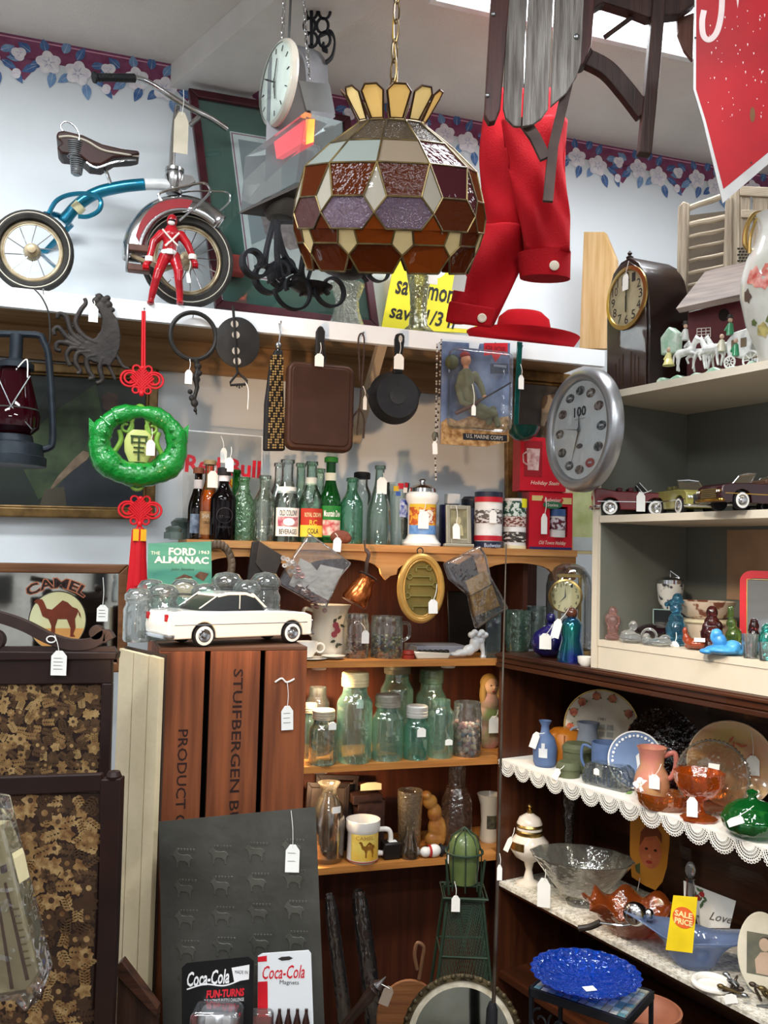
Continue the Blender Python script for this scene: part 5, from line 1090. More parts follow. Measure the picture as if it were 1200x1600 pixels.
# bead necklace
t = T('bead_necklace', 'long thin beaded necklace with a round pendant, beside the toy soldier pack', 'necklace', FB, 685, py=536, back=-.02)
mb = MB().m(M('c9c2b8', .3, .3)); mk = MB().m(M('3a302c', .4)); k = 0
path = [(683, 538), (682, 600), (681, 660), (680, 700), (681, 750)]; pth = bez([(x, y, 0) for x, y in path], 16)
path2 = bez([(689, 538, 0), (687, 600, 0), (684, 660, 0), (681, 700, 0)], 14)
for P_ in (pth, path2):
    for v in P_:
        k += 1; (mb if k % 3 else mk).ell(*t.p(v.x, v.y, 0), 1.6, 1.6, 1.8, 6)
t.part('pale_beads', mb, kind='stuff'); t.part('dark_beads', mk, kind='stuff')
mb = MB().m(M('5a5648', .4, .4)); mb.ell(*t.p(680, 682), 5.5, 2, 8, 14); t.part('pendant', mb); tagon(t, *t.q(678, 700), 8, 20, -4, *t.q(681, 684), tilt=4)
# soldier figure in blister pack
t = T('toy_soldier_pack', 'boxed toy soldier on a blue card hanging from the shelf', 'toy', FB, 745, py=536, back=-.03)
mb = MB().m(M('2f4166', .6, c2='7d8fb0', vscale=9)); mb.prism(t.qs([(691, 533), (733, 536), (733, 544), (748, 546), (750, 537), (797, 536), (795, 690), (760, 698), (688, 694)]), 0, 2)
mb.m(M('7a5428', .7, c2='c2a070', vscale=55)).poly(t.qs([(689, 660), (700, 652), (715, 658), (735, 650), (760, 656), (795, 650), (795, 690), (760, 698), (688, 694)]), -.4)
mb.m(M('c41826', .5)).poly(t.qs([(756, 536), (793, 536), (793, 556), (783, 554), (774, 566), (768, 554), (756, 556)]), -.5)
mb.m(M('8a1420', .5)).text('GI JOE', *t.q(774, 546), 34, 10, -.9, bold=.02)
mb.m(M('1f3350', .5)).poly(t.qs([(766, 568), (794, 568), (794, 584), (766, 584)]), -.4); mb.m(M('b9c8dc', .5)).text('WARNING', *t.q(781, 572), 22, 4, -.8)
mb.m(M('20242c', .5)).poly(t.qs([(723, 677), (792, 680), (792, 690), (723, 687)]), -.9); mb.m(M('d8d4cc', .5)).text('U.S. MARINE CORPS', *t.q(757, 683), 62, 6, -1.3); t.part('card', mb, smooth=0)
mb = MB().m(M('6d6e52', .8, c2='565840', vscale=30, bump=.3))
tp = lambda x, y, b=-9: t.p(x, y, b)
def LM(pts, rs): 
    v = [tp(*p) for p in pts]; mb.tube(v, rs, 9); [mb.ell(a.x, a.y, a.z, r_) for a, r_ in zip(v, rs)]
LM([(728, 585), (730, 605), (736, 628)], [10, 12, 10]); LM([(722, 585), (716, 605), (722, 628, -14), (736, 636, -18)], [6, 6, 5, 4]); LM([(742, 586), (752, 604, -14), (756, 618, -16)], [6, 5, 4])
LM([(736, 632), (752, 638, -14), (768, 646, -14)], [8, 7.5, 6]); LM([(740, 640), (756, 650, -12), (772, 646, -12)], [8, 7, 6]); LM([(770, 640), (774, 650), (778, 664)], [6, 5, 5]); LM([(762, 646), (764, 660)], [6, 5])
fig = t.part('uniform', mb, remesh=1.3, smth=2, label='olive green uniform')
mb = MB().m(M('c48a68', .5)); v = tp(728, 563); mb.ell(v.x, v.y, v.z, 8, 8, 10); mb.ell(v.x + 2, v.y - 7.5, v.z - 1, 1.8, 2, 2.5); mb.tube([tp(728, 572), tp(728, 582)], 4.5, 8); v = tp(738, 636, -20); mb.ell(v.x, v.y, v.z, 4, 3.5, 3.5); v = tp(757, 620, -18); mb.ell(v.x, v.y, v.z, 3.5, 3.5, 3.5); t.part('head_and_hands', mb, remesh=.8, smth=1)
mb = MB().m(M('8e2a2a', .6)); v = tp(727, 556); mb.ell(v.x, v.y + 1, v.z + 1, 8.4, 8.4, 6); t.part('cap', mb)
mb = MB().m(M('4c5034', .6)); v = tp(706, 566, -8); mb.ell(v.x, v.y, v.z, 11, 8, 12); t.part('helmet', mb)
mb = MB().m(M('4a2a20', .5)); mb.tube(t.ps([(712, 646, -20), (738, 634, -22), (752, 624, -22)]), [3.5, 3, 2], 8); mb.m(BLACKM).tube(t.ps([(750, 626, -22), (798, 598, -20)]), 1.3, 6); t.part('rifle', mb)
mb = MB().m(G('fbfcfd', 'eef2f4', .15, 18, .5)); mb.prism(rrect(t.p(697, 600).x, t.p(792, 600).x, t.p(745, 674).z, t.p(745, 550).z, 10), -27, -1); t.part('blister', mb, bevel=6)
tagon(t, *t.q(740, 641, -29), 7, 16, -29, *t.q(738, 600, -29))
# ladle
t = T('enamel_ladle', 'dark green enamel ladle hanging at the right end of the shelf', 'ladle', FB, 812, py=545, back=-.02)
mg = M('0e4a42', .2, coat=.5, c2='0a3a36'); mb = MB().m(mg); mb.tube(t.ps([(812, 534), (811, 560), (808, 610), (806, 660), (806, 672)]), 1, flat=(3, 9)); t.part('handle', mb, bevel=1)
c = t.p(817, 668, -6); mb = MB().m(mg); mb.lathe([(0, -22), (12, -19), (22, -10), (26, 0), (27, 1), (24, 0), (20, -9), (10, -17), (0, -19)], 32, c.x, c.y, c.z); t.part('bowl', mb); tagon(t, *t.q(812, 598), 9, 22, -5, *t.q(811, 570))
# lantern
t = T('barn_lantern', 'blue-grey metal barn lantern with dark red glass globe, hanging top left', 'lantern', FB, 15, py=520, back=-.07)
mi_ = M('2c333a', .45, .5, c2='20262c', vscale=25); mb = MB().m(mi_)
mb.tube(t.ps(bez([(-50, 700, 0), (-48, 560, 0), (-44, 530, 0), (-20, 522, 0), (25, 522, 0), (60, 524, 0), (68, 534, 0), (76, 560, 0), (82, 650, 0), (82, 690, 0), (76, 700, 0), (62, 703, 0)])), 5.5, 10); t.part('tube_frame', mb)
c = t.p(18, 700); cz = lambda y: t.p(18, y).z
mb = MB().m(mi_); mb.lathe([(0, cz(522)), (10, cz(522)), (10, cz(560)), (28, cz(568)), (28, cz(576)), (0, cz(576))], 24, c.x); t.part('chimney', mb)
mb = MB().m(G('7a1430', '3a0614', .0, 30, 1.6, .75)); mb.lathe([(22, cz(576)), (24, cz(590)), (32, cz(620)), (40, cz(650)), (39, cz(668)), (26, cz(680))], 30, c.x); t.part('globe', mb, label='dark red glass globe')
mb = MB().m(STEEL); 
for s_ in (-1, 1): mb.tube([(c.x - s_ * 24, -26, cz(590)), (c.x, -38, cz(640)), (c.x + s_ * 30, -30, cz(672))], 1.1, 6)
mb.ring(c.x, 0, cz(640), 38, 1.2, 24, 5, mt=Matrix.Translation((c.x, 0, cz(640))) @ Matrix.Rotation(R(90), 4, 'X') @ Matrix.Translation((-c.x, 0, -cz(640)))); t.part('guard_wire', mb)
mb = MB().m(mi_); mb.lathe([(0, cz(680)), (30, cz(680)), (32, cz(690)), (46, cz(694)), (48, cz(712)), (52, cz(714)), (52, cz(728)), (0, cz(728))], 30, c.x); v = t.p(32, 694, -30); mb.lathe([(0, -3), (8, -3), (8, 3), (0, 4)], 14, v.x, v.y, v.z); t.part('fuel_tank', mb)
mb = MB().m(PAPER); mb.tube(t.ps(bez([(28, 574, -34), (42, 562, -36), (43, 590, -36)])), 1, 5); t.part('string', mb)
mb = MB().m(M('22211f', .5)); mb.tube(t.ps(bez([(54, 452, 0), (66, 466, -6), (76, 490, -6), (78, 530, -3), (72, 545, 0)])), 1.3, 6); t.part('hanging_wire', mb)
# ================================================================== right: things on the cream shelving top
t = T('mantel_clock', 'dark gothic arched mantel clock with brass bezel and paper tag', 'clock', FU, 982, z=ZC1, back=.035, turn=-8)
mck = M('24140f', .3, c2='180d0a', vscale=10, coat=.2); oc = t.qs([(948, 604), (948, 500), (951, 455), (958, 428), (970, 410), (984, 402), (998, 410), (1007, 428), (1013, 455), (1015, 500), (1014, 600)])
zb = min(z for x, z in oc); oc = [(x, max(z, .3)) for x, z in oc]; oc[0] = (oc[0][0], .3); oc[-1] = (oc[-1][0], .3)
mb = MB().m(mck); mb.prism(oc, 0, 78); t.part('case', mb, smooth=25, bevel=1.5)
xm, zm = t.q(982, 500); mb = MB().m(M('33201a', .35, coat=.4)); mb.prism([(xm + (x - xm) * .9, 4 + (z - 4) * .97) for x, z in oc], -2.5, 0); t.part('front_panel', mb, smooth=25, bevel=1)
c = t.p(980, 466, -3); rz_ = abs(t.p(980, 414).z - t.p(980, 518).z) / 2 * .93; fm_ = Matrix.Translation(c) @ Matrix.Rotation(R(90), 4, 'X')
mb = MB().m(GOLD); mb.lathe([(rz_ * .86, 2), (rz_ * .88, 4), (rz_, 3), (rz_, 0)], 40, mt=fm_); bz = t.part('bezel', mb)
mb = MB().m(M('b9ad8e', .4, .3, c2='a2977a')); mb.lathe([(0, 1), (rz_ * .87, 1)], 40, mt=fm_)
mb.m(INK)
for k, s in enumerate('12 1 2 3 4 5 6 7 8 9 10 11'.split()):
    a = R(90 - 30 * k); mb.text(s, c.x + rz_ * .68 * math.cos(a), c.z + rz_ * .68 * math.sin(a), 9 if len(s) == 1 else 13, 14, c.y - 1.4)
t.part('dial', mb, bz, smooth=0)
mb = MB().m(BLACK); mb.box(c.x - 1, c.x + 1, c.y - 2.6, c.y - 2.2, c.z - 4, c.z + rz_ * .7).box(c.x - 1.6, c.x + 1.6, c.y - 3, c.y - 2.7, c.z - rz_ * .45, c.z + 4); t.part('hand', mb, bz, smooth=0)
mb = MB().m(mck); q = t.p(984, 404, 6); mb.lathe([(0, -2), (5, -2), (6, 2), (2, 5), (4, 8), (0, 13)], 12, q.x, q.y, q.z); t.part('finial', mb)
tagon(t, *t.q(979, 441, -6), 14, 26, -8, *t.q(984, 408, -6))
mb = MB().m(M('3f2a20', .5)); 
for sx in (-1, 1):
    for k in range(3): mb.box(xm + sx * (10 + k * 9) - 1.4, xm + sx * (10 + k * 9) + 1.4, -3.4, -2.2, 12, 62 - k * 6)
t.part('carving', mb, smooth=0)
# ---- bamboo crate
t = T('slatted_crate', 'weathered rod and board crate behind the red birdhouse', 'crate', FU, 1120, z=ZC1, back=.23, turn=36)
mw = WOOD('b3a590', '8a7c6a', 'z', .8, 9, bump=.6); mwh = WOOD('b9ab95', '91836f', 'x', .8, 9, bump=.6)
mb = MB().m(mw); mb.prism([t.q(1057, 470), t.q(1060, 325), t.q(1068, 316), t.q(1078, 320), t.q(1074, 470)], -6, 6); t.part('post', mb, bevel=2)
mb = MB().m(mw); mb.prism([t.q(1128, 470), t.q(1134, 316), t.q(1144, 310), t.q(1144, 470)], -6, 6); t.part('post', mb, bevel=1)
for k in range(9):
    y = 326 + k * 19 - (6 if k == 0 else 0); mb = MB().m(mwh); a, b = t.p(1070, y + 8), t.p(1134, y - 6 if k else y - 16); r_ = 5 if k < 2 else 3.4
    mb.tube([a, a.lerp(b, .33) + Vector((0, 0, .8)), a.lerp(b, .66) - Vector((0, 0, .6)), b], [r_, r_ * .9, r_ * 1.05, r_ * .9], 9); t.part('rod', mb)
for (x0, x1, dy) in ((1140, 1156, 0), (1156, 1172, 1), (1176, 1200, 0), (1200, 1225, 1)):
    mb = MB().m(mw); mb.prism([t.q(x0, 560), t.q(x0, 300), t.q(x1, 298), t.q(x1, 560)], -3 + dy, 3 + dy); t.part('board', mb, bevel=.8)
for (y0, y1) in ((293, 308), (330, 342)): mb = MB().m(mwh); mb.prism([t.q(1158 if y0 > 300 else 1156, y1), t.q(1158 if y0 > 300 else 1156, y0), t.q(1230, y0 + 4), t.q(1230, y1 + 4)], -8, -3); t.part('batten', mb, bevel=1)
mb = MB().m(M('2c2620', .9))
for r_ in range(8):
    for c_ in range(4): q = t.q(1152 + c_ * 5.4 + (r_ % 2) * 2, 387 + r_ * 4.8, -4); mb.poly([(q[0], q[1]), (q[0] + 4, q[1]), (q[0] + 4, q[1] - 3), (q[0], q[1] - 3)], -3.4)
t.part('brick_motif', mb, smooth=0, kind='stuff')
mb = MB().m(M('4e4438', .9)); a, b = t.q(1066, 460, 90), t.q(1135, 330, 90); mb.prism([a, (a[0], b[1]), b, (b[0], a[1])], 88, 90); t.part('back_board', mb, smooth=0)
# ---- birdhouse
t = T('birdhouse', 'dark red wooden birdhouse with a slanted grey-brown roof', 'birdhouse', FU, 1120, z=ZC1, back=.145, turn=36)
mrd_ = M('5a1e24', .6, c2='471519', vscale=14); mb = MB().m(mrd_); q0, q1 = t.q(1073, 560), t.q(1180, 470); mb.prism([(q0[0], .4), t.q(1075, 488), t.q(1172, 465), (q1[0], .4)], 0, 50); t.part('box', mb, smooth=0, bevel=1)
mb = MB().m(WOOD('7a6a60', '5c4e46', 'x', .6, 8)); A = t.ps([(1056, 482), (1062, 489), (1165, 468), (1165, 458)], -22); B = t.ps([(1102, 424), (1104, 430), (1185, 412), (1185, 404)], 45)
va = [mb.b.verts.new(p) for p in A]; vb = [mb.b.verts.new(p) for p in B]; mb._f(va); mb._f(vb[::-1])
for i in range(4): mb._f([va[i], va[(i + 1) % 4], vb[(i + 1) % 4], vb[i]])
t.part('roof', mb, smooth=0)
mb = MB().m(M('1a0c0c', .9)); q = t.q(1131, 492, -.5); mb.poly(circ(q[0], q[1], 8, 20, 10), -.5); t.part('entrance_hole', mb, smooth=0)
mb = MB().m(M('d9cfc8', .6)); a, b = t.q(1089, 528, -.6), t.q(1110, 512, -.6)
for k in range(4): f_ = k / 3; x = a[0] + (b[0] - a[0]) * f_; z = a[1] + (b[1] - a[1]) * f_; mb.box(x - .5, x + .5, -1.2, -.4, a[1], b[1]).box(a[0], b[0], -1.2, -.4, z - .5, z + .5)
t.part('window_trim', mb, smooth=0)
# ---- coach and horses figurine
t = T('coach_figurine', 'porcelain coach with white horses and footmen on a green base', 'figurine', FU, 1110, z=ZC1, back=.03, turn=2)
mgn = M('8fb59a', .3, c2='c4d0c2', vscale=50, coat=.4); mwp = M('e4e4de', .25, c2='c2c4c2', vscale=60, coat=.4)
mb = MB().m(mgn); a, b = t.q(1034, 590), t.q(1186, 575)
n = 26; mb.prism([(a[0], .3)] + [(a[0] + (b[0] - a[0]) * i / n, 5 + 3 * math.sin(i * 1.3) + 2 * math.sin(i * .5)) for i in range(n + 1)] + [(b[0], .3)], -14, 14); t.part('base', mb, bevel=2)
def horse(mb, px, py, b, s=1.0, d=1, m_=None, rear=.0):
    o = t.p(px, py, b); L_ = lambda x, z, y=0: Vector((o.x + x * s * d, o.y + y * s, o.z + z * s))
    def seg(pts, rs): v = [L_(*p) for p in pts]; mb.tube(v, [r_ * s for r_ in rs], 8); [mb.ell(a_.x, a_.y, a_.z, r_ * s, n=8) for a_, r_ in zip(v, rs)]
    seg([(-12, 0), (0, 1), (10, 2)], [6.5, 6, 6.5]); seg([(10, 3), (15, 12), (18, 18)], [5, 4, 3.2]); seg([(18, 18), (25, 14)], [3.4, 2]); seg([(17, 21), (17, 24)], [1, .5])
    seg([(-14, -2, 2), (-17, -12, 2), (-14, -24, 2)], [4, 2.2, 1.8]); seg([(-12, -2, -3), (-11, -12, -3), (-13, -24, -3)], [4, 2.2, 1.8]); seg([(9, -2, 3), (12, -12, 3), (10, -24, 3)], [3.4, 2, 1.8]); seg([(12, -2, -3), (19, -9 + rear, -3), (16, -20 + rear * 2, -3)], [3.2, 2, 1.8]); seg([(-17, 3), (-22, -3), (-22, -12)], [2, 2, 1])
for (px, py, b, d) in ((1072, 555, -6, 1), (1092, 556, 0, -1), (1112, 550, -4, -1), (1122, 548, 6, -1)): mb = MB().m(mwp); horse(mb, px, py - 4, b, 1.1, d, rear=4); t.part('horse', mb, remesh=1.0, smth=1)
mh = M('33302e', .5)
for (px, py, col, hat, sk) in ((1141, 512, '3a8a5e', 1, 0), (1071, 521, 'b4b6b0', 1, 0), (1128, 538, 'c9c4ae', 0, 0), (1150, 545, '2f8a5a', 0, 0), (1045, 558, 'd4cc8a', 0, 0)):
    mb = MB().m(M(col, .3, coat=.4)); v = t.p(px, py, -8); mb.lathe([(0, -12), (6, -11), (5, -2), (4, 6), (0, 9)], 12, v.x, v.y, v.z); mb.tube([(v.x - 4, v.y, v.z + 4), (v.x - 7, v.y - 3, v.z - 4)], 1.8, 6)
    if col == 'd4cc8a': mb.lathe([(0, -14), (10, -14), (6, -4), (0, 0)], 14, v.x, v.y, v.z)
    fg = t.part('footman', mb); mb = MB().m(M('c9a890', .4)); mb.ell(v.x, v.y, v.z + 12, 3.4, 3.4, 4); 
    if hat: mb.m(mh).lathe([(0, 15), (5, 15), (5, 16), (3.4, 16), (3.4, 20), (0, 20)], 12, v.x, v.y, v.z)
    t.part('head', mb, fg)
mb = MB().m(mwp); v = t.p(1162, 545, 2); mb.prism([(v.x - 22, v.z - 8), (v.x - 24, v.z + 14), (v.x - 12, v.z + 26), (v.x + 12, v.z + 28), (v.x + 22, v.z + 12), (v.x + 18, v.z - 12), (v.x, v.z - 16)], -8, 12); cb = t.part('coach_body', mb, bevel=2)
mb = MB().m(M('6a5a44', .5)); mb.poly([(v.x - 14, v.z), (v.x - 14, v.z + 14), (v.x - 4, v.z + 14), (v.x - 4, v.z)], -8.6).poly([(v.x + 2, v.z), (v.x + 2, v.z + 14), (v.x + 12, v.z + 14), (v.x + 12, v.z)], -8.6); t.part('coach_window', mb, cb, smooth=0)
for (px, py, r_) in ((1173, 562, 13), (1140, 566, 9)):
    mb = MB().m(mwp); w = t.p(px, py, -12); mb.ring(w.x, w.y, w.z, r_, 1.6, 24, 6)
    for k in range(8): mb.tube([(w.x, w.y, w.z), (w.x + r_ * math.cos(k * PI / 4), w.y, w.z + r_ * math.sin(k * PI / 4))], .8, 5)
    mb.m(mh).ell(w.x, w.y, w.z, 2); t.part('wheel', mb, cb)
mb = MB().m(mgn); v = t.p(1052, 530, 4); mb.prism([(v.x - 16, v.z - 26), (v.x - 18, v.z + 4), (v.x, v.z + 20), (v.x + 16, v.z + 6), (v.x + 14, v.z - 26)], -8, 10); t.part('pavilion', mb, bevel=3)
# ---- ewer
t = T('porcelain_ewer', 'large pale porcelain ewer with pink poppies and gilt handle, right edge', 'ewer', FU, 1212, z=ZC1 + .0005, back=.03, turn=42)
mvp = M('d4d2cc', .15, c2='b4b2a6', vscale=7, coat=.6); mb = MB().m(mvp); mb.lathe([(0, 0), (22, 0), (24, 4), (28, 20), (44, 60), (53, 105), (52, 135), (44, 165), (32, 190), (26, 210), (27, 225), (32, 235), (29, 235), (23, 210), (0, 205)], 40); bd = t.part('body', mb, smooth=80)
mb = MB().m(GOLD); mb.tube(bez([(-38, -6, 178), (-46, -8, 190), (-44, -8, 215), (-34, -6, 235), (-20, 0, 240)]), 4, 8); mb.tube(bez([(-40, -14, 172), (-38, -14, 200), (-30, -10, 228)]), 2.4, 8); t.part('handle', mb)
mb = MB()
def onb(a, z, r_, rr): return Vector((r_ * math.sin(a), -r_ * math.cos(a), z))
mpo = M('b0463c', .35, c2='d89a8c', vscale=50); mlg = M('5e6a3e', .4)
def bodyR(z):
    pr = [(28, 20), (44, 60), (53, 105), (52, 135), (44, 165), (32, 190)]
    for (r0, z0), (r1, z1) in zip(pr, pr[1:]):
        if z0 <= z <= z1: return r0 + (r1 - r0) * (z - z0) / (z1 - z0) + .7
    return 45
def spots(mb, a0, z0, ra, rz_, m_, n=14, wob=.25):
    mb.m(m_); mb._f([mb.b.verts.new((lambda a, z: (bodyR(z) * math.sin(a), -bodyR(z) * math.cos(a), z))(a0 + ra / 50 * math.cos(2 * PI * i / n) * (1 + wob * math.sin(5 * i)), z0 + rz_ * math.sin(2 * PI * i / n) * (1 + wob * math.cos(4 * i)))) for i in range(n)])
for (a, z, r1, r2, m_) in ((-.75, 128, 12, 14, mpo), (-.45, 118, 14, 13, mpo), (-.3, 136, 10, 10, M('c46a5c', .35)), (-1.0, 100, 8, 10, M('5c4a40', .4)), (-.9, 58, 6, 5, mlg), (-.6, 45, 14, 10, M('b9a86a', .4, c2='7a7a4a', vscale=40)), (-.2, 60, 12, 8, mlg)): spots(mb, a, z, r1, r2, m_)
t.part('flower_painting', mb, smooth=0)
# ---- oval-looking round wall clock
t = T('wall_clock', 'round wall clock with wide silver rim and small car pictures, on the shelving front corner', 'clock', FU, 907, py=672, back=-.035, turn=-10)
RC_ = abs(t.p(905, 577).z - t.p(905, 769).z) / 2; cm = Matrix.Rotation(R(90), 4, 'X'); cxx = 0
mb = MB().m(M('a9abae', .32, .85, var=.05)); mb.lathe([(RC_ * .78, -2), (RC_ * .80, 4), (RC_ * .86, 9), (RC_ * .94, 8), (RC_, 0), (RC_, -12), (RC_ * .9, -16), (0, -16)], 56, mt=cm); rim = t.part('rim', mb, smooth=60)
mb = MB().m(M('e9ecec', .5)); mb.lathe([(0, 1), (RC_ * .81, 1)], 56, mt=cm); ph = [M(h, .5, c2=g, vscale=80, sharp=.5) for h, g in (('2c2c2e', '8a8a8a'), ('3a2c28', 'a09890'), ('5a4038', '9a8a84'), ('30343a', '7c8084'))]
for k in range(12):
    a = R(90 - 30 * k); x, z = RC_ * .60 * math.cos(a), RC_ * .64 * math.sin(a); mb.m(M('b03a34', .5) if k == 5 else ph[k % 4]).poly(circ(x, z, RC_ * .13, 20, RC_ * .075), -1.3)
    mb.m(M('d0d2d4', .5)).poly([(x - 6, z - 1), (x + 6, z - 1), (x + 4, z + 2), (x - 4, z + 2)], -1.6) if k % 2 else None
mb.m(INK).text('100', 0, RC_ * .30, 34, 16, -1.6, bold=.03).text('years of cars', 0, RC_ * .18, 30, 3, -1.6); mb.m(M('4a4c50', .5)).poly(circ(0, -RC_ * .26, 9, 18, 4), -1.5)
t.part('dial', mb, rim, smooth=0)
mb = MB().m(M('5c5e60', .4, .5)); H_ = lambda ang, l, w, y: mb.prism([(w * math.cos(R(ang + 90)), w * math.sin(R(ang + 90))), (l * math.cos(R(ang)), l * math.sin(R(ang))), (-w * math.cos(R(ang + 90)), -w * math.sin(R(ang + 90)))], y, y + .5)
H_(-112, RC_ * .55, 2, -3.4); H_(95, RC_ * .38, 2, -3); H_(172, RC_ * .55, .8, -4); mb.ell(0, -4, 0, 4, 1.6, 4); t.part('hand', mb, rim)
mb = MB().m(G('fbfdfd', 'e8eef0', gloss=.7)); mb.lathe([(0, 7), (RC_ * .8, 5.5)], 48, mt=cm); t.part('crystal', mb, rim)
# ================================================================== model cars
def car(name, label, frame, px, z, back, turn, L_, W_, Hb, body, side, roof=None, rc=None, interior='3a1a1a', group=None, wheels=(.2, .78), wr=.16, hub=CHROME, grille=True, gold=False, open_top=True, tag_=None, tail=False, split=.0, arch=True):
    """local x points to the front of the car; sizes in photo-pixel units"""
    t = T(name, label, 'model car', frame, px, z=z, back=back, turn=turn, group=group)
    r_ = wr * Hb * 1.0; w_ = W_ / 2; g0 = r_ * .75
    P = []
    xr, xf = L_ * (wheels[0] - .5), L_ * (wheels[1] - .5); ra = r_ * 1.18
    bot = [(-L_ / 2 + 2, g0)]
    for xc in (xr, xf):
        bot += [(xc - ra, g0)] + [(xc + ra * math.cos(R(a)), r_ + ra * math.sin(R(a)) * 1.0) for a in range(165, 10, -15)] + [(xc + ra, g0)]
    bot += [(L_ / 2 - 2, g0)]
    top = [(L_ * (x - .5), Hb * h) for x, h in side][::-1]
    mb = MB().m(body); mb.prism(bot + top, -w_, w_); b = t.part('body', mb, smooth=30, bevel=Hb * .035)
    ch = M('c9a04a', .2, 1.0) if gold else CHROME
    for xc in (xr, xf):
        for s_ in (-1, 1):
            wm = Matrix.Translation((xc, s_ * (w_ - r_ * .28), r_)) @ Matrix.Rotation(R(90 * (1 if s_ < 0 else -1)), 4, 'X')
            mb = MB().m(BLACKM); mb.lathe([(0, -r_ * .3), (r_ * .95, -r_ * .3), (r_, -r_ * .2), (r_, r_ * .2), (r_ * .93, r_ * .3), (r_ * .8, r_ * .31)], 26, mt=wm); mb.m(M('e4e2dc', .5)).lathe([(r_ * .84, r_ * .31), (r_ * .60, r_ * .33)], 26, mt=wm)
            wl = t.part('wheel', mb); mb = MB().m(hub); mb.lathe([(r_ * .62, r_ * .3), (r_ * .5, r_ * .36), (r_ * .3, r_ * .3), (r_ * .2, r_ * .42), (0, r_ * .44)], 20, mt=wm); t.part('hubcap', mb, wl)
    mb = MB().m(ch); x1 = L_ / 2
    mb.tube(bez([(x1 - 4, -w_ - 1, g0 + 3), (x1 + 2, -w_ + 3, g0 + 3), (x1 + 4, 0, g0 + 3), (x1 + 2, w_ - 3, g0 + 3), (x1 - 4, w_ + 1, g0 + 3)], 4), Hb * .055, 8); t.part('front_bumper', mb)
    mb = MB().m(ch); mb.tube(bez([(-x1 + 8, -w_ - 1, g0 + 4), (-x1 - 1, -w_ + 3, g0 + 4), (-x1 - 3, 0, g0 + 4), (-x1 - 1, w_ - 3, g0 + 4), (-x1 + 8, w_ + 1, g0 + 4)], 4), Hb * .06, 8); t.part('rear_bumper', mb)
    if grille:
        mb = MB().m(M('3a3a3a', .4)); gz0, gz1 = g0 + 6, Hb * (side[-2][1] - .06); mb.box(x1 - 1, x1 + .8, -w_ * .6, w_ * .6, gz0, gz1); mb.m(ch)
        for k in range(5): zz = gz0 + (gz1 - gz0) * (k + .3) / 5; mb.box(x1 - 1, x1 + 1.6, -w_ * .62, w_ * .62, zz, zz + (gz1 - gz0) * .08)
        gr = t.part('grille', mb, smooth=0)
        for s_ in (-1, 1):
            for dy in (.72, .88): mb = MB().m(ch); hm = Matrix.Translation((x1 - .5, s_ * w_ * dy, gz1 - (gz1 - gz0) * .3)) @ Matrix.Rotation(R(90), 4, 'Y'); mb.lathe([(Hb * .055, 0), (Hb * .055, 2.4), (Hb * .045, 2.6)], 14, mt=hm); mb.m(M('eef2f4', .1)).lathe([(0, 3), (Hb * .045, 2.4)], 14, mt=hm); t.part('headlight', mb, gr)
    mb = MB().m(ch); zt = Hb * .56
    for s_ in (-1, 1): mb.box(-L_ * .46, L_ * .46, s_ * (w_ + .1) - .4, s_ * (w_ + .1) + .4, zt, zt + 1.2)
    t.part('side_trim', mb)
    if tail:
        for s_ in (-1, 1): mb = MB().m(M('8e1018', .25)); mb.box(-L_ / 2 - 1.6, -L_ / 2 + 3, s_ * w_ * .8 - 3, s_ * w_ * .8 + 3, Hb * .66, Hb * .84); t.part('tail_light', mb, bevel=1)
    gl = G('dfe6e6', '8f9a9a', gloss=1.3)
    if roof:                                  # closed car: glass band, pillars and roof
        R_ = [(L_ * (x - .5), Hb * h) for x, h in roof]; wi = w_ * .84
        mb = MB().m(M('24211f', .3)); mb.prism([(x * .985, z_ - .8) for x, z_ in R_], -wi + 1.2, wi - 1.2); t.part('cabin', mb, smooth=30)
        mb = MB().m(gl); mb.prism(R_, -wi, -wi + .8).prism(R_, wi - .8, wi); t.part('side_glass', mb, smooth=0)
        zs = max(z_ for x, z_ in R_); top_ = [p for p in R_ if p[1] > zs - Hb * .14]
        mb = MB().m(body); xs_ = sorted(top_); 
        mb.prism([(x, z_ + 1.6) for x, z_ in xs_] + [(x, z_ - 2.6) for x, z_ in xs_[::-1]], -wi - .8, wi + .8)
        for s_ in (-1, 1):
            for (xa, xb_, thk) in ((rc[0], rc[1], rc[4]), (rc[2], rc[3], 1.6)):
                mb.prism([(L_ * (xa - .5) - thk, Hb * .98), (L_ * (xa - .5) + thk, Hb * .98), (L_ * (xb_ - .5) + thk, zs), (L_ * (xb_ - .5) - thk, zs)], s_ * wi - 1, s_ * wi + 1)
            mb.box(L_ * (-.02) - .7, L_ * (-.02) + .7, s_ * wi - 1, s_ * wi + 1, Hb * .95, zs)
        t.part('roof', mb, smooth=30, bevel=.8)
    else:
        xi0, xi1 = L_ * -.22, L_ * .10; mb = MB().m(M(interior, .6)); mb.box(xi0, xi1, -w_ * .8, w_ * .8, Hb * .8, Hb * 1.005)
        for xs0 in (xi0 + 2, (xi0 + xi1) / 2): mb.box(xs0, xs0 + 8, -w_ * .72, w_ * .72, Hb * 1.0, Hb * 1.16)
        t.part('seats', mb, bevel=1.5)
        mb = MB().m(BLACK); mb.ring(0, 0, 0, Hb * .12, .8, 18, 5, mt=Matrix.Translation((xi1 - 5, -w_ * .4, Hb * 1.12)) @ Matrix.Rotation(R(60), 4, 'Y') @ Matrix.Rotation(R(90), 4, 'X')); t.part('steering_wheel', mb)
        A_ = [Vector((xi1 + 10, -w_ * .78, Hb)), Vector((xi1 - 2, -w_ * .66, Hb * 1.36)), Vector((xi1 - 1, 0, Hb * 1.40)), Vector((xi1 - 2, w_ * .66, Hb * 1.36)), Vector((xi1 + 10, w_ * .78, Hb))]
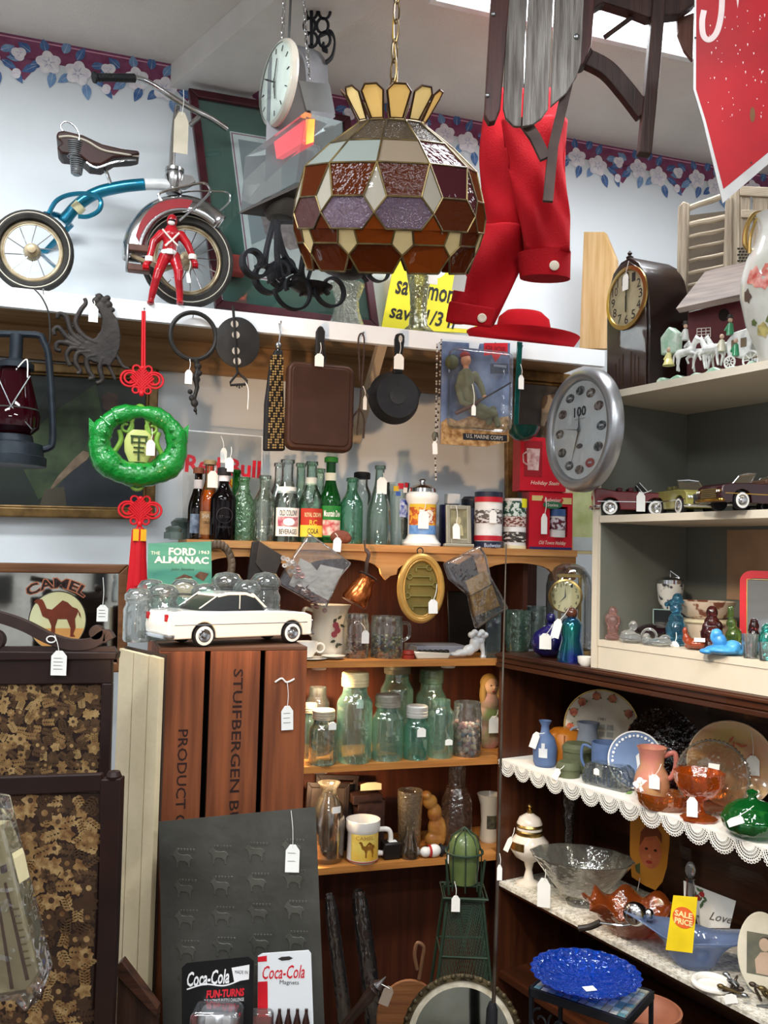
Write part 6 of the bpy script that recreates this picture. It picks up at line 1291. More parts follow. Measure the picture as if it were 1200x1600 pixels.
        mb = MB().m(gl); vs = [mb.b.verts.new(p) for p in A_]; mb._f(vs); ws = t.part('windshield', mb, smooth=0)
        mb = MB().m(CHROME); mb.tube(A_, 1.0, 6); t.part('windshield_frame', mb, ws)
    if tag_: tagon(t, *tag_)
    return t
fin = [(0, .98), (.02, 1.12), (.10, 1.10), (.28, 1.0), (.5, .97), (.62, .97), (.9, .93), (.985, .82), (1, .5)]
bar_ = [(0, .6), (.01, .95), (.2, 1.0), (.5, .98), (.7, .98), (.93, .93), (.985, .82), (1, .55)]
s0 = 1
car('model_car', 'red finned convertible model car with whitewall tyres, leftmost on the shelf', FU, 986, ZC2, .105, 52, 118, 54, 38, M('6e1a20', .25, coat=.6, c2='5c1218'), fin, interior='4a1418', wheels=(.2, .78), wr=.34, tag_=(10, 22, 13, 30, -30, 26, 40))
car('model_car', 'olive yellow convertible model car facing outward beside the red one', FU, 1070, ZC2, .15, -22, 116, 54, 40, M('9a9250', .25, coat=.6), bar_, interior='6a6236', wheels=(.2, .78), wr=.34)
car('model_car', 'dark maroon convertible model car with a gilt grille in front', FU, 1180, ZC2, .065, 256, 170, 60, 42, M('2c0e12', .2, coat=.7), bar_, interior='5a4030', wheels=(.2, .78), wr=.34, gold=True)
car('model_car', 'black convertible model car with paper tag at the right end', FU, 1215, ZC2, .245, 258, 170, 60, 44, M('121014', .2, coat=.7), bar_, interior='2a2426', wheels=(.2, .78), wr=.34, tag_=(20, 24, 12, 40, -32, 22, 48))
# ================================================================== glass figures on the bottom cream shelf
def fig(label, px, back, parts, mat, name='glass_figurine', cat='figurine', turn=42, z=None, voxel=1.1, tag_=None, extra=None, frame=FU, smth=1):
    """a cast figure: ellipsoids (x, z, rx, rz[, y, ry]) melted into one body"""
    t = T(name, label, cat, frame, px, z=ZC3 if z is None else z, back=back, turn=turn)
    mb = MB().m(mat)
    lo = min(q[1] - q[3] for q in parts)
    for q in parts: x, z_, rx, rz = q[:4]; y = q[4] if len(q) > 4 else 0; ry = q[5] if len(q) > 5 else rx; mb.ell(x, y, z_ - lo, rx, ry, rz, 16)
    t.part('body', mb, remesh=voxel, smth=smth)
    if extra: extra(t)
    if tag_: tagon(t, *tag_)
    return t
pk = CAST('d8a8a0', .08, .3, 50); clr = CAST('e4e8e8', .05, .3, 60)
fig('pink glass cherub figure standing at the left end of the lower cream shelf', 957, .03, [(0, 4, 12, 5), (0, 14, 9, 12), (0, 28, 10, 12), (-4, 22, 5, 9), (5, 24, 5, 9, -4), (0, 44, 7, 8), (8, 30, 4, 8), (-8, 32, 4, 8)], pk)
fig('clear glass cherub figure with a round head', 986, .025, [(0, 7, 19, 8), (-4, 12, 12, 8), (3, 26, 7, 8)], clr)
fig('small clear glass frog figure with a hollow loop', 1012, .022, [(0, 5, 11, 6), (-2, 12, 6, 6)], clr, extra=lambda t: (lambda mb: (mb.m(clr).ring(2, 4, 14, 11, 2, 24, 8), t.part('loop', mb)))(MB()))
fig('small clear glass bird figure lying low', 1033, .03, [(0, 7, 17, 7), (6, 13, 8, 6), (-12, 6, 8, 5)], clr)
fig('dark ruby glass bottle lying on its side behind the clear figures', 1025, .17, [(0, 13, 30, 13), (-28, 13, 12, 6), (22, 12, 14, 12)], M('1c0a12', .1, coat=.5), name='glass_bottle', cat='bottle')
blu = CAST('4a94b8', .08, .4, 50)
fig('tall blue glass clown figure with a paper tag', 1056, .09, [(0, 5, 15, 5), (0, 24, 16, 20), (0, 40, 12, 12), (8, 26, 6, 14, -6), (0, 58, 10, 9), (0, 68, 13, 5), (2, 74, 8, 8), (-14, 64, 4, 4)], blu, tag_=(-2, -4, 13, 24, -17, 0, 22))
t = T('coffee_grinder', 'small white grinder jar with metal lid and crank at the shelf back', 'grinder', FU, 1047, z=ZC3 + .085, back=.25, turn=42); mb = MB().m(M('d8d6d0', .3, c2='3a3c3e', vscale=40, sharp=.42)); mb.lathe([(0, 0), (12, 0), (18, 14), (20, 34), (20, 40), (0, 40)], 26); t.part('body', mb); mb = MB().m(CHROME); mb.lathe([(20, 40), (20, 46), (14, 50), (0, 52)], 24); mb.tube([(0, 0, 50), (0, 0, 60), (14, -4, 50)], 1.2, 6); t.part('crank_lid', mb)
t = T('dark_box', 'black box with thin pale edge behind the blue clown', 'box', FU, 1050, z=ZC3, back=.24, turn=35); mb = MB().m(M('12181a', .3)); mb.box(-28, 24, -6, 40, 0, 46).m(M('8fa8a4', .4)); mb.box(-28.5, 25, -6.6, -6, 45, 46.5).box(-28.5, -27, -6.6, -6, 0, 46); t.part('box', mb, smooth=0)
fig('small red-brown glass dog with white sticker lying down', 1088, .055, [(0, 9, 18, 9), (-15, 16, 6, 8), (-17, 27, 4, 7), (12, 8, 9, 9), (-10, 4, 8, 4)], M('8a3a1e', .12, coat=.6, bump=.2), extra=lambda t: (lambda mb: (mb.m(TAGM).box(-4, 12, -18.6, -18, 14, 20), t.part('sticker', mb)))(MB()))
t = T('china_bowl', 'floral china bowls stacked behind the dark glass figure', 'bowl', FU, 1103, z=ZC3, back=.2, turn=42)
mfc = M('cbb9a4', .3, c2='7a4a3a', vscale=30, sharp=.44); mb = MB().m(mfc); mb.lathe([(0, 0), (22, 0), (34, 24), (36, 34), (34, 34), (20, 4), (0, 3)], 32); t.part('lower_bowl', mb); mb = MB().m(mfc); mb.lathe([(0, 34), (20, 35), (38, 50), (44, 68), (42, 68), (34, 50), (0, 40)], 32); t.part('upper_bowl', mb); mb = MB().m(M('d4c8a8', .35)); mb.lathe([(36, 33), (40, 36), (40, 40), (30, 41)], 32); t.part('rim_band', mb)
fig('dark amethyst glass madonna-like figure between the bowls and the green rabbit', 1112, .08, [(0, 8, 18, 9), (0, 24, 17, 18), (0, 42, 12, 12), (0, 58, 9, 11), (-9, 34, 6, 10, -6), (10, 36, 6, 10, -6)], CAST('6a3030', .08, .6, 40))
fig('green glass rabbit with upright ears', 1147, .07, [(0, 8, 14, 9), (0, 26, 13, 16), (-4, 46, 8, 9), (-7, 62, 3.5, 12), (-3, 64, 3, 11), (10, 14, 9, 10)], CAST('7aa04a', .1, .3, 50))
mbl = M('4fa0d8', .3, c2='3a86c4', vscale=30, bump=.4, coat=.3)
fig('bright sky blue resting dog figure in front', 1128, .015, [(0, 8, 26, 8), (-22, 5, 12, 5, -6), (16, 12, 14, 12), (-4, 22, 11, 12, -4), (-8, 32, 9, 9, -4), (-14, 28, 4, 8, -6), (26, 7, 9, 6)], mbl)
fig('dark brown glass figure before the red mirror', 1178, .06, [(0, 8, 9, 9), (0, 26, 10, 18), (0, 46, 8, 9), (0, 54, 6, 5)], CAST('4a1a1a', .08, .5, 50))
fig('teal glass figure at the right edge of the shelf', 1199, .06, [(0, 8, 12, 9), (0, 26, 12, 18), (0, 44, 9, 10)], CAST('4ac4b8', .1, .3, 50))
for (px, b_, r_, h_, lb) in ((1172, .012, 13, 38, 'small clear glass tumbler in front at the right end'), (1199, .01, 15, 28, 'low clear glass dish at the right end beside the tumbler')): vessel('small_glass', lb, 'glass', FU, px, ZC3, b_ + .01, open_([(0, 0), (r_ * .8, 0), (r_, h_)], 1.5), CLEAR, single=True)
t = T('red_mirror', 'rounded red framed mirror leaning at the right end of the cream shelf', 'mirror', FU, 1192, z=ZC3, back=.12, turn=38, tilt=(-8, 0, 0))
mb = MB().m(M('b41420', .3, coat=.5)); pr = rrect(-34, 40, 0, 132, 18); ins = rrect(-24, 34, 10, 120, 10); va = [mb.b.verts.new((x, -4, z)) for x, z in pr]; vb = [mb.b.verts.new((x, -4, z)) for x, z in ins]; vc = [mb.b.verts.new((x, 4, z)) for x, z in pr]; n = len(pr)
for i in range(n): j = (i + 1) % n; mb._f([va[i], va[j], vb[j], vb[i]]); mb._f([va[j], va[i], vc[i], vc[j]])
mb._f(vc); t.part('frame', mb, smooth=30)
mb = MB().m(M('e8ecec', .03, 1.0, var=0)); mb.prism(ins, -2, 0); t.part('glass', mb, smooth=0); mb = MB().m(GOLD); mb.tube([(-23.5, -4, 12), (-23.5, -4, 118), (33, -4, 118)], 1, 6); t.part('gilt_edge', mb)
# ================================================================== on the dark cupboard top, left of the cream shelving
bl = M('12103a', .08, coat=.8, c2='1c1a5a'); 
t = T('glass_bottle', 'round cobalt blue glass bottle with a ball stopper and price tag', 'bottle', FU, 860, z=ZT, back=.07, turn=40); mb = MB().m(bl); mb.lathe([(0, 0), (14, 0), (26, 8), (31, 22), (27, 36), (16, 45), (8, 48), (7, 52), (9, 54), (0, 54)], 32); t.part('body', mb, smooth=80); mb = MB().m(bl); mb.ell(0, 0, 61, 8, 8, 8); t.part('stopper', mb); tagon(t, -3, 27, 18, 24, -33, 8, 54)
t = T('glass_bottle', 'iridescent blue green bottle with brown stopper and price tag', 'bottle', FU, 892, z=ZT, back=.045, turn=40); mb = MB().m(M('1c2a8a', .12, .7, c2='12706a', vscale=14, coat=.8)); mb.lathe([(0, 0), (21, 0), (22, 6), (15, 34), (17, 58), (12, 66), (6, 70), (0, 70)], 30); t.part('body', mb, smooth=80); mb = MB().m(M('5a3424', .2, coat=.6)); mb.ell(0, 0, 76, 10, 10, 9); t.part('stopper', mb); tagon(t, -20, 52, 13, 30, -18, -2, 84, tilt=-14)
t = T('anniversary_clock', 'brass clock with cream dial under a glass dome', 'clock', FU, 888, z=ZT, back=.215, turn=34)
mb = MB().m(GOLD); mb.lathe([(0, 0), (34, 0), (34, 6), (28, 10), (0, 10)], 32); mb.lathe([(0, 10), (3, 10), (3, 120), (0, 120)], 12, -16, 4).lathe([(0, 10), (3, 10), (3, 120), (0, 120)], 12, 16, 4); mb.box(-20, 20, 0, 6, 118, 123); t.part('base', mb)
mm = Matrix.Translation((-4, -6, 88)) @ Matrix.Rotation(R(90), 4, 'X'); mb = MB().m(GOLD); mb.lathe([(27, 0), (27, 3), (24, 4), (24, 2)], 36, mt=mm); bz = t.part('bezel', mb)
mb = MB().m(M('e8dda8', .5)); mb.lathe([(0, 2), (25, 2)], 36, mt=mm); mb.m(INK)
for k, s in enumerate('12 1 2 3 4 5 6 7 8 9 10 11'.split()): a = R(90 - 30 * k); mb.text(s, -4 + 19.5 * math.cos(a), 88 + 19.5 * math.sin(a), 3.4 * len(s), 5.5, -8.4)
mb.prism([(-5, 88), (-4, 103), (-3, 88)], -9, -8.6).prism([(-4, 89), (-14, 78), (-3, 87)], -9, -8.6); t.part('dial', mb, bz, smooth=0)
mb = MB().m(GOLD); [mb.ell(12 * math.cos(a), 12 * math.sin(a), 28, 6) for a in (0.5, 2.1, 3.6, 5.2)]; mb.tube([(0, 0, 28), (0, 0, 110)], .8, 6); t.part('pendulum', mb)
mb = MB().m(G('f8fbfb', 'd4dcdc', gloss=1.4)); mb.lathe([(36, 8), (36, 104), (33, 120), (24, 133), (12, 139), (0, 141)], 36); t.part('dome', mb, smooth=80)
t = T('white_alarm_clock', 'white round alarm clock behind the glass dome clock', 'clock', FU, 905, z=ZT + .12, back=.36, turn=34) if False else None
vessel('glass_jar', 'clear greenish glass tumbler left of the cobalt bottle', 'glass', FU, 808, ZT, .08, open_([(0, 0), (17, 0), (20, 20), (20, 64)], 1.5), G('e4f2ea', '8fb5a5', .6, 50, 1.4, .08), flute=10, fa=.03, n=40, turn=40)
vessel('glass_jar', 'second clear glass goblet at the left rear of the cupboard top', 'glass', FU, 838, ZT, .2, open_([(0, 0), (14, 0), (17, 30), (18, 66)], 1.5), G('e8eeec', '9aaaa6', .6, 50, 1.4, .1), turn=40)
vessel('white_cup', 'small white cup at the foot of the cream shelving', 'cup', FU, 915, ZT, .02, open_([(0, 0), (8, 0), (12, 5), (13, 14)], 1.2), CERAM, single=True)
# ================================================================== lace-edged shelf covers
mlace = M('e9e6de', .8, var=.05, bump=.3, bscale=300)
def lace(z, name, label, uend=1.15, drop=.042, pw=.074):
    t = T('lace_runner', label, 'lace', FU, 1000, z=z + .0006, back=0, single=False)
    o_u = FU.u(t.w); s_ = t.s; mb = MB().m(mlace); x0, x1 = (.02 - o_u) / s_, (uend - o_u) / s_
    mb.box(x0, x1, -4, .34 / s_, .2, 1.2); t.part('cloth', mb, smooth=0)
    # hanging scalloped edge made of crochet rings, bars and picots
    mb = MB().m(mlace); p_ = pw / s_; D = drop / s_; x = x0; y = -5.2
    while x < x1 - p_ * .6:
        cxx = x + p_ / 2
        for (fr, th) in ((.98, 1.0), (.82, .7), (.64, .7), (.46, .9)):
            mb.tube([(cxx + p_ * .5 * fr * math.cos(R(a)), y, 1 + D * fr * math.sin(R(a))) for a in range(180, 361, 15)], th, 5)
        for a in range(186, 358, 9): mb.tube([(cxx + p_ * .5 * .46 * math.cos(R(a)), y, 1 + D * .46 * math.sin(R(a))), (cxx + p_ * .5 * .98 * math.cos(R(a)), y, 1 + D * .98 * math.sin(R(a)))], .45, 4)
        for a in range(186, 358, 12): mb.ring(cxx + p_ * .53 * math.cos(R(a)), y, 1 + D * 1.07 * math.sin(R(a)), 1.9, .55, 8, 4)
        mb.prism([(cxx + p_ * .5 * .44 * math.cos(R(a)), 1 + D * .44 * math.sin(R(a))) for a in range(180, 361, 20)], y - .4, y + .4)
        x += p_
    mb.box(x0, x1, -5.8, -4, -1.5, 1.4)
    t.part('scalloped_edge', mb, smooth=0, kind='stuff'); return t
lace(ZL1, 'lace', 'white crochet lace runner with scalloped edge on the upper dark shelf')
t = T('lace_cloth', 'white patterned lace cloth lying on the lower dark shelf', 'lace', FU, 1000, z=ZL2 + .0006, back=0)
o_u = FU.u(t.w); mb = MB().m(M('dcd8cc', .8, c2='a8a294', vscale=90, stretch=(1, 1, 1), bump=.5, bscale=200)); mb.box((.02 - o_u) / t.s, (1.15 - o_u) / t.s, -3, .36 / t.s, .2, 1.2); mb.box((.02 - o_u) / t.s, (1.15 - o_u) / t.s, -3.6, -3, -5, 1.2)
t.part('cloth', mb, smooth=0)
mb = MB().m(mlace)
for k in range(60):
    u = (.03 + k * .0185 - o_u) / t.s
    for v in (6, 14): mb.ring(u + (3 if v > 10 else 0), v, 1.5, 3.2, .45, 8, 4, mt=Matrix.Translation((u, v, 1.5)) @ Matrix.Rotation(R(90), 4, 'X') @ Matrix.Translation((-u, -v, -1.5)))
t.part('crochet_border', mb, smooth=0, kind='stuff')
# ================================================================== upper lace shelf
L1 = ZL1 + .003
def plate(name, label, px, z, back, r, mat, lean=18, turn=40, depth_=6, rim=None, rimm=None, flute=0, fa=0, deco=None, cat='plate', oval=1.0, n=56):
    t = T(name, label, cat, FU, px, z=z, back=back, turn=turn, tilt=(-lean, 0, 0)); mt = Matrix.Translation((0, 0, r)) @ Matrix.Rotation(R(90), 4, 'X') @ Matrix.Diagonal((oval, 1, 1, 1))
    mb = MB().m(mat); mb.lathe([(0, -2), (r * .55, -2), (r * .72, depth_ * .4), (r, depth_), (r, depth_ - 1.6), (r * .72, depth_ * .4 - 2), (r * .5, -4), (0, -4)], n, mt=mt, flute=flute, fa=fa); t.part('plate', mb, smooth=60)
    if rimm: mb = MB().m(rimm); mb.ring(0, -depth_, r, r * .985, 1.4, n, 6); t.part('rim', mb)
    if deco: deco(t, r)
    return t
def deco_rose(t, r):
    mb = MB(); mr1 = M('a8402c', .35, c2='d88a5a', vscale=60); ml = M('4a6a34', .4)
    for a in (70, 100, 155, 185, 0, 340, 30, 130):
        x, z = r * .82 * math.cos(R(a)), r + r * .82 * math.sin(R(a))
        for k in range(3): leaf(mb, x, z, 9, 5, a + k * 120, -6.4 - k * .05, ml, ml)
        mb.m(mr1).poly(circ(x, z, 6.5, 12), -6.9)
    mb.m(M('b9b3a8', .6))
    for i in range(3):
        for j in range(4): mb.poly([(-18 + i * 13, r + 4 - j * 11), (-8 + i * 13, r + 4 - j * 11), (-8 + i * 13, r - 4 - j * 11), (-18 + i * 13, r - 4 - j * 11)], 1.2)
    mb.m(INK).text('1981', 0, r + 12, 12, 4, 1.1)
    t.part('printing', mb, smooth=0)
plate('calendar_plate', 'cream plate with rose border and printed calendar standing upright', 938, L1, .23, 58, M('e6dcc6', .25, coat=.4), 10, rimm=GOLD, deco=deco_rose)
plate('glass_plate', 'dark amber ribbed glass plate leaning at the back of the upper lace shelf', 1036, L1, .25, 56, G('5a2c18', '3a1608', .6, 60, 1.6, .45), 14, flute=40, fa=.012, n=160, depth_=12)
plate('lustre_plate', 'peach and yellow lustre plate with painted orange branch', 1142, L1, .2, 66, M('d89a7a', .22, c2='c8b070', vscale=8, coat=.6), 12, rimm=M('e4c9a4', .3), flute=16, fa=.012, n=96, deco=lambda t, r: (lambda mb: ([leaf(mb, -10 + k * 7, r + 24 + 8 * math.sin(k * 1.7), 14, 4, 20 + k * 35, -3 - k * .05, M('b8603c', .4), M('a8503a', .4)) for k in range(7)], t.part('painted_branch', mb, smooth=0), tagon(t, 32, r, 19, 30, -8, 30, r + 50)))(MB()))
t = T('jasper_vase', 'small pale blue jasper vase with white figures and price tag', 'vase', FU, 851, z=L1, back=.06, turn=40); mjb = M('5a7098', .6, c2='4e648c', vscale=20); mb = MB().m(mjb); mb.lathe([(0, 0), (15, 0), (18, 6), (19, 30), (15, 44), (7, 52), (6, 62), (10, 70), (8, 70), (4, 60), (0, 58)], 30); t.part('body', mb, smooth=70); mb = MB().m(M('d4d8dc', .6)); mb.patch(19.4, -20, 20, 16, 30, 6); mb.patch(19.0, -8, 8, 30, 38, 4); t.part('relief', mb); tagon(t, -13, 42, 11, 26, -18, 2, 54, tilt=-18)
t = T('orange_box', 'round orange lacquer box standing behind the green jasper boxes', 'box', FU, 882, z=L1, back=.15, turn=40); mb = MB().m(M('b5701c', .4, c2='a86418')); mb.lathe([(0, 0), (26, 0), (27, 8), (26, 46), (18, 52), (0, 54)], 30); t.part('body', mb, smooth=60); mb = MB().m(M('8a4e10', .5)); mb.box(2, 4, -27.4, -26, 4, 46); t.part('seam', mb)
for k, (px, zz, b_, r_, h_, lb) in enumerate(((898, 0, .11, 24, 26, 'round olive green jasper box with lid, the rear one'), (888, 0, .035, 19, 24, 'small round olive green jasper box with lid and tag, the front one'))):
    t = T('jasper_box', lb, 'box', FU, px if k else px + 4, z=L1, back=b_, turn=40); mo = M('5e6448', .6, c2='525840'); zz = 18 if k == 0 else 0; mb = MB().m(mo); mb.lathe([(0, 0), (r_ * .9, 0), (r_ * .95, h_ * .5 + zz), (0, h_ * .5 + zz)], 28, flute=24, fa=.02); t.part('body', mb); mb = MB().m(mo); mb.lathe([(r_, h_ * .5 + zz), (r_, h_ * .72 + zz), (r_ * .8, h_ * .95 + zz), (0, h_ + zz)], 28); t.part('lid', mb)
    if k: tagon(t, -16, 6, 10, 18, -18, -4, 20, tilt=-28)
t = T('butter_dish', 'oblong pressed clear glass butter dish on the lace edge', 'dish', FU, 942, z=L1, back=.03, turn=12); gd = G('e9ece8', 'a8b0aa', .8, 60, 1.8, .12); mb = MB().m(gd); mb.prism([(-38, 0), (36, 0), (40, 6), (34, 30), (26, 36), (-26, 36), (-36, 30), (-42, 6)], 0, 40); t.part('cover', mb, bevel=3)
mb = MB().m(gd); [mb.box(-34 + k * 8, -32 + k * 8, -1.2, 0, 6, 28) for k in range(9)]; t.part('ribs', mb, kind='stuff'); tagon(t, -10, 24, 10, 10, -3, cord=False)
def mugp(label, px, back, r, h, mat, hx, name='jasper_mug', cat='mug', rel=True, turn=40):
    t = T(name, label, cat, FU, px, z=L1, back=back, turn=turn); mb = MB().m(mat); mb.lathe([(0, 0), (r, 0), (r, h), (r - 1.6, h), (r - 2, 4), (0, 4)], 30); t.part('body', mb); mb = MB().m(mat); mb.tube(bez([(hx * r, 0, h * .82), (hx * (r + 13), 0, h * .86), (hx * (r + 15), 0, h * .5), (hx * (r + 8), 0, h * .26), (hx * r, 0, h * .2)]), 2.4, 8); t.part('handle', mb)
    if rel: mb = MB().m(M('d8dce0', .6)); mb.patch(r + .4, -40, -8, 8, h * .5, 8).patch(r + .4, 20, 44, 8, h * .4, 6); t.part('relief', mb)
    return t
mugp('pale blue jasper mug with white relief beside the butter dish', 948, .11, 24, 58, mjb, -1)
t = T('jasper_creamer', 'grey blue jasper creamer jug behind the green boxes', 'creamer', FU, 918, z=L1, back=.18, turn=40); mb = MB().m(M('7a8494', .6)); mb.lathe([(0, 0), (16, 0), (20, 20), (18, 40), (14, 56), (18, 68), (15, 68), (11, 54), (0, 10)], 28); t.part('body', mb, smooth=70); mb = MB().m(M('7a8494', .6)); mb.tube(bez([(-12, 0, 60), (-26, 0, 54), (-24, 0, 30), (-16, 0, 20)]), 2.2, 8); t.part('handle', mb)
plate('jasper_plate', 'blue jasper plate with white floral border and bust', 990, L1 + .005, .09, 44, M('6f86ac', .6, c2='647ba2'), 16, turn=25, rimm=M('dde0e2', .6), deco=lambda t, r: (lambda mb: (mb.m(M('dcdfe2', .6)), [mb.poly(circ(r * .84 * math.cos(R(a)), r + r * .84 * math.sin(R(a)), 2.4 if a % 20 else 1.6, 8), -5.2) for a in range(0, 360, 10)], mb.poly([(x + 10, z - 6) for x, z in [(-10, r - 24), (8, r - 24), (6, r - 8), (12, r + 2), (8, r + 18), (-4, r + 22), (-12, r + 12), (-8, r - 4)]], 1), t.part('relief', mb, smooth=0)))(MB()))
t = T('pitcher', 'pink and yellow lustre pitcher with flower and tag', 'pitcher', FU, 1018, z=L1, back=.05, turn=35)
mb = MB().m(M('c8a06a', .25, c2='c07a6c', vscale=10, coat=.5)); mb.lathe([(0, 0), (20, 0), (28, 10), (31, 28), (27, 44), (20, 56), (22, 74), (26, 84), (24, 84), (18, 58), (0, 20)], 36, sx=.9); t.part('body', mb, smooth=70)
mb = MB().m(M('b06a5e', .3, coat=.4)); mb.tube(bez([(18, 0, 72), (34, 0, 78), (36, 0, 58), (30, 0, 42), (22, 0, 36)]), 4, 10); t.part('handle', mb)
mb = MB(); flower(mb, -12, 30, 12, -28.5, 5, .2, M('d8a83a', .4)); leaf(mb, -24, 18, 12, 5, 200, -29, M('6a8a4a', .4)); t.part('flower', mb, smooth=0); tagon(t, 8, 38, 16, 22, -31, 18, 66)
fig('dark purple glass hen dish behind the pitcher', 1048, .13, [(0, 14, 20, 14), (0, 34, 12, 14), (8, 46, 6, 7)], M('2a141a', .1, coat=.6), z=L1)
t = T('glass_bowl', 'shallow amber glass bowl in front on the lace', 'bowl', FU, 1036, z=L1, back=.02, turn=40); amb = G('ecb060', 'c07a2a', .5, 60, 1.8, .25); mb = MB().m(amb); mb.lathe(open_([(0, 0), (28, 0), (38, 10), (42, 26)], 2), 64, flute=16, fa=.02, sy=.7); t.part('bowl', mb)
t = T('compote', 'amber glass footed compote with scalloped rim and price tag', 'compote', FU, 1092, z=L1, back=.03, turn=40); amb2 = G('f0a050', 'd87828', .5, 60, 2.0, .25); mb = MB().m(amb2); mb.lathe([(0, 0), (27, 0), (28, 3), (10, 10), (6, 22), (8, 30), (26, 40), (36, 56), (38, 74), (36, 74), (24, 44), (0, 33)], 64, flute=10, fa=.03); t.part('bowl', mb, smooth=60); tagon(t, -10, 24, 16, 30, -24, -8, 56)
plate('glass_plate', 'large clear beaded-edge glass plate leaning at right', 1110, L1, .10, 56, G('e8e8e0', 'a8a090', .4, 40, 1.6, .08), 18, turn=25, rimm=G('f0ece0', 'b0a898', .3, 30, 2.0, .3), depth_=10, deco=lambda t, r: (lambda mb: (mb.m(G('f0ece0', 'b0a898', .3, 30, 2.0, .3)), [mb.ell(r * math.cos(R(a)), -8, r + r * math.sin(R(a)), 2.6, n=8) for a in range(0, 360, 7)], t.part('beading', mb, kind='stuff'), (lambda m2: (m2.m(TAGM).box(-8, 9, -5, -4.4, r + 4, r + 20), t.part('sticker', m2)))(MB())))(MB()))
t = T('candy_dish', 'green glass covered candy dish at the right end of the lace shelf', 'dish', FU, 1175, z=L1, back=.03, turn=40); gg = G('4ab45a', '187a34', .3, 40, 1.6, .5); mb = MB().m(gg); mb.lathe([(0, 0), (24, 0), (42, 14), (46, 28), (44, 30), (0, 30)], 48, flute=12, fa=.02); t.part('dish', mb, smooth=60); mb = MB().m(gg); mb.lathe([(44, 31), (38, 44), (22, 54), (8, 58), (6, 62), (9, 70), (0, 74)], 48, flute=12, fa=.02); t.part('lid', mb, smooth=60); tagon(t, -26, 32, 24, 12, -42, 0, 58, tilt=24)
# ================================================================== lower lace shelf
L2 = ZL2 + .003
mgw = M('e0d6c8', .2, coat=.5)
t = T('lidded_urn', 'white and gold lidded urn on a stem foot', 'urn', FU, 826, z=L2, back=.07, turn=40); mb = MB().m(mgw); mb.lathe([(0, 0), (20, 0), (20, 3), (8, 8), (5, 22), (8, 34), (22, 42), (30, 54), (30, 66), (22, 74), (20, 80), (0, 80)], 34); t.part('body', mb, smooth=60)
mb = MB().m(GOLD); mb.lathe([(21, 76), (22.4, 78), (22.4, 82), (20.6, 84)], 30); mb.lathe([(20.6, 88), (22, 90), (20.6, 93)], 30); mb.patch(30.6, -60, -5, 56, 68, 8); t.part('gilding', mb); mb = MB().m(mgw); mb.lathe([(20, 81), (20, 94), (16, 102), (6, 108), (0, 110)], 30); ld = t.part('lid', mb, smooth=60); mb = MB().m(GOLD); mb.lathe([(4, 108), (5, 114), (2, 116), (4, 120), (0, 126)], 14); t.part('finial', mb, ld); tagon(t, -27, 66, 8, 24, -30, -18, 92, tilt=-22)
t = T('glass_candlestick', 'tall clear glass candlestick against the dark cupboard back', 'candlestick', FU, 888, z=L2, back=.17, turn=40, single=True); mb = MB().m(G('b0aaa4', '4a4440', .5, 50, 1.4, .2)); mb.lathe([(0, 0), (24, 0), (25, 4), (12, 12), (9, 40), (7, 90), (11, 110), (8, 116), (12, 128), (13, 150), (9, 150), (0, 140)], 28); t.part('body', mb, smooth=60)
t = T('glass_bowl', 'large clear pressed glass punch bowl with flared rim', 'bowl', FU, 908, z=L2, back=.10, turn=40); mb = MB().m(G('f6f6f2', 'c8c8c0', .5, 45, 1.9, .12)); mb.lathe([(0, 0), (22, 0), (24, 6), (16, 12), (34, 18), (56, 44), (78, 72), (80, 74), (76, 74), (52, 46), (28, 20), (0, 16)], 72, flute=12, fa=.02, sy=.75); t.part('bowl', mb, smooth=60); tagon(t, -52, 24, 20, 44, -40, -50, 60)
t = T('ruffled_bowl', 'amber brown glass bowl with ruffled rim', 'bowl', FU, 985, z=L2, back=.07, turn=40); mb = MB().m(G('e0985a', 'b0602a', .5, 50, 1.9, .4))
prof = [(0, 0), (26, 0), (34, 8), (48, 26), (62, 42), (72, 48)]; n = 72; rr = []
for (r_, z_) in prof:
    rr.append([mb.b.verts.new((r_ * (1 + (.07 if r_ > 50 else 0) * math.cos(8 * 2 * PI * i / n)) * math.cos(2 * PI * i / n), .8 * r_ * (1 + (.07 if r_ > 50 else 0) * math.cos(8 * 2 * PI * i / n)) * math.sin(2 * PI * i / n), z_ + (r_ / 72) ** 3 * 9 * math.sin(8 * 2 * PI * i / n))) for i in range(n)] if r_ else [mb.b.verts.new((0, 0, 0))])
for A, B in zip(rr, rr[1:]):
    for i in range(n):
        j = (i + 1) % n
        if len(A) == 1: mb._f([A[0], B[i], B[j]])
        else: mb._f([A[i], A[j], B[j], B[i]])
o = t.part('bowl', mb, smooth=80); md = o.modifiers.new('solid', 'SOLIDIFY'); md.thickness = .003
t = T('punch_ladle', 'silver ladle with dark handle resting on the amber ruffled bowl', 'ladle', FU, 985, z=L2 + .0, back=.03, turn=40)
c = t.p(993, 1428, -35); mb = MB().m(CHROME); mb.ell(c.x, c.y, c.z, 19, 14, 18, 20); mb.ell(c.x + 20, c.y, c.z + 2, 8, 7, 9); t.part('bowl', mb)
mb = MB().m(CHROME); mb.tube(t.ps(bez([(994, 1442, -38), (975, 1446, -40), (955, 1444, -42), (938, 1442, -42)])), 2, 8); mb.m(M('2a2420', .4)).tube(t.ps(bez([(938, 1441, -42), (922, 1448, -42), (904, 1451, -42)])), 5, 10); t.part('handle', mb)
t = T('child_portrait_card', 'golden orange card with a printed child face on the cupboard back wall', 'card', FU, 1016, py=1335, back=.30, turn=32)
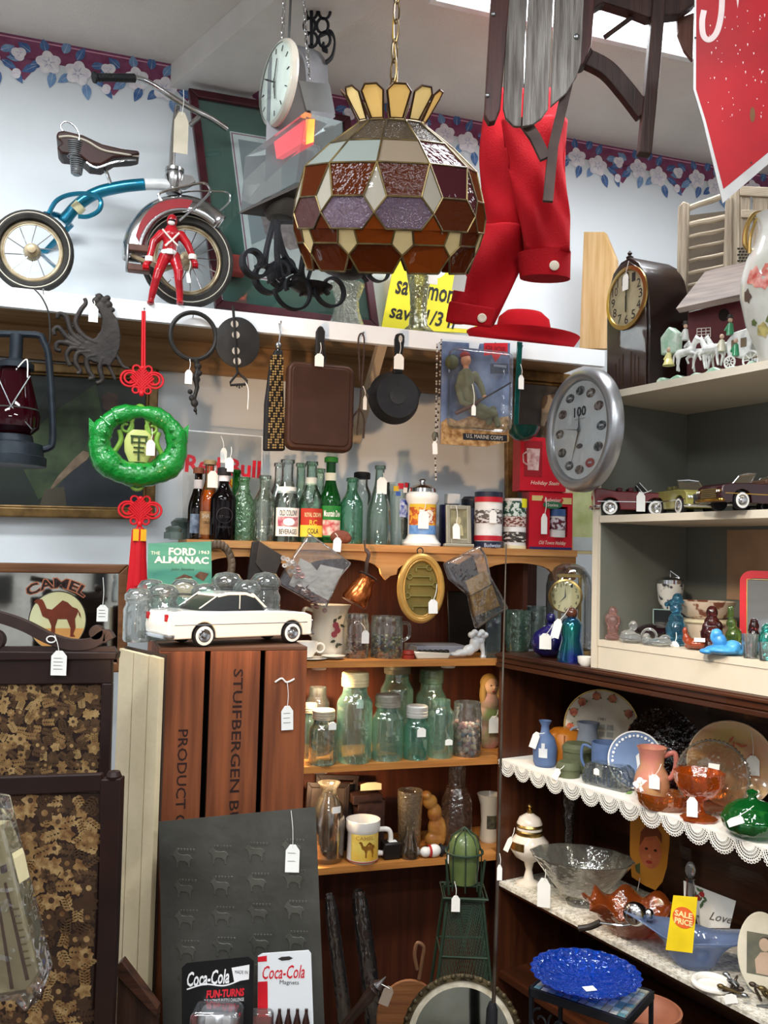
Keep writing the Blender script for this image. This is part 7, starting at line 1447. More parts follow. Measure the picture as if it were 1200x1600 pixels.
mb = MB().m(M('c98a2e', .55, c2='bb7c24', vscale=8)); mb.prism(t.qs([(985, 1275), (1000, 1272), (1015, 1276), (1032, 1274), (1047, 1282), (1046, 1320), (1042, 1355), (1035, 1378), (1024, 1391), (1008, 1384), (987, 1370), (984, 1330)]), 0, 3); t.part('card', mb, smooth=0)
mb = MB().m(M('c4734a', .6, c2='b4623c', vscale=30)); mb.poly(circ(*t.q(1016, 1330, -.4), 17, 24, 27), -.4); mb.m(M('7a3c1c', .6)).poly([(x, z) for x, z in t.qs([(999, 1322), (1001, 1300), (1012, 1286), (1025, 1290), (1034, 1304), (1034, 1318), (1026, 1306), (1008, 1308)], -.6)], -.6)
mb.m(M('2c1a14', .6))
for (x, y) in ((1010, 1326), (1024, 1329)): mb.poly(circ(*t.q(x, y, -.8), 2.6, 10, 2), -.8)
mb.m(M('a8382c', .6)).poly(circ(*t.q(1014, 1347, -.8), 5, 12, 2.6), -.8); mb.m(M('d08a64', .6)).poly(circ(*t.q(1015, 1338, -.8), 2.4, 10, 3), -.8); mb.m(M('54603a', .6)).poly(t.qs([(992, 1352), (1000, 1348), (1000, 1366), (994, 1362)], -.7), -.7); t.part('printed_face', mb, smooth=0)
mb = MB().m(PAPER); mb.tube(t.ps([(1000, 1372, -4), (996, 1392, -4)]), .6, 5); t.part('string', mb)
t = T('handkerchief_bowl', 'milky blue glass bowl with long pulled points', 'bowl', FU, 1082, z=L2, back=.07, turn=35)
mb = MB().m(G('c8d4ea', '9cb0d4', .1, 20, 1.3, .5)); n = 64; rr = []
for (r_, z_) in ((0, 0), (22, 0), (30, 10), (36, 28), (46, 42), (60, 50)):
    row = []
    for i in range(n):
        a = 2 * PI * i / n; e = (abs(math.cos(a)) ** 3) * (r_ / 60) ** 2.5; row.append(mb.b.verts.new((r_ * (1 + .75 * e) * math.cos(a), r_ * .72 * math.sin(a), z_ + 16 * e + 3 * math.sin(4 * a) * (r_ / 60) ** 2)))
    rr.append(row if r_ else [mb.b.verts.new((0, 0, 0))])
for A, B in zip(rr, rr[1:]):
    for i in range(n):
        j = (i + 1) % n
        if len(A) == 1: mb._f([A[0], B[i], B[j]])
        else: mb._f([A[i], A[j], B[j], B[i]])
o = t.part('bowl', mb, smooth=80); md = o.modifiers.new('solid', 'SOLIDIFY'); md.thickness = .003
t2 = t; c = t.p(1067, 1440, -46); mb = MB().m(M('e6c81a', .6)); q = t.qs([(1052, 1399), (1090, 1402), (1082, 1489), (1040, 1484)], -47); mb.prism(q, -47.5, -46.5); sg = t.part('sale_tag', mb, smooth=0, label='yellow sale price tag')
mb = MB().m(M('d8602a', .6)); q = t.q(1068, 1434, -48); mb.poly(circ(q[0], q[1], 16, 28), -48); mb.m(M('f0dc9a', .6)).text('SALE', q[0], q[1] + 5, 26, 9, -48.5, bold=.03, rot=R(-4)).text('PRICE', q[0], q[1] - 6, 26, 9, -48.5, bold=.03, rot=R(-4)); t.part('printing', mb, sg, smooth=0)
t = T('bottle_vase', 'slim clear glass decanter with cut stopper behind the milky blue bowl', 'decanter', FU, 1078, z=L2, back=.15, turn=40); mb = MB().m(G('d8d4d0', '6a6460', .6, 40, 1.7, .15)); mb.lathe([(0, 0), (14, 0), (15, 30), (8, 60), (6, 105), (9, 108), (0, 108)], 24); t.part('body', mb, smooth=60); mb = MB().m(clr); mb.ell(0, 0, 120, 8, 8, 13, 10); t.part('stopper', mb)
t = T('greeting_card', 'white greeting card with red and green flowers, leaning behind decanter', 'card', FU, 1108, z=L2, back=.2, turn=30, tilt=(-8, 0, 0)); mb = MB().m(PAPER); mb.prism(t.qs([(1068, 1376), (1150, 1408), (1140, 1450), (1070, 1450)]), 0, 1.5); t.part('card', mb, smooth=0)
mb = MB(); rg = random.Random(9)
for k in range(12): q = t.q(1088 + rg.uniform(-6, 14), 1392 + rg.uniform(0, 42), -.5); leaf(mb, q[0], q[1], 9, 4, rg.uniform(0, 360), -.5 - k * .02, M('4e6a44', .6), M('4e6a44', .6))
for k in range(4): q = t.q(1090 + rg.uniform(-4, 8), 1396 + rg.uniform(0, 14), -1); mb.m(M('a82a2a', .6)).poly(circ(q[0], q[1], 4, 10), -1 - k * .02)
mb.m(M('5a5450', .6)).text('Love', *t.q(1126, 1434, -1), 34, 12, -1, shear=.5); t.part('printing', mb, smooth=0)
t = T('oval_portrait', 'oval plaque with an old photograph of a seated lady, right edge', 'plaque', FU, 1190, z=L2, back=.09, turn=36, tilt=(-8, 0, 0)); mb = MB().m(M('cfc8b4', .4, coat=.3)); mb.prism(circ(0, 62, 36, 40, 62), 0, 4); t.part('plaque', mb, bevel=1.5); mb = MB().m(M('54564c', .6, c2='6e6a58', vscale=20)); mb.poly([(-22, 30), (30, 30), (30, 92), (-22, 92)], -.4); mb.m(M('b9a08a', .6)).poly(circ(4, 76, 8, 16, 10), -.8).poly([(-8, 32), (18, 32), (16, 60), (8, 66), (-2, 64), (-10, 52)], -.7); mb.m(M('3c2e28', .6)).poly(circ(6, 80, 9, 14, 8), -.75); t.part('photo', mb, smooth=0)
t = T('ring_dish', 'white china ring dish lying on the lace cloth', 'dish', FU, 1112, z=L2, back=.022, turn=35); mb = MB().m(CERAM); mb.ring(0, 0, 0, 27, 5, 36, 10, mt=Matrix.Translation((0, 0, 6)) @ Matrix.Rotation(R(90), 4, 'X')); mb.lathe([(0, 1), (26, 1), (26, 3), (0, 3)], 30); t.part('dish', mb)
t = T('metal_chain_pile', 'jumble of dark metal cutlery and chain links at right edge', 'metalware', FU, 1170, z=L2, back=.03, turn=35); rg = random.Random(2)
for k in range(14):
    mb = MB().m((STEEL, M('4a4038', .4, .7), M('6a5a3a', .4, .7))[k % 3]); a = rg.uniform(0, 2 * PI); x, y, z_ = rg.uniform(-34, 30), rg.uniform(-6, 26), 3 + rg.uniform(0, 22)
    if k % 2: mb.ring(x, y, z_ + 4, rg.uniform(6, 11), 2, 18, 6, mt=Matrix.Translation((x, y, z_)) @ Matrix.Rotation(rg.uniform(.3, 1.4), 4, 'X') @ Matrix.Rotation(a, 4, 'Z') @ Matrix.Translation((-x, -y, -z_))); t.part('link', mb)
    else: d = Vector((math.cos(a), math.sin(a) * .5, .25)); mb.tube([Vector((x, y, z_)) - d * 16, Vector((x, y, z_)) + d * 16], [1.6, 3], 7); mb.ell(x + d.x * 20, y + d.y * 20, z_ + d.z * 20 , 6, 4, 4); t.part('spoon', mb)
tagon(t, -26, 8, 20, 14, -14, cord=False, tilt=20)
# ================================================================== blue plate on the small iron table
t = T('mosaic_table', 'small iron table with a mosaic tile top', 'table', FV(1.95), 924, py=1553)
Zt = t.w.z; hz = Zt / t.s
A = t.ps([(818, 1528), (938, 1567)], 0); 
o1 = t.p(896, 1575, -40); 
tm_ = Matrix.Rotation(R(-36), 4, 'Z'); mi2 = M('24262a', .5, .5)
W2, D2 = 80, 58
mb = MB().m(mi2); zt = 8
for (x0, x1, y0, y1) in ((-W2, W2, -D2, -D2 + 5), (-W2, W2, D2 - 5, D2), (-W2, -W2 + 5, -D2, D2), (W2 - 5, W2, -D2, D2)): mb.box(x0, x1, y0, y1, zt - 14, zt, tm_)
t.part('rim', mb, smooth=0, bevel=1)
mb = MB().m(M('6f6a5e', .7)); mb.box(-W2 + 5, W2 - 5, -D2 + 5, D2 - 5, zt - 8, zt - 2, tm_); tt_ = t.part('tabletop', mb, smooth=0)
mb = MB(); rg = random.Random(6); cols = [M(h, .25, coat=.4) for h in ('aebcb0', '8fa8a4', '5f8a8c', 'c4c0ae', '9a9a84')]
nx, ny = 12, 9
for i in range(nx):
    for j in range(ny):
        x0 = -W2 + 6 + i * (2 * W2 - 12) / nx; y0 = -D2 + 6 + j * (2 * D2 - 12) / ny; w, d_ = (2 * W2 - 12) / nx - 1.6, (2 * D2 - 12) / ny - 1.6; jt = lambda: rg.uniform(-.7, .7)
        c4 = [(x0 + jt(), y0 + jt()), (x0 + w + jt(), y0 + jt()), (x0 + w + jt(), y0 + d_ + jt()), (x0 + jt(), y0 + d_ + jt())]
        mb.m(cols[rg.randrange(5)]).quadbox([tuple(tm_ @ Vector((*p, zt - 2))) for p in c4] + [tuple(tm_ @ Vector((*p, zt - .6))) for p in c4])
t.part('mosaic_tiles', mb, tt_, smooth=0, kind='stuff')
for sx in (-1, 1):
    for sy_ in (-1, 1): mb = MB().m(mi2); mb.tube([tm_ @ Vector((sx * (W2 - 4), sy_ * (D2 - 4), zt - 14)), tm_ @ Vector((sx * (W2 - 4), sy_ * (D2 - 4), -hz + .5))], 4, 4); t.part('leg', mb, smooth=0)
for k in range(5):
    mb = MB().m(mi2); x = -60 + k * 30; mb.tube([tm_ @ p for p in spiral(x, -38, 18, 4, 90 + k * 40, 520 + k * 40, 26, -D2 + 3)], 1, flat=(3, 2.5)); t.part('scroll', mb, smooth=0)
tz = t.w.z + (zt - .6) * t.s
t = T('glass_plate', 'large cobalt blue pressed glass plate with a scalloped rim', 'plate', FV(1.95), 915, z=tz + .001, back=.0)
bm_ = G('3a9af0', '0a52c0', .7, 45, 1.6, .4); mb = MB().m(bm_); mb.lathe([(0, 4), (34, 4), (38, 1), (44, 4), (62, 12), (82, 24), (85, 26), (82, 27), (60, 16), (40, 8), (0, 7)], 120, flute=24, fa=.02); t.part('plate', mb, smooth=60)
mb = MB().m(bm_)
for k in range(30): a = 2 * PI * k / 30; mb.ell(74 * math.cos(a), 74 * math.sin(a), 22, 5.5, 5.5, 3.5, 8)
for k in range(20): a = 2 * PI * k / 20; mb.ell(55 * math.cos(a), 55 * math.sin(a), 12, 5, 5, 3, 8)
t.part('pressed_beads', mb, kind='stuff'); mb = MB().m(TAGM); mb.box(-12, 6, -26, -12, 8.5, 9.2, Matrix.Rotation(R(14), 4, 'Z')); t.part('price_tag', mb, smooth=0)
t = T('terracotta_bowl', 'round brown terracotta bowl behind the mosaic table', 'bowl', FV(2.12), 1010, py=1600); mb = MB().m(M('8a5640', .6, c2='7a4834')); hz = t.w.z / t.s; mb.lathe([(0, -hz + .5), (30, -hz + .5), (34, -30), (52, 10), (54, 24), (50, 24), (46, 12), (0, -10)], 36); t.part('bowl', mb, smooth=60)
# ================================================================== hanging on the front of the bookcase
Sb = lambda y: -.02
t = T('leather_case', 'dark worn leather pouch hanging open at the left of the bookcase front', 'pouch', FB, 415, py=852, back=-.03)
mb = MB().m(M('2c2622', .6, c2='1f1a18', bump=.4)); mb.prism(t.qs([(394, 846), (404, 845), (440, 868), (432, 900), (418, 934), (384, 934), (388, 890)]), -3, 6); t.part('pouch', mb, bevel=2); mb = MB().m(M('3a322c', .6)); mb.prism(t.qs([(404, 846), (442, 869), (424, 912), (398, 880)]), -6, -3); t.part('flap', mb, bevel=1); mb = MB().m(BRASS); c = t.p(404, 906, -4); mb.ell(c.x, c.y, c.z, 2, 1.5, 2); t.part('stud', mb)
t = T('carved_ring_frame', 'round carved wooden frame with twisted rim behind the almanac', 'frame', FB, 345, py=880, back=-.03)
mb = MB().m(M('6e5a48', .5, c2='463828', vscale=40)); c = t.p(338, 884); mb.ring(c.x, 0, c.z, 24, 6, 40, 10, 33)
for k in range(26): a = 2 * PI * k / 26; mb.ell(c.x + 25 * math.cos(a), -3, c.z + 34 * math.sin(a), 4.5, 4, 7, 8, ) 
t.part('rim', mb)
def zipbag(name, label, cat, px, py, pts, fill, tag=None, back=-.035, frame=FB, d=10):
    t = T(name, label, cat, frame, px, py=py, back=back); mb = MB().m(G('fafbfc', 'dce2e6', .4, 28, 1.3, .03)); mb.prism(t.qs(pts), -d, 4); fill(t); t.part('plastic_bag', mb, bevel=3, smooth=60); return t
def fill1(t):
    mb = MB().m(M('d8d2c8', .6)); mb.prism(t.qs([(500, 882), (536, 890), (512, 938), (478, 920)]), -4, -3); t.part('card', mb, smooth=0); mb = MB().m(M('d8d2c8', .6)); mb.prism(t.qs([(468, 872), (484, 880), (500, 898), (470, 922), (450, 914)]), -6, -5); t.part('card', mb, smooth=0); r1 = random.Random(8)
    for (n_, col, x0, y0, x1, y1) in ((14, 'b4a79c', 445, 872, 480, 935), (16, '5a3a30', 468, 920, 505, 948), (5, 'b88a80', 462, 884, 478, 912)):
        for k in range(n_):
            f_ = r1.random(); c = t.p(x0 + (x1 - x0) * f_ + r1.uniform(-7, 7), y0 + (y1 - y0) * f_ + r1.uniform(-7, 7), -8); mb = MB().m(M(col, .4)); mb.lathe([(1.2, 0), (4, 0), (4, 1.4), (1.2, 1.2)], 12, mt=Matrix.Translation(c) @ Matrix.Rotation(R(70 + r1.uniform(-25, 25)), 4, 'X')); t.part('button', mb)
zipbag('bag_of_buttons', 'clear zip bag of old buttons and cards hanging on the scalloped board', 'bag', 490, 860, [(482, 833), (548, 880), (530, 902), (508, 950), (490, 944), (432, 912), (452, 876)], fill1)
t = T('copper_pot', 'small copper coffee pot with long handle hanging mouth up-right', 'pot', FB, 570, py=870, back=-.05)
mt = Matrix.Translation(t.p(562, 925)) @ Matrix.Rotation(R(28), 4, 'Y'); mb = MB().m(M('c4703a', .22, .9, c2='a8582c', vscale=15)); mb.lathe([(0, -20), (20, -20), (22, -16), (18, 6), (12, 20), (15, 27), (13, 27), (10, 20), (14, 4), (0, -14)], 32, mt=mt); t.part('body', mb, smooth=60)
mb = MB().m(M('4a3a34', .4, .6)); mb.lathe([(15, 26), (16.5, 28), (14, 30), (12, 27)], 28, mt=mt); mb.tube(t.ps(bez([(571, 898, -8), (573, 880, -8), (576, 866, -4), (571, 858, -2)])), 1, flat=(5, 5)); mb.tube(t.ps([(571, 860, 0), (569, 844, 4)]), 1.4, 6); t.part('handle', mb)
t = T('key_display', 'oval gilt shadow frame with five old keys mounted inside', 'frame', FB, 657, py=862, back=-.035)
c = t.p(657, 919); mb = MB().m(M('c49a52', .35, .3, c2='a87e3c')); mb.ring(c.x, -2, c.z, 34, 5.5, 56, 10, 49); mb.ring(c.x, -4, c.z, 29, 2, 56, 8, 44); t.part('frame', mb)
mb = MB().m(M('7a6a34', .8, c2='685a2a')); mb.prism(circ(c.x, c.z, 31, 44, 46), 0, 3); t.part('backing', mb, smooth=0); mk_ = M('8a8048', .4, .6)
for k, (dz, ln) in enumerate(((32, 18), (18, 30), (5, 40), (-12, 36), (-28, 26))):
    mb = MB().m(mk_); z = c.z + dz; s_ = -1 if k % 2 else 1; mb.tube([(c.x - ln / 2, -2, z), (c.x + ln / 2, -2, z)], 1.5, 6); mb.ring(c.x + s_ * (ln / 2 + 4), -2, z, 4.2, 1.2, 14, 6); mb.box(c.x - s_ * ln / 2 - 1.5, c.x - s_ * ln / 2 + 1.5, -3, -1, z - 6, z); t.part('key', mb)
mb = MB().m(INK); mb.ring(c.x - 2, 0, c.z + 58, 5, 1, 16, 6); t.part('hanging_ring', mb); tagon(t, *t.q(673, 947), 15, 22, -10, *t.q(679, 912), tilt=2)
def fill2(t):
    mb = MB().m(M('4a3e3c', .6, c2='23242c')); mb.prism(t.qs([(706, 888), (738, 868), (748, 900), (728, 930)]), -4, 0); t.part('dark_handle', mb, bevel=1)
    mb = MB().m(M('c9a878', .35, .7)); mb.prism(t.qs([(724, 908), (758, 890), (764, 912), (732, 930)]), -8, 0); t.part('ferrule', mb)
    mb = MB().m(M('b08a4a', .8, c2='7a5a2c', vscale=80, stretch=(3, 3, .3))); mb.prism(t.qs([(732, 932), (766, 914), (778, 946), (738, 964)]), -7, 1); t.part('bristles', mb)
zipbag('brush_bag', 'clear plastic bag with an old bristle brush hanging by the corner', 'bag', 745, 870, [(748, 852), (758, 870), (764, 900), (792, 950), (784, 955), (742, 982), (736, 960), (730, 930), (700, 905), (692, 880)], fill2)
# ================================================================== bookcase: first open shelf
def shelf_v(*a, **k): return vessel(*a, **k)
mcr2 = M('cfc6b4', .2, coat=.5, var=.04)
t = vessel('floral_pitcher', 'cream china pitcher with a painted rose spray', 'pitcher', FB, 514, Z2, .12, [(0, 0), (24, 0), (27, 6), (29, 30), (27, 56), (29, 72), (33, 80), (31, 80), (26, 56), (0, 20)], mcr2, sy=.9)
mb = MB().m(mcr2); mb.tube(bez([(-26, 0, 70), (-42, 0, 72), (-40, 0, 46), (-26, 0, 30)]), 3, 8); t.part('handle', mb)
mb = MB(); rg = random.Random(5)
for k in range(9): leaf(mb, rg.uniform(-4, 10), rg.uniform(14, 64), 9, 4.5, rg.uniform(0, 360), -27.6 - k * .05, M('3a3c2c', .4), M('3a3c2c', .4))
for x, z in ((2, 50), (5, 42), (0, 36)): mb.m(M('8a3a44', .4)).poly(circ(x, z, 5, 10), -28.4 - z * .01)
t.part('rose_spray', mb, smooth=0, kind='stuff')
t = vessel('teacup', 'white teacup left of the floral pitcher', 'cup', FB, 478, Z2, .05, [(0, 3), (10, 3), (16, 12), (18, 27), (16, 27), (9, 6), (0, 6)], CERAM); mb = MB().m(CERAM); mb.ring(22, 0, 17, 7, 1.6, 16, 6); t.part('handle', mb)
for k, (px, b_, r_, zz) in enumerate(((484, .045, 28, .1), (519, .045, 20, .1), (521, .045, 19, 3.2))): vessel('saucer', ('white saucer under the teacup', 'small white saucer before the pitcher, lower of two', 'small white saucer before the pitcher, upper of two')[k], 'saucer', FB, px, Z2 + zz * .0018, b_ - .01, [(0, 0), (r_ * .6, 0), (r_, 2.6), (r_ * .6, 1.4), (0, 1.2)], CERAM, single=True)
def jar(label, px, back, r, h, z, mat=AQUA, lid=None, lidh=14, tag_=None, group=None, fillc=None, neckr=.72, clamp=False, frame=FB, name='mason_jar', sh=.74, ribs=0):
    t = T(name, label, 'jar', frame, px, z=z, back=back + .02, group=group)
    nr = r * neckr; hh = h - lidh if lid else h; prof = [(0, .6), (r * .8, .6), (r * .95, 0), (r, 4), (r, hh * sh)]
    for i in range(1, 6): f_ = i / 5; prof.append((r + (nr - r) * (.5 - .5 * math.cos(PI * f_)), hh * (sh + (.9 - sh) * f_)))
    prof += [(nr, hh), (nr * .9, hh), (nr * .9, hh * .92)]
    mb = MB().m(mat); mb.lathe(prof, 30 if not ribs else 60, flute=ribs, fa=.015 if ribs else 0); t.part('glass', mb, smooth=60)
    if lid: mb = MB().m(lid); mb.lathe([(nr * 1.04, hh * .96), (nr * 1.12, hh * .97), (nr * 1.12, h - 2), (nr * 1.0, h), (0, h)], 30); [mb.ring(0, 0, 0, nr * 1.12, .6, 26, 5, mt=Matrix.Translation((0, 0, hh + lidh * f_)) @ Matrix.Rotation(R(90), 4, 'X')) for f_ in (.1, .4)]; t.part('lid', mb)
    if fillc:
        r2 = random.Random(px); cols_, hf, br = fillc
        for k in range(int(hf * 1.6)):
            a = r2.uniform(PI, 2 * PI); rr_ = (r - br - 1.5) * (1 if k % 4 else .5); mb = MB().m(M(cols_[k % len(cols_)], .25, coat=.3)) if 0 else None
        for ci_, col in enumerate(cols_):
            mb = MB().m(M(col, .25, coat=.3))
            for k in range(int(hf * .75)): a = r2.uniform(0, 2 * PI); rr_ = (r - br - 1.5) * math.sqrt(r2.uniform(.3, 1)); mb.ell(rr_ * math.cos(a), rr_ * math.sin(a), r2.uniform(br, hf), br, br, br * (.5 if br < 3 else 1), 8)
            t.part('contents', mb, kind='stuff')
    if clamp: mb = MB().m(STEEL); mb.tube([(-nr - 2, 0, hh * .9), (-nr - 1, 0, h + 4), (0, 0, h + 6), (nr + 1, 0, h + 4), (nr + 2, 0, hh * .9)], 1, 6); t.part('wire_bail', mb)
    if tag_: tagon(t, *tag_)
    return t
jar('clear jar of dark red buttons with a paper tag', 556, .07, 20, 68, Z2, CLEAR, tag_=(8, 34, 12, 20, -22, 0, 56), fillc=(['5a2420', '8a7a6a', '3a2a2a'], 34, 2.6), neckr=.9)
t = jar('wide measuring glass with handle, half full of green and blue pebbles', 603, .07, 26, 64, Z2, CLEAR, fillc=(['5a6a4a', '4a5a6a', '9a9a80'], 32, 3), neckr=.95); mb = MB().m(CLEAR); mb.tube(bez([(24, -6, 54), (34, -8, 52), (35, -8, 34), (25, -6, 26)]), 2.6, 8); t.part('handle', mb)
t = T('small_red_tin', 'tiny round red-brown tin right of the measuring glass', 'tin', FB, 638, z=Z2, back=.04, single=True); mb = MB().m(M('8a2e20', .4)); mb.lathe([(0, 0), (10, 0), (10, 6), (8, 7), (10, 8), (9, 13), (0, 14)], 20); t.part('tin', mb)
t = T('relish_tray', 'pale narrow tray with dark contents before the slipper', 'tray', FB, 672, z=Z2, back=.04); mb = MB().m(mcr2); mb.prism([(-24, 0), (28, 0), (32, 9), (-30, 12)], -8, 10); t.part('tray', mb, bevel=2); mb = MB().m(M('23201e', .4)); [mb.ell(-18 + k * 9, 0, 11, 5, 5, 3) for k in range(6)]; t.part('insets', mb, kind='stuff')
t = T('book', 'flat grey-blue booklet lying behind the pale tray', 'book', FB, 690, z=Z2, back=.11, single=True); mb = MB().m(M('8a8c94', .5)); mb.box(-45, 40, -10, 50, 0, 16); t.part('book', mb, bevel=1)
t = T('glass_slipper', 'white milk glass slipper with ruffled cuff', 'slipper', FB, 738, z=Z2, back=.045); mw_ = M('d9dcdc', .2, coat=.5, c2='c4c8ca'); mb = MB().m(mw_)
for x, z, rx, rz in ((-28, 6, 10, 4), (-18, 8, 12, 6), (-6, 12, 10, 9), (4, 22, 9, 13), (10, 28, 11, 9), (14, 34, 10, 6)): mb.ell(x, 0, z, rx, 8, rz)
mb.tube([(14, 0, 22), (18, 0, 10), (18, 0, 0)], [6, 3.5, 3.5], 10); mb.box(14, 22, -4, 4, 0, 3)
for k in range(5): mb.ell(-4 + k * 6, -3, 36 + (k % 2) * 4, 5, 7, 5)
t.part('body', mb, remesh=1.1, smth=1)
t = T('glass_photo_frame', 'upright frameless glass photo holder at the right end of the shelf', 'photo frame', FB, 762, z=Z2, back=.03, single=True); mb = MB().m(G('e4ecea', '8a9a98', .2, 30, 1.6, .2)); mb.box(-2, 22, 0, 6, 0, 78); t.part('frame', mb)
t = T('dark_picture', 'dark framed picture leaning behind the slipper', 'picture', FB, 735, z=Z2, back=.2, tilt=(-8, 0, 0), single=True); mb = MB().m(M('1c1614', .3)); mb.box(-36, 36, 0, 4, 0, 96); t.part('p', mb, bevel=2)
# ================================================================== bookcase: jar shelf
ZN = M('a9a59a', .45, .7, c2='8a8478', vscale=20); ZN2 = M('bdb4a0', .4, .6)
JG = 'canning jars on the middle shelf'
SF = G('eef8f0', 'a8ccb8', .5, 50, 2.0, .06)
jar('short ribbed clear jar with pale lid at the left end, brightly lit', 504, .02, 22, 84, Z3, SF, ZN2, 13, group=JG, ribs=14, tag_=(8, 62, 12, 12, -24, 8, 66))
jar('pale green jar half hidden at the far left of the jar shelf', 482, .11, 14, 84, Z3, AQUAL, ZN2, 12, group=JG)
jar('clear jar behind the short ribbed one', 494, .15, 19, 104, Z3, CLEAR, None, group=JG)
jar('tallest aqua canning jar with a cream screw lid', 552, .035, 28, 138, Z3, AQUAL, M('c9b990', .5, c2='a89a74'), 18, group=JG, neckr=.68, tag_=(2, 92, 11, 15, -22, 2, 104), ribs=0)
jar('medium aqua jar with zinc lid and embossed script', 604, .04, 25, 100, Z3, AQUAL, ZN, 16, group=JG)
jar('tall aqua jar with brownish lid standing at the back', 618, .17, 26, 138, Z3, AQUAL, M('8a8470', .5, .4), 16, group=JG)
jar('small bright aqua jar with white-grey lid', 650, .03, 21, 82, Z3, AQUA, M('c4c2bc', .4, .4), 16, group=JG, tag_=(0, 44, 14, 14, -22, 0, 46))
jar('clear green jar without lid right of the small bright one', 687, .04, 21, 88, Z3, AQUAL, None, group=JG, tag_=(6, 26, 12, 9, -22, 6, 30))
jar('wide greenish jar with glass top at the rear right', 672, .17, 24, 122, Z3, AQUAL, G('c8d8cc', '8aa898', .2, 30, 1.4, .2), 18, group=JG)
jar('low open jar of white and pink marbles at the right', 729, .045, 23, 82, Z3, CLEAR, None, fillc=(['e0d8cc', 'b9a0a0', 'c49a9a', '8a9aa8', 'd8c8b0'], 46, 4), neckr=.92)
t = T('doll_figure', 'painted figure of a blonde girl in pink and green holding a tag', 'figurine', FB, 764, z=Z3, back=.15); mb = MB().m(M('c48a84', .5, c2='6a7a4a', vscale=12)); [mb.ell(0, 0, z, r_, 12, rz) for z, r_, rz in ((20, 22, 24), (48, 20, 24), (70, 16, 20))]; t.part('dress', mb, remesh=1.6, smth=2); mb = MB().m(M('d8ac88', .5)); mb.ell(0, -2, 96, 12, 12, 14, 18); mb.ell(1, -14, 95, 2, 2, 2.5); t.part('head', mb); mb = MB().m(M('b08a4a', .6)); mb.ell(0, 3, 100, 15, 13, 15, 16); mb.ell(-12, 0, 84, 5, 8, 18); mb.ell(12, 0, 84, 5, 8, 18); t.part('hair', mb)
mb = MB().m(M('3a2420', .5)); [mb.ell(x, -13, 98, 1.6, 1, 1.2, 8) for x in (-4, 5)]; mb.m(M('a8403c', .5)).ell(0, -13.6, 89, 2.6, 1, 1.1, 8); t.part('painted_features', mb); tagon(t, -2, 40, 18, 26, -22, 4, 62)
# ================================================================== bookcase: mug shelf
t = vessel('glass_carafe', 'tall clear glass carafe with flared lip and sticker', 'carafe', FB, 511, Z4, .05, [(0, 0), (22, 0), (26, 6), (27, 60), (22, 86), (13, 100), (12, 110), (18, 120), (17, 120), (10, 108), (20, 84), (24, 60), (24, 8), (0, 4)], G('fbf8f2', 'cabfae', .1, 30, 1.9, .03)); mb = MB().m(TAGM); mb.patch(25.2, 0, 34, 78, 88, 6); t.part('sticker', mb)
t = T('ceramic_mug', 'white mug with a camel picture on a yellow band', 'mug', FB, 566, z=Z4, back=.045); mb = MB().m(M('ece8e0', .2, coat=.4, var=.02)); mb.lathe([(0, 0), (22, 0), (25, 4), (24, 44), (25, 46), (27, 52), (27, 64), (25, 64), (24, 50), (0, 40)], 34); t.part('body', mb); mb = MB().m(M('ece8e0', .2, coat=.4, var=.02)); mb.tube(bez([(22, 0, 46), (42, 0, 44), (46, 0, 28), (40, 0, 10), (22, 0, 10)]), 4, 10); t.part('handle', mb)
CAMEL = [(0, 20), (3, 23), (8, 23), (10, 20), (13, 13), (18, 12), (22, 16), (28, 22), (33, 20), (38, 15), (43, 13), (46, 8), (47, 3), (45, 6), (44, 10), (41, 2), (42, -7), (40, -14), (42, -17), (37, -17), (37, -8), (33, 2), (24, 2), (22, -6), (22, -17), (18, -17), (18, -5), (15, 2), (9, 5), (6, 14), (4, 18)]
mb = MB().m(M('dca83a', .4, c2='e4cf6a', vscale=12)); mb.patch(25.3, -62, 55, 6, 46, 16); mb.m(M('8a5a20', .4)); g = lambda x, z: ((25.9 * math.sin(x / 26)), -25.9 * math.cos(x / 26), z); mb._f([mb.b.verts.new(g(-14 + x * .6, 22 + z * .6)) for x, z in CAMEL]); mb.m(M('c49a50', .4)).text('CAMEL', -4, 41, 30, 6, 0, wrap=25.8, bold=.02); mb.m(M('a8402c', .4)).patch(25.6, -180, 180, 3.5, 5, 30); t.part('print', mb, smooth=0)
t = T('small_black_box', 'small dark round-cornered box with white sticker beside the camel mug', 'box', FB, 611, z=Z4, back=.04); mb = MB().m(M('1c1614', .4)); mb.box(-14, 14, -8, 16, 0, 26); t.part('box', mb, bevel=3); mb = MB().m(TAGM); mb.box(-5, 8, -4, 6, 26, 26.8); t.part('sticker', mb, smooth=0)
t = T('stacked_tins', 'dark printed tin box with a cream tag lying on top', 'tin', FB, 575, z=Z4, back=.16); mb = MB().m(M('3a2420', .5, c2='241614', vscale=40)); mb.box(-22, 22, -14, 24, 0, 76).box(-30, 18, -14, 20, 70, 84); t.part('box', mb, bevel=1); tagon(t, 0, 96, 34, 12, -8, cord=False, mat=M('d8c8a0', .6))
for k, (a, b) in enumerate(((-8, 0), (4, .03))):
    t = T('slate_frame', 'dark picture frame leaning behind the carafe, %s' % ('front one' if k == 0 else 'rear one'), 'frame', FB, 508 + k * 14, z=Z4, back=.15 + b, tilt=(-8, 4, 0)); mb = MB().m(M('241a16', .4)); framebars(mb, [(-36, 0), (34, 0), (34, 104 + k * 6), (-36, 104 + k * 6)], 8, -3, 3); t.part('frame', mb, smooth=0, bevel=1); mb = MB().m(M('3a2e28', .6)); mb.box(-29, 27, 0, 2, 6, 98); t.part('panel', mb)
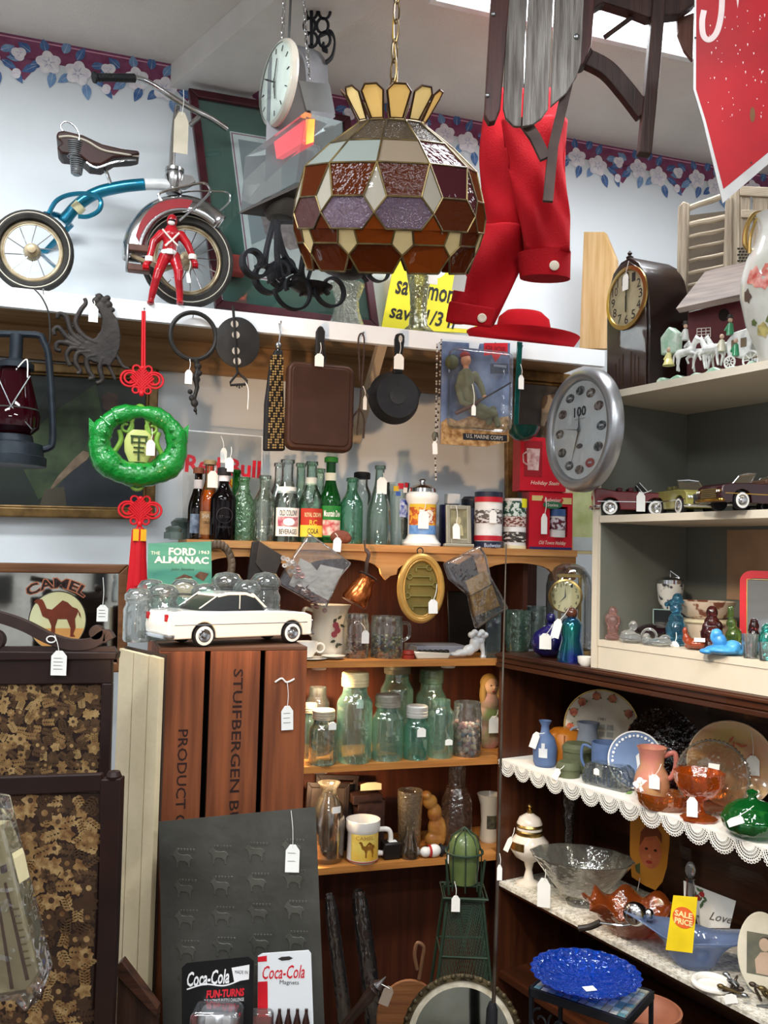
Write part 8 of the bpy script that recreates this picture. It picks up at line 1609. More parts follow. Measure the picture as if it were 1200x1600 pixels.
vessel('glass_goblet', 'tall cut glass tumbler with pale etched band', 'glass', FB, 639, Z4, .06, open_([(0, 0), (15, 0), (17, 4), (20, 90), (20, 96)], 1.5), G('f2eadc', 'b8a88c', .8, 70, 2.0, .15), single=True)
vessel('bud_vase', 'small clear glass bud vase in front of the cut tumbler', 'vase', FB, 640, Z4, .015, [(0, 0), (15, 0), (17, 8), (12, 26), (7, 40), (8, 48), (6, 48), (5, 38), (0, 10)], G('faf4ea', 'c8b89c', .2, 40, 1.9, .05), single=True)
t = T('squirrel_figurine', 'lumpy amber and brown animal figurine behind the bud vase', 'figurine', FB, 676, z=Z4, back=.09); mb = MB().m(M('b0803c', .2, c2='8a5428', vscale=14, coat=.6)); [mb.ell(x, 0, z, rx, 10, rz) for x, z, rx, rz in ((4, 16, 18, 14), (6, 34, 15, 20), (2, 56, 12, 16), (-6, 74, 12, 12), (14, 26, 8, 22), (-12, 84, 8, 8))]; t.part('body', mb, remesh=1.4, smth=1)
t = T('snowman_figurine', 'small white snowman lying down with a black hat and tag', 'figurine', FB, 674, z=Z4, back=.02); mb = MB().m(M('e4e0da', .4)); mb.ell(4, 0, 10, 12, 9, 10); mb.ell(-10, 0, 9, 9, 8, 8); t.part('body', mb, smooth=60); mb = MB().m(BLACKM); mb.lathe([(0, 0), (10, 0), (10, 1.5), (6, 2), (6, 11), (0, 11)], 16, mt=Matrix.Translation((15, 0, 10)) @ Matrix.Rotation(R(90), 4, 'Y')); t.part('hat', mb); mb = MB().m(M('a82820', .5)); mb.ring(0, 0, 0, 8, 2, 14, 6, mt=Matrix.Translation((-3, 0, 10)) @ Matrix.Rotation(R(90), 4, 'Z')); t.part('scarf', mb); tagon(t, 30, 2, 12, 24, -8, cord=False, tilt=-20)
vessel('pressed_bottle', 'tall brown-tinted clear pressed glass bottle behind the green obelisk', 'bottle', FB, 712, Z4, .08, [(0, 0), (22, 0), (25, 8), (24, 70), (16, 92), (13, 92), (14, 132), (11, 134), (0, 115)], G('e4d8cc', '8a7060', .6, 70, 1.9, .12), single=True, flute=8, fa=.05, n=48)
t = vessel('milk_jug', 'small cream china jug with landscape picture at the right end', 'jug', FB, 764, Z4, .11, [(0, 0), (14, 0), (16, 4), (13, 30), (15, 56), (20, 72), (18, 72), (12, 54), (0, 10)], mcr2); mb = MB().m(mcr2); mb.tube(bez([(13, 0, 62), (26, 0, 64), (24, 0, 40), (14, 0, 28)]), 2.4, 8); t.part('handle', mb); mb = MB().m(M('6a6650', .4, c2='3c3a30', vscale=60)); mb.patch(14.8, -40, 30, 22, 42, 8); t.part('painted_scene', mb)
# ================================================================== obelisk, mirror, rod, sleeved prints
t = T('garden_obelisk', 'dark green wire mesh obelisk with round top and price tag', 'obelisk', FV(2.42), 722, py=1500)
mg_ = M('2a3a2c', .5, .3); top = {1392: 32, 1330: 26}; zz = lambda y: t.p(722, y).z; hz = t.w.z / t.s
sec = [(zz(1392), 27), (zz(1480), 36), (zz(1600), 46), (-hz + 4, 74)]
for z_, w in sec[1:3] + [(sec[0][0], 30)]: pass
for sx in (-1, 1):
    for sy_ in (-1, 1): mb = MB().m(mg_); mb.tube([(sx * 27, sy_ * 27, sec[0][0]), (sx * 74, sy_ * 74, -hz + 2)], 2.6, 6); t.part('leg', mb)
mb = MB().m(mg_)
for z_, w in ((sec[0][0], 34), (zz(1396), 30), (sec[1][0], 36.5), (sec[2][0], 47)): mb.tube([(-w, -w, z_), (w, -w, z_), (w, w, z_), (-w, w, z_)], 2, 6, closed=True)
t.part('hoops', mb, kind='stuff')
mb = MB().m(M('34463a', .6)); za, zb_ = sec[2][0] - 60, sec[0][0]
wz = lambda z_: 27 + (47 - 27) * (sec[0][0] - z_) / (sec[0][0] - sec[2][0])
for k in range(22):
    f_ = k / 22
    for s_ in (-1, 1):
        a = (-wz(za) + 2 * wz(za) * f_, -wz(za) , za); e = min(1, max(0, f_ + s_ * .75)); lim = (e - f_) / (s_ * .75) if e != f_ else 0
        z2 = za + (zb_ - za) * abs(lim); b = (-wz(z2) + 2 * wz(z2) * e, -wz(z2), z2)
        if abs(lim) > .02: mb.tube([a, b], .45, 4)
    z_ = za + (zb_ - za) * f_
    for s_ in (-1, 1):
        l2 = min(1.0, 1.0); z3 = min(zb_, z_ + (zb_ - za) * .9); fr = (z3 - z_) / ((zb_ - za) * .9) if z3 > z_ else 0; mb.tube([(s_ * -wz(z_), -wz(z_), z_), (s_ * (-wz(z3) + 2 * wz(z3) * .7 * fr), -wz(z3), z3)], .45, 4)
t.part('wire_mesh', mb, kind='stuff')
mb = MB().m(mg_); mb.tube([(-24, -18, zz(1392)), (-30, -24, zz(1335))], 2, 6); mb.tube([(24, -18, zz(1392)), (30, -24, zz(1335))], 2, 6)
for a in range(0, 360, 45): mb.tube([(27 * math.cos(R(a)), 27 * math.sin(R(a)), zz(1330)), (20 * math.cos(R(a)), 20 * math.sin(R(a)), zz(1306)), (0, 0, zz(1292))], 1.1, 5); mb.tube([(27 * math.cos(R(a)), 27 * math.sin(R(a)), zz(1330)), (27 * math.cos(R(a)), 27 * math.sin(R(a)), zz(1386))], 1.1, 5)
mb.ring(0, 0, 0, 29, 2, 30, 6, mt=Matrix.Translation((0, 0, zz(1330))) @ Matrix.Rotation(R(90), 4, 'X')); t.part('cage', mb, kind='stuff')
mb = MB().m(M('4a5a34', .4, c2='5c6a3c', vscale=14, coat=.3)); mb.lathe([(0, zz(1380)), (20, zz(1378)), (24, zz(1350)), (24, zz(1318)), (16, zz(1304)), (0, zz(1298))], 28); t.part('green_globe', mb, smooth=60); tagon(t, *t.q(712, 1412, -40), 13, 24, -40, *t.q(710, 1376, -36))
t = T('round_mirror', 'round mirror with mottled brass rim standing on the floor', 'mirror', FV(2.05), 722, py=1630, tilt=(-10, 0, 0))
c = t.p(722, 1625); mt = Matrix.Translation(c) @ Matrix.Rotation(R(90), 4, 'X'); mb = MB().m(M('5e5238', .5, .6, c2='2e281c', vscale=50, bump=.6)); mb.lathe([(84, -2), (86, 4), (92, 4), (95, 0), (94, -6), (0, -6)], 64, mt=mt)
for a in range(0, 360, 9): mb.ell(c.x + 92 * math.cos(R(a)), -3, c.z + 92 * math.sin(R(a)), 4.5, 3, 4.5, 8)
t.part('rim', mb); mb = MB().m(M('cfc8b4', .5, c2='a89c84', vscale=30)); mb.lathe([(76, 1), (85, 1)], 64, mt=mt); t.part('inner_band', mb); mb = MB().m(M('a8aca6', .08, 1.0, c2='8a8e86', vscale=10)); mb.lathe([(0, 0), (76, 0)], 64, mt=mt); t.part('glass', mb)
t = T('thin_rod_stand', 'thin worn metal rod rising from a black socket before the bookcase corner', 'rod', FV(1.9), 776, py=1590)
mb = MB().m(M('8a847a', .35, .9, c2='5a4a3a', vscale=12)); mb.tube(t.ps([(791, 850), (786, 1040), (779, 1330), (771, 1575)]), [1.0, 1.6, 2.4, 3.4], 10); t.part('rod', mb); mb = MB().m(BLACKM); hz = t.w.z / t.s; a_ = t.p(769, 1572); mb.tube([a_ + Vector((0, 0, 6)), a_ + Vector((0, 0, -5)), a_ + Vector((-1, 0, -60)), Vector((a_.x - 2, 0, -hz + 20))], [5, 9, 10, 10], 14); mb.lathe([(0, 1), (60, 1), (62, 6), (20, 14), (0, 20)], 30, a_.x, 0, -hz); t.part('socket', mb); tagon(t, *t.q(780, 1362), 8, 24, -4, *t.q(780, 1332))
for k, (x0, x1, xb0, xb1, y0) in enumerate(((506, 524, 524, 556, 1402), (548, 572, 566, 608, 1396))):
    t = T('sleeved_poster_roll', 'plastic sleeved dark roll leaning in the bookcase, %s' % ('left one' if k == 0 else 'right one'), 'roll', FB, (x0 + x1) / 2, py=1500, back=.06 + k * .02); r_ = (x1 - x0) / 2; hz = t.w.z / t.s
    a, b = t.p((x0 + x1) / 2, y0), t.p((xb0 + xb1) / 2, 1600); d = (b - a).normalized(); e = a + d * ((a.z + hz - 2) / -d.z if d.z else 1)
    mb = MB().m(M('2e2826', .4, c2='585048', vscale=14, stretch=(8, 8, .4))); mb.tube([a, b, e], [r_ * .85, r_ * 1.2, r_ * 1.3], 14); t.part('roll', mb)
    mb = MB().m(G('f4f4f4', 'c8ccd0', 1.2, 22, 2.6, .02)); mb.tube([a - d * 5, a + d * 14, b, e], [r_ * .6, r_ * 1.15, r_ * 1.4, r_ * 1.5], 14, cap=False); t.part('sleeve', mb, smooth=60)
t = T('wooden_board_round', 'round brown wooden cutting board leaning on the floor behind the mirror', 'board', FV(2.5), 622, py=1585, tilt=(-6, 0, 0)); mb = MB().m(WOOD('8a5a34', '6a4024', 'x', .5, 6)); c = t.p(640, 1595); mb.prism(circ(c.x, c.z, 52, 40, 60), 0, 6); t.part('board', mb, bevel=2); mb = MB().m(M('6a4a34', .5)); mb.tube(t.ps(bez([(655, 1530, 0), (660, 1500, 0), (662, 1480, 0), (652, 1474, 0), (648, 1492, 0), (652, 1515, 0)])), 3, 8); t.part('handle', mb)
t = T('turned_spindle', 'dark turned wooden spindle leaning at the bottom', 'spindle', FV(1.9), 575, py=1590); mb = MB().m(M('2a1c16', .35, coat=.3)); P0, P1 = t.p(603, 1526), t.p(540, 1600); d = (P1 - P0); prs = [(0, 1), (.1, 4), (.16, 9), (.2, 11), (.24, 6), (.28, 10), (.34, 8), (.42, 10), (.6, 8), (1, 6)]; mb.tube([P0 + d * f_ for f_, r_ in prs], [r_ for f_, r_ in prs], 14); mb.tube([P1, P1 + d * .6], [6, 6], 10); t.part('spindle', mb, smooth=60); tagon(t, *t.q(604, 1552), 16, 30, -8, *t.q(596, 1534), mat=M('8a7a6a', .6), tilt=-20)
# ================================================================== upright crate with jars, car and almanac
FC = Frame(-.454, 1.8, WALLA); ZK = FC.hit(250, 1017).z
t = T('bulb_crate', 'tall upturned red-brown wooden crate with stencilled lettering', 'crate', FC, 362, z=ZK, back=0)
kz = t.w.z / t.s; mkr = WOOD('8c4e2c', '5f321c', 'z', .6, 5, bump=.4); mdk_ = M('120b08', .9)
X = lambda px: t.p(px, 1100).x; boards = ((247, 318), (327, 405), (413, 478))
for (a, b) in boards: mb = MB().m(mkr); mb.box(X(a), X(b), 0, 9, -kz + .5, -1); t.part('front_board', mb, smooth=0, bevel=1)
for x0 in (X(247), X(478) - 9): mb = MB().m(mkr); mb.box(x0, x0 + 9, 9.2, 330, -kz + .5, -1); t.part('side_board', mb, smooth=0, bevel=1)
mb = MB().m(WOOD('6a4630', '4a2e1e', 'x', .6, 5)); mb.box(X(247), X(478), 0, 330, -.9, 5); t.part('top_end', mb, smooth=0, bevel=1)
mb = MB().m(mdk_); mb.box(X(247) + 9.5, X(478) - 9.5, 60, 64, -kz + 1, -2); t.part('inner_shade', mb, smooth=0)  # near-black sheet painting the shade inside, behind the gaps between boards
for (s, x, y, h, w) in (('PRODUCT OF HOLLAND', 281, 1290, 290, 15), ('STUIFBERGEN BULB CO', 367, 1212, 330, 15)):
    mb = MB().m(M('2c1812', .8)); q = t.q(x, y); mb.text(s, q[0], q[1], h, w, -.5, rot=R(-90), bold=.012); t.part('stencil', mb, smooth=0)
tagon(t, *t.q(448, 1121), 19, 38, -4, *t.q(448, 1064), tilt=2, lines=3); mb = MB().m(PAPER); mb.tube(t.ps(bez([(430, 1066, -2), (440, 1060, -3), (448, 1066, -3), (460, 1061, -2)], 5)), 1.4, 5); t.part('bow', mb)
zt_ = ZK + 5.1 * t.s
FP = Frame(-.581, 1.95, R(-49.7)); t = T('cream_boards', 'cream painted narrow boards fixed upright against the crate side', 'boards', FP, 215, z=ZK, back=0)
kz2 = t.w.z / t.s; mcb = M('d8c8a6', .6, c2='c4b490', vscale=5, bump=.2)
for (a, b, ya, yb) in ((183, 205, 1012, 1018), (206, 229, 1018, 1024), (230, 247, 1023, 1028)): mb = MB().m(mcb); xa, xb = t.q(a, 1100)[0], t.q(b, 1100)[0]; mb.prism([(xa, -kz2 + .5), (xb, -kz2 + .5), (xb, t.q(b, yb)[1]), (xa, t.q(a, ya)[1])], 0, 8); t.part('board', mb, smooth=0, bevel=1)
mb = MB().m(M('3a2a20', .7)); mb.box(t.q(183, 1100)[0], t.q(247, 1100)[0], 9, 12, -kz2 + .5, -4); t.part('backing', mb, smooth=0)
FK = FC; GJ = G('fafcfb', 'c4ceca', .3, 30, 2.2, .12); k = 0
for (px, b_, r_, h_, lb) in ((214, .13, 22, 84, 'leftmost clear canister jar with domed glass lid on the crate corner'), (234, .22, 22, 92, 'clear canister jar behind the leftmost one'), (252, .165, 25, 88, 'large clear canister jar directly behind the white model car tail'), (286, .23, 24, 92, 'clear canister jar in front of the almanac'), (320, .20, 24, 86, 'clear canister jar above the model car rear window'), (352, .295, 25, 98, 'clear canister jar above the model car roof'), (384, .25, 22, 88, 'clear canister jar at the right above the car hood'), (412, .32, 24, 96, 'rightmost clear canister jar behind the car')):
    t = T('canister_jar', lb, 'jar', FC, px, z=zt_ + (.0 if px > 246 else 0), back=b_, group='clear canister jars on the crate'); mb = MB().m(GJ); mb.lathe([(0, 0), (r_ * .9, 0), (r_, 4), (r_, h_ * .6), (r_ * .86, h_ * .68), (r_ * .86, h_ * .74)], 40, flute=10, fa=.02); t.part('glass', mb, smooth=60); mb = MB().m(GJ); mb.lathe([(r_ * .9, h_ * .75), (r_, h_ * .78), (r_ * .98, h_ * .86), (r_ * .7, h_ * .96), (0, h_)], 32); t.part('domed_lid', mb, smooth=60)
    if k % 2: mb = MB().m(STEEL); mb.ring(0, 0, 0, r_ * .9, .9, 28, 5, mt=Matrix.Translation((0, 0, h_ * .72)) @ Matrix.Rotation(R(90), 4, 'X')); t.part('wire', mb)
    k += 1
side300 = [(0, .52), (.008, .74), (.03, .90), (.10, .93), (.35, .90), (.5, .90), (.66, .90), (.8, .88), (.94, .84), (.995, .76), (1, .5)]
CW = M('dcdcd4', .18, var=.02, coat=.8)
tc_ = car('model_car', 'white fifties hardtop model car on the crate, tail to the left', FC, 360, zt_, .085, 19, 246, 86, 58, CW, side300, roof=[(.19, .90), (.27, 1.16), (.33, 1.30), (.40, 1.36), (.52, 1.36), (.58, 1.28), (.665, .90)], rc=(.665, .565, .21, .345, 2.4), wheels=(.235, .85), wr=.29, tail=True)
t = T('almanac_book', 'green almanac booklet standing upright behind the canister jars', 'book', FC, 281, z=zt_, back=.33, tilt=(-4, 0, 0))
Q = t.qs([(232, 849), (330, 846), (333, 960), (229, 962)]); zb0 = .5; Q[2] = (Q[2][0], zb0); Q[3] = (Q[3][0], zb0); mb = MB().m(M('4f8f76', .6, c2='3a7a68', vscale=6, stretch=(1, 1, 5))); mb.prism(Q, 0, 4)
mb.m(M('e4e6d0', .6)).text('THE', *t.q(243, 864, -.4), 14, 5, -.5).text('FORD', *t.q(285, 862, -.4), 42, 12, -.5, bold=.03).text('1963', *t.q(319, 863, -.4), 16, 5, -.5).text('ALMANAC', *t.q(284, 875, -.4), 84, 11, -.5, bold=.03)
mb.m(INK).text('John Strohm', *t.q(285, 890, -.4), 36, 5, -.5, shear=.3); mb.m(M('c9b896', .6)).poly([(t.q(290, 918)[0] + 18 * math.cos(R(a)), t.q(290, 918)[1] + 16 * math.sin(R(a))) for a in range(0, 360, 20)], -.5); mb.m(M('6a4630', .6, c2='4a3020', vscale=60)).poly(t.qs([(304, 900), (312, 893), (326, 896), (318, 908)]), -.6).poly(t.qs([(246, 925), (256, 914), (270, 920), (262, 935)]), -.6).poly(t.qs([(272, 905), (288, 897), (302, 902), (296, 904), (282, 904)]), -.7)
t.part('cover', mb, smooth=0)
# advertising mirror on the wall
t = T('camel_mirror', 'wood framed advertising mirror with a brown camel on a cream disc', 'mirror', FB, 90, z=1.56, back=.06)
Q = t.qs([(-80, 878), (201, 882), (198, 1050), (-80, 1050)]); mb = MB().m(WOOD('7a5030', '5c3a20', 'x', .5, 5)); framebars(mb, Q, 15, -6, 8); t.part('frame', mb, smooth=0, bevel=2)
mb = MB().m(M('c9cccc', .04, 1.0, var=0)); mb.prism(inset(Q, 14), 0, 3); gm = t.part('glass', mb, smooth=0)
mb = MB().m(M('c4c49a', .5, c2='b8a86a', vscale=3)); c = t.p(90, 970, -.5); mb.poly(circ(c.x, c.z, 42, 48, 46), -.5); mb.m(M('c08a4a', .5)).poly([(c.x + 41 * math.cos(R(a)), c.z + 45 * math.sin(R(a))) for a in range(195, 346, 10)], -.7); mb.m(INK); mb.ring(c.x, -.8, c.z, 42, .7, 60, 4, 46)
mb.m(M('6e2c14', .5, c2='5a2410')).poly([(c.x - 36 + x * 1.5, c.z + 0 + z * 1.45) for x, z in CAMEL], -1.2); t.part('camel_picture', mb, gm, smooth=0)
mb = MB().m(M('b06a4a', .5)); q = t.q(90, 908); mb.text('CAMEL', q[0], q[1] - 3, 98, 18, -.6, bold=.07, arc=70); mb.m(M('241410', .5)).text('CAMEL', q[0], q[1] - 3, 95, 15, -1.0, bold=.02, arc=70); t.part('lettering', mb, gm, smooth=0); tagon(t, *t.q(160, 958), 17, 26, -3, *t.q(161, 902), lines=3)
# what the mirror shows of the shop behind: a pegboard of goods
rt = bpy.data.objects.new('pegboard_display', None); COL.objects.link(rt); rt.location = (.25, -1.7, 1.0); rt['label'] = 'white pegboard stand with goods, visible only as a reflection in the advertising mirror'; rt['category'] = 'display'
mb = MB().m(M('c9c6be', .6)); mb.box(-1.1, 1.1, -.03, 0, -.9, 1.1); mb.m(M('3a3834', .8)); [mb.box(x * .05 - .004, x * .05 + .004, .0005, .001, z * .05 - .004, z * .05 + .004) for x in range(-20, 21) for z in range(2, 20)]; link('board', finish(mb, 'b', smooth=0), rt)
for x, z, w, h, c in ((.32, .2, .1, .9, '141214'), (-.1, .5, .09, .5, 'a01420'), (-.35, .48, .14, .12, '24508c'), (-.6, .3, .16, .22, 'd8d8d4'), (-.38, .2, .12, .2, '2a2826'), (.1, .15, .14, .1, 'b8963c')): mb = MB().m(M(c, .5)); mb.box(x - w / 2, x + w / 2, .004, .06, z, z + h); link('hanging_pack', finish(mb, 'p', smooth=0), rt)
# ================================================================== dark floral screens at the left
mscr = M('26130f', .45, c2='1b0d0a', vscale=8)
def floral(mb, x0, x1, z0, z1, y, seed, sc0=1.0, n=60, cols=('6e5030', '4e3822', '86683e', '3e2a1a')):
    rg = random.Random(seed); ms = [M(h, .8, c2=g, vscale=70, bump=.3) for h, g in zip(cols, ('8a6c42', '3a2818', 'a08458', '5e442a'))]; vd = M('3a2418', .9); k = 0; nx = max(2, int((x1 - x0) / (20 * sc0))); nz = max(2, int((z1 - z0) / (20 * sc0)))
    for i in range(nx):
        for j in range(nz):
            cx = x0 + (i + .5 + rg.uniform(-.25, .25)) * (x1 - x0) / nx; cz = z0 + (j + .5 + rg.uniform(-.25, .25)) * (z1 - z0) / nz; k += 1; yy = y - .3 - (k % 17) * .03; m_ = ms[rg.randrange(4)]; typ = rg.random(); cx = min(max(cx, x0 + 14 * sc0), x1 - 14 * sc0); cz = min(max(cz, z0 + 14 * sc0), z1 - 14 * sc0)
            if typ < .5:
                np_ = rg.choice((5, 6, 8)); r_ = rg.uniform(11, 19) * sc0; a0 = rg.uniform(0, 6)
                for p in range(np_): leaf(mb, cx, cz, r_, r_ * .75, math.degrees(a0) + 360 * p / np_, yy - p * .004, m_, vd)
                mb.m(ms[(k + 1) % 4]).poly(circ(cx, cz, r_ * .3, 10), yy - .06)
            else:
                a = rg.uniform(0, 360)
                for p in range(5): x_, z_ = cx + (p - 2) * 6 * sc0 * math.cos(R(a)), cz + (p - 2) * 4.6 * sc0 * math.sin(R(a)); leaf(mb, x_, z_, 12 * sc0, 6 * sc0, a + 55, yy, m_, vd); leaf(mb, x_, z_, 12 * sc0, 6 * sc0, a - 55, yy - .01, m_, vd)
t = T('fire_screen', 'dark wood framed floral tapestry screen with scrolled cresting, the rear upper one', 'screen', FV(1.66), 60, py=1020)
hz = t.w.z / t.s; P = lambda x, y: t.q(x, y)
mb = MB().m(mscr); mb.prism([P(-60, 1016), P(186, 1018), P(184, 1030), P(-60, 1032)], -10, 12); mb.prism([P(-60, 1030), P(176, 1028), P(176, 1068), P(-60, 1070)], -5, 7); t.part('top_rail', mb, smooth=0, bevel=2)
mb = MB().m(mscr); mb.prism([P(160, 1067), P(176, 1067), (P(172, 1500)[0], -hz + .5), (P(156, 1500)[0], -hz + .5)], -5, 7); t.part('side_rail', mb, smooth=0, bevel=2)
mb = MB().m(M('22140f', .9)); x1_, z1_ = P(160, 1069); x0_, z0_ = P(-60, 1260); mb.box(x0_, x1_, 0, 3, z0_, z1_); floral(mb, x0_, x1_, z0_ + 36, z1_, 0, 4, .62); t.part('tapestry', mb, smooth=0)
mb = MB().m(M('3a2a26', .5, c2='2a1c18')); cur = t.ps(bez([(-60, 950, 0), (0, 964, 0), (40, 978, 0), (80, 998, 0), (115, 1007, 0), (145, 1004, 0), (165, 992, 0), (172, 1000, 0)])); mb.tube(cur, 1, flat=(14, 17)); c = t.p(152, 988); mb.lathe([(0, -7), (11, -7), (12, 0), (11, 7), (0, 7)], 20, mt=Matrix.Translation(c) @ Matrix.Rotation(R(90), 4, 'X')); c = t.p(-8, 1000); mb.lathe([(0, -7), (16, -7), (17, 0), (16, 7), (0, 7)], 20, mt=Matrix.Translation(c) @ Matrix.Rotation(R(90), 4, 'X')); mb.prism([P(-60, 1010), P(178, 1010), P(184, 1019), P(-60, 1019)], -4, 6); t.part('cresting', mb, bevel=2)
tagon(t, *t.q(92, 1036, -14), 24, 38, -14, *t.q(87, 992, -10), lines=4); mb = MB().m(PAPER); mb.ring(t.p(84, 998).x, -11, t.p(84, 998).z, 7, 1.1, 18, 5, 5); t.part('bow', mb)
t = T('fire_screen', 'dark wood framed brown floral tapestry screen with knob post, the front lower one', 'screen', FV(1.5), 60, py=1240)
hz = t.w.z / t.s; P = lambda x, y: t.q(x, y)
mb = MB().m(mscr); mb.prism([P(-80, 1216), P(160, 1208), P(160, 1236), P(-80, 1246)], -5, 8); t.part('top_rail', mb, smooth=0, bevel=2)
mb = MB().m(mscr); mb.prism([P(160, 1216), P(192, 1214), P(184, 1460), (P(176, 1600)[0], -hz + .5), (P(146, 1600)[0], -hz + .5), P(156, 1440)], -9, 12); t.part('post', mb, smooth=0, bevel=2); mb = MB().m(mscr); c = t.p(178, 1212, 0); mb.lathe([(0, -8), (10, -6), (12, 0), (9, 7), (0, 9)], 20, c.x, c.y, c.z); t.part('knob', mb)
mb = MB().m(M('2a1a12', .9)); x1_, z1_ = P(158, 1240); x0_ = P(-80, 1240)[0]; zl = P(0, 1640)[1]; mb.box(x0_, x1_, 0, 3, zl, z1_); floral(mb, x0_ + 60, x1_, zl, z1_, 0, 11, .95, cols=('5e3e22', '3e2816', '6e4c28', '2e1e12')); t.part('tapestry', mb, smooth=0)
mb = MB().m(mscr); mb.box(x0_, x1_, -4, 6, -hz + .5, zl); t.part('bottom_rail', mb, smooth=0)
# boxed kit in a plastic bag, lower left edge
t = T('bagged_box', 'cream printed box wrapped in clear plastic at the lower left edge', 'box', FV(1.25), 10, py=1420, turn=-8); mb = MB().m(M('cfc49c', .6, c2='c0b48a')); mb.prism(t.qs([(-60, 1290), (0, 1290), (22, 1342), (60, 1518), (40, 1546), (-60, 1560)]), 0, 30)
mb.m(M('5a3424', .6)).poly(t.qs([(6, 1380), (10, 1378), (46, 1530), (40, 1532)]), -.4).poly(t.qs([(-6, 1400), (-2, 1400), (22, 1545), (16, 1546)]), -.4).poly(t.qs([(0, 1354), (10, 1350), (12, 1362), (2, 1366)]), -.4); mb.m(M('8a7a4a', .6))
for k in range(9): mb.poly(t.qs([(18 + k * 2.6, 1420 + k * 11), (30 + k * 2.4, 1418 + k * 11), (30 + k * 2.4, 1421 + k * 11), (18 + k * 2.6, 1423 + k * 11)]), -.4)
t.part('box', mb, smooth=0); mb = MB().m(G('fafafa', 'd0d4d8', .9, 22, 2.2, .04)); mb.prism(t.qs([(-60, 1240), (-2, 1250), (10, 1300), (66, 1522), (44, 1580), (24, 1560), (-60, 1574)]), -8, 36); t.part('plastic_wrap', mb, bevel=4, smooth=60)
# ================================================================== embossed tin plate and blister packs
t = T('embossed_tin_sheet', 'dark grey tin sheet embossed with rows of small horses, leaning on the crate', 'tin sheet', FV(1.72), 376, py=1430, tilt=(-5, 0, 0))
mt_ = M('66655f', .42, .7, c2='4c4b45', vscale=6, bump=.3, bscale=25); mb = MB().m(mt_); mb.prism(t.qs([(248, 1284), (493, 1261), (510, 1672), (256, 1676)]), 0, 2); t.part('sheet', mb, smooth=0)
HORSE = [(0, 8), (2, 12), (5, 15), (7, 19), (9, 15), (12, 11), (20, 10), (26, 11), (31, 9), (35, 3), (33, 4), (31, 2), (30, -4), (31, -10), (28, -10), (27, -3), (22, 0), (14, 0), (11, -4), (11, -10), (8, -10), (8, -2), (6, 4), (3, 8)]
mbh = MB().m(M('74736b', .36, .75, c2='5a5952', vscale=10)); rg = random.Random(1)
for j in range(5):
    for i in range(4):
        q = t.q(272 + i * 57 + j * 2, 1345 + j * 48 - i * 5)
        mb_ = mbh; mb_.prism([(q[0] + x * .95 - 4, q[1] + z * .95) for x, z in HORSE], -1.2, 0)
        for k in range(6): mb_.box(q[0] + 4 + k * 5, q[0] + 7 + k * 5, -.8, 0, q[1] + 15, q[1] + 19)
t.part('embossed_horses', mbh, smooth=0, kind='stuff', bevel=.5); tagon(t, *t.q(457, 1341, -3), 22, 42, -4, *t.q(455, 1266, -2), lines=2)
mco = M('101012', .4); mrr = M('c41826', .4); wht = M('e6e6e6', .5)
t = T('cola_puzzle_pack', 'black blister card with white script lettering and a red can puzzle', 'toy', FV(1.6), 335, py=1560, tilt=(-4, 0, 0))
mb = MB().m(mco); mb.prism(t.qs([(284, 1512), (292, 1505), (388, 1495), (397, 1502), (394, 1676), (284, 1676)]), 0, 2); q = lambda x, y: t.q(x, y, -1)
mb.m(wht).text('Coca-Cola', *q(325, 1528), 66, 22, -.5, shear=.35, bold=.02, rot=R(6)); mb.tube(t.ps(bez([(292, 1546, -.6), (320, 1538, -.6), (350, 1540, -.6), (374, 1532, -.6)])), 1, flat=(.3, 2)); mb.poly(t.qs([(362, 1512), (390, 1507), (389, 1530), (366, 1534)]), -.6); mb.m(INK).text('MADE IN', *q(377, 1519), 20, 5, -1)
mb.m(mrr).text('FUN-TURNS', *q(352, 1552), 60, 12, -.8, bold=.04, shear=.2, rot=R(5)); mb.m(wht).text('THE ULTIMATE PUZZLE CHALLENGE', *q(350, 1563), 62, 5, -.8, rot=R(4)); t.part('card', mb, smooth=0)
c = t.p(341, 1590, -16); mb = MB().m(mrr); mb.lathe([(0, -78), (29, -77), (30, -74), (30, -4), (28, 2), (0, 2)], 32, c.x, c.y, c.z); cn = t.part('can', mb); mb = MB().m(M('c9cacc', .3, .8)); mb.lathe([(30.3, -6), (30, 4), (26, 12), (25, 14), (0, 12)], 32, c.x, c.y, c.z); t.part('can_top', mb, cn); mb = MB().m(wht); mb.patch(30.6, -30, 0, -72, -8, 6, cx=c.x, cy=c.y).patch(30.6, 22, 46, -72, -8, 5, cx=c.x, cy=c.y); t.part('can_stripe', mb, cn)
for v in ():
    pass
mb = MB().m(G('fbfcfd', 'dfe4e8', .2, 20, 2.0)); mb.prism(rrect(c.x - 38, c.x + 38, c.z - 80, c.z + 20, 10), -50, -1); t.part('blister', mb, bevel=5, smooth=60)
t = T('magnet_pack', 'white blister card of small bottle magnets with red script lettering', 'magnets', FV(1.62), 446, py=1560, tilt=(-4, 0, 0))
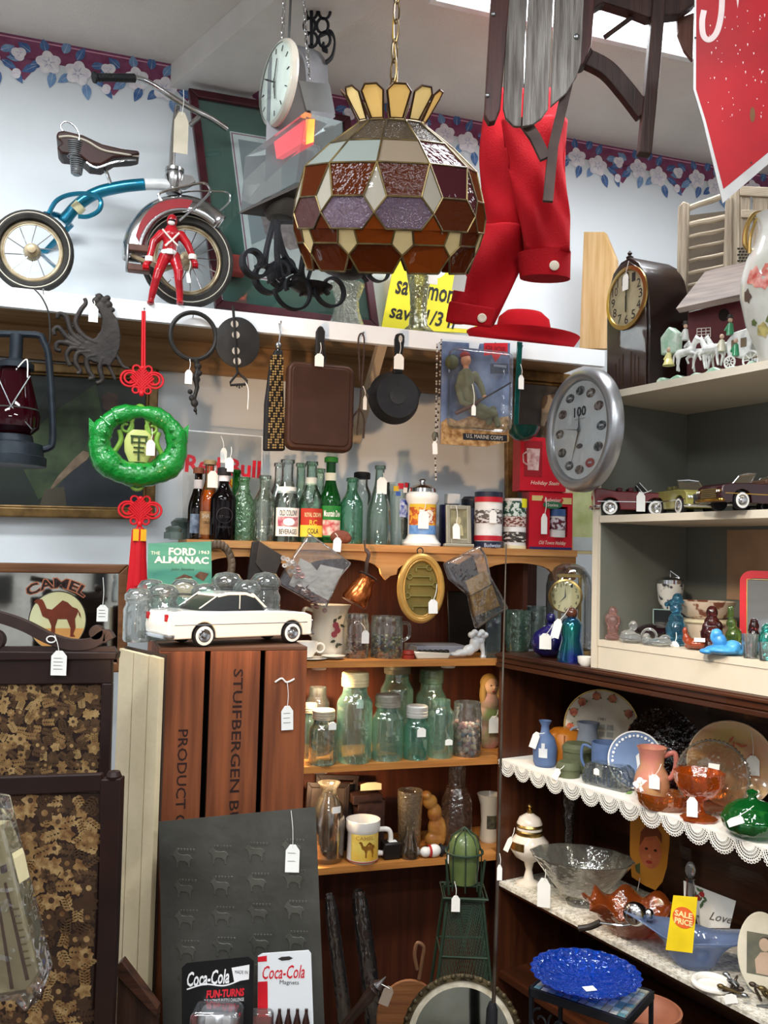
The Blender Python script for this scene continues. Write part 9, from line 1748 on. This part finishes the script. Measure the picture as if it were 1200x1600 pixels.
mb = MB().m(M('d9dcde', .5, var=.02)); mb.prism(t.qs([(403, 1494), (410, 1490), (482, 1485), (486, 1490), (492, 1668), (402, 1668)]), 0, 2); mb.m(mrr).poly(t.qs([(403, 1495), (417, 1493), (417, 1502), (403, 1503)]), -.4).poly(t.qs([(403, 1534), (418, 1533), (420, 1664), (402, 1664)]), -.4).text('Coca-Cola', *q(443, 1519), 66, 20, -.6, shear=.35, bold=.01, rot=R(3)); mb.m(INK).text('Magnets', *q(452, 1536), 30, 8, -.6); mb.poly(t.qs([(434, 1498), (440, 1495), (452, 1494), (458, 1497), (452, 1500), (440, 1501)]), -.4); mb.m(M('8e1420', .5)).prism(rrect(t.p(426, 0).x, t.p(486, 0).x, t.p(0, 1650).z, t.p(0, 1578).z, 5), -1.2, -.3); t.part('card', mb, smooth=0)
for k in range(4): c = t.p(436 + k * 14, 1600, -7); mb = MB().m(M('2a1410', .15, coat=.6)); mb.lathe([(0, -34), (6, -33), (6.5, -20), (4.6, -12), (6, 2), (2.6, 16), (2.6, 22), (0, 22)], 14, c.x, c.y, c.z); t.part('magnet_bottle', mb, smooth=60)
mb = MB().m(G('fbfcfd', 'e4e8ec', .2, 20, 2.0)); mb.prism(rrect(t.p(424, 0).x, t.p(488, 0).x, t.p(0, 1655).z, t.p(0, 1562).z, 8), -18, -2); t.part('blister', mb, bevel=5, smooth=60)
t = T('low_chest', 'low dark wooden chest carrying the blister packs at the bottom', 'chest', FV(1.55), 400, py=1704); kz = t.w.z / t.s; mb = MB().m(WOOD('3a2218', '281610', 'x', .5, 5)); mb.box(-160, 110, -20, 110, -kz + .5, 0); t.part('box', mb, bevel=2); mb = MB().m(WOOD('4a2c1c', '34201a', 'x', .5, 5)); mb.box(-164, 114, -24, 112, 0.2, 8); t.part('lid', mb, bevel=2)
t = T('dark_plank', 'dark wooden rail slanting down between screen post and crate', 'plank', FV(1.62), 215, py=1545); mb = MB().m(WOOD('4a2c1e', '2c1a12', 'x', .5, 6)); mb.prism(t.qs([(183, 1508), (190, 1502), (246, 1576), (246, 1592), (183, 1526)]), 0, 20); t.part('rail', mb, smooth=0, bevel=1); mb = MB().m(WOOD('3c261c', '241610', 'z', .5, 6)); kz = t.w.z / t.s; a = t.qs([(183, 1528), (246, 1594)]); mb.prism([a[0], a[1], (a[1][0], -kz + .5), (a[0][0], -kz + .5)], 4, 16); t.part('panel', mb, smooth=0)
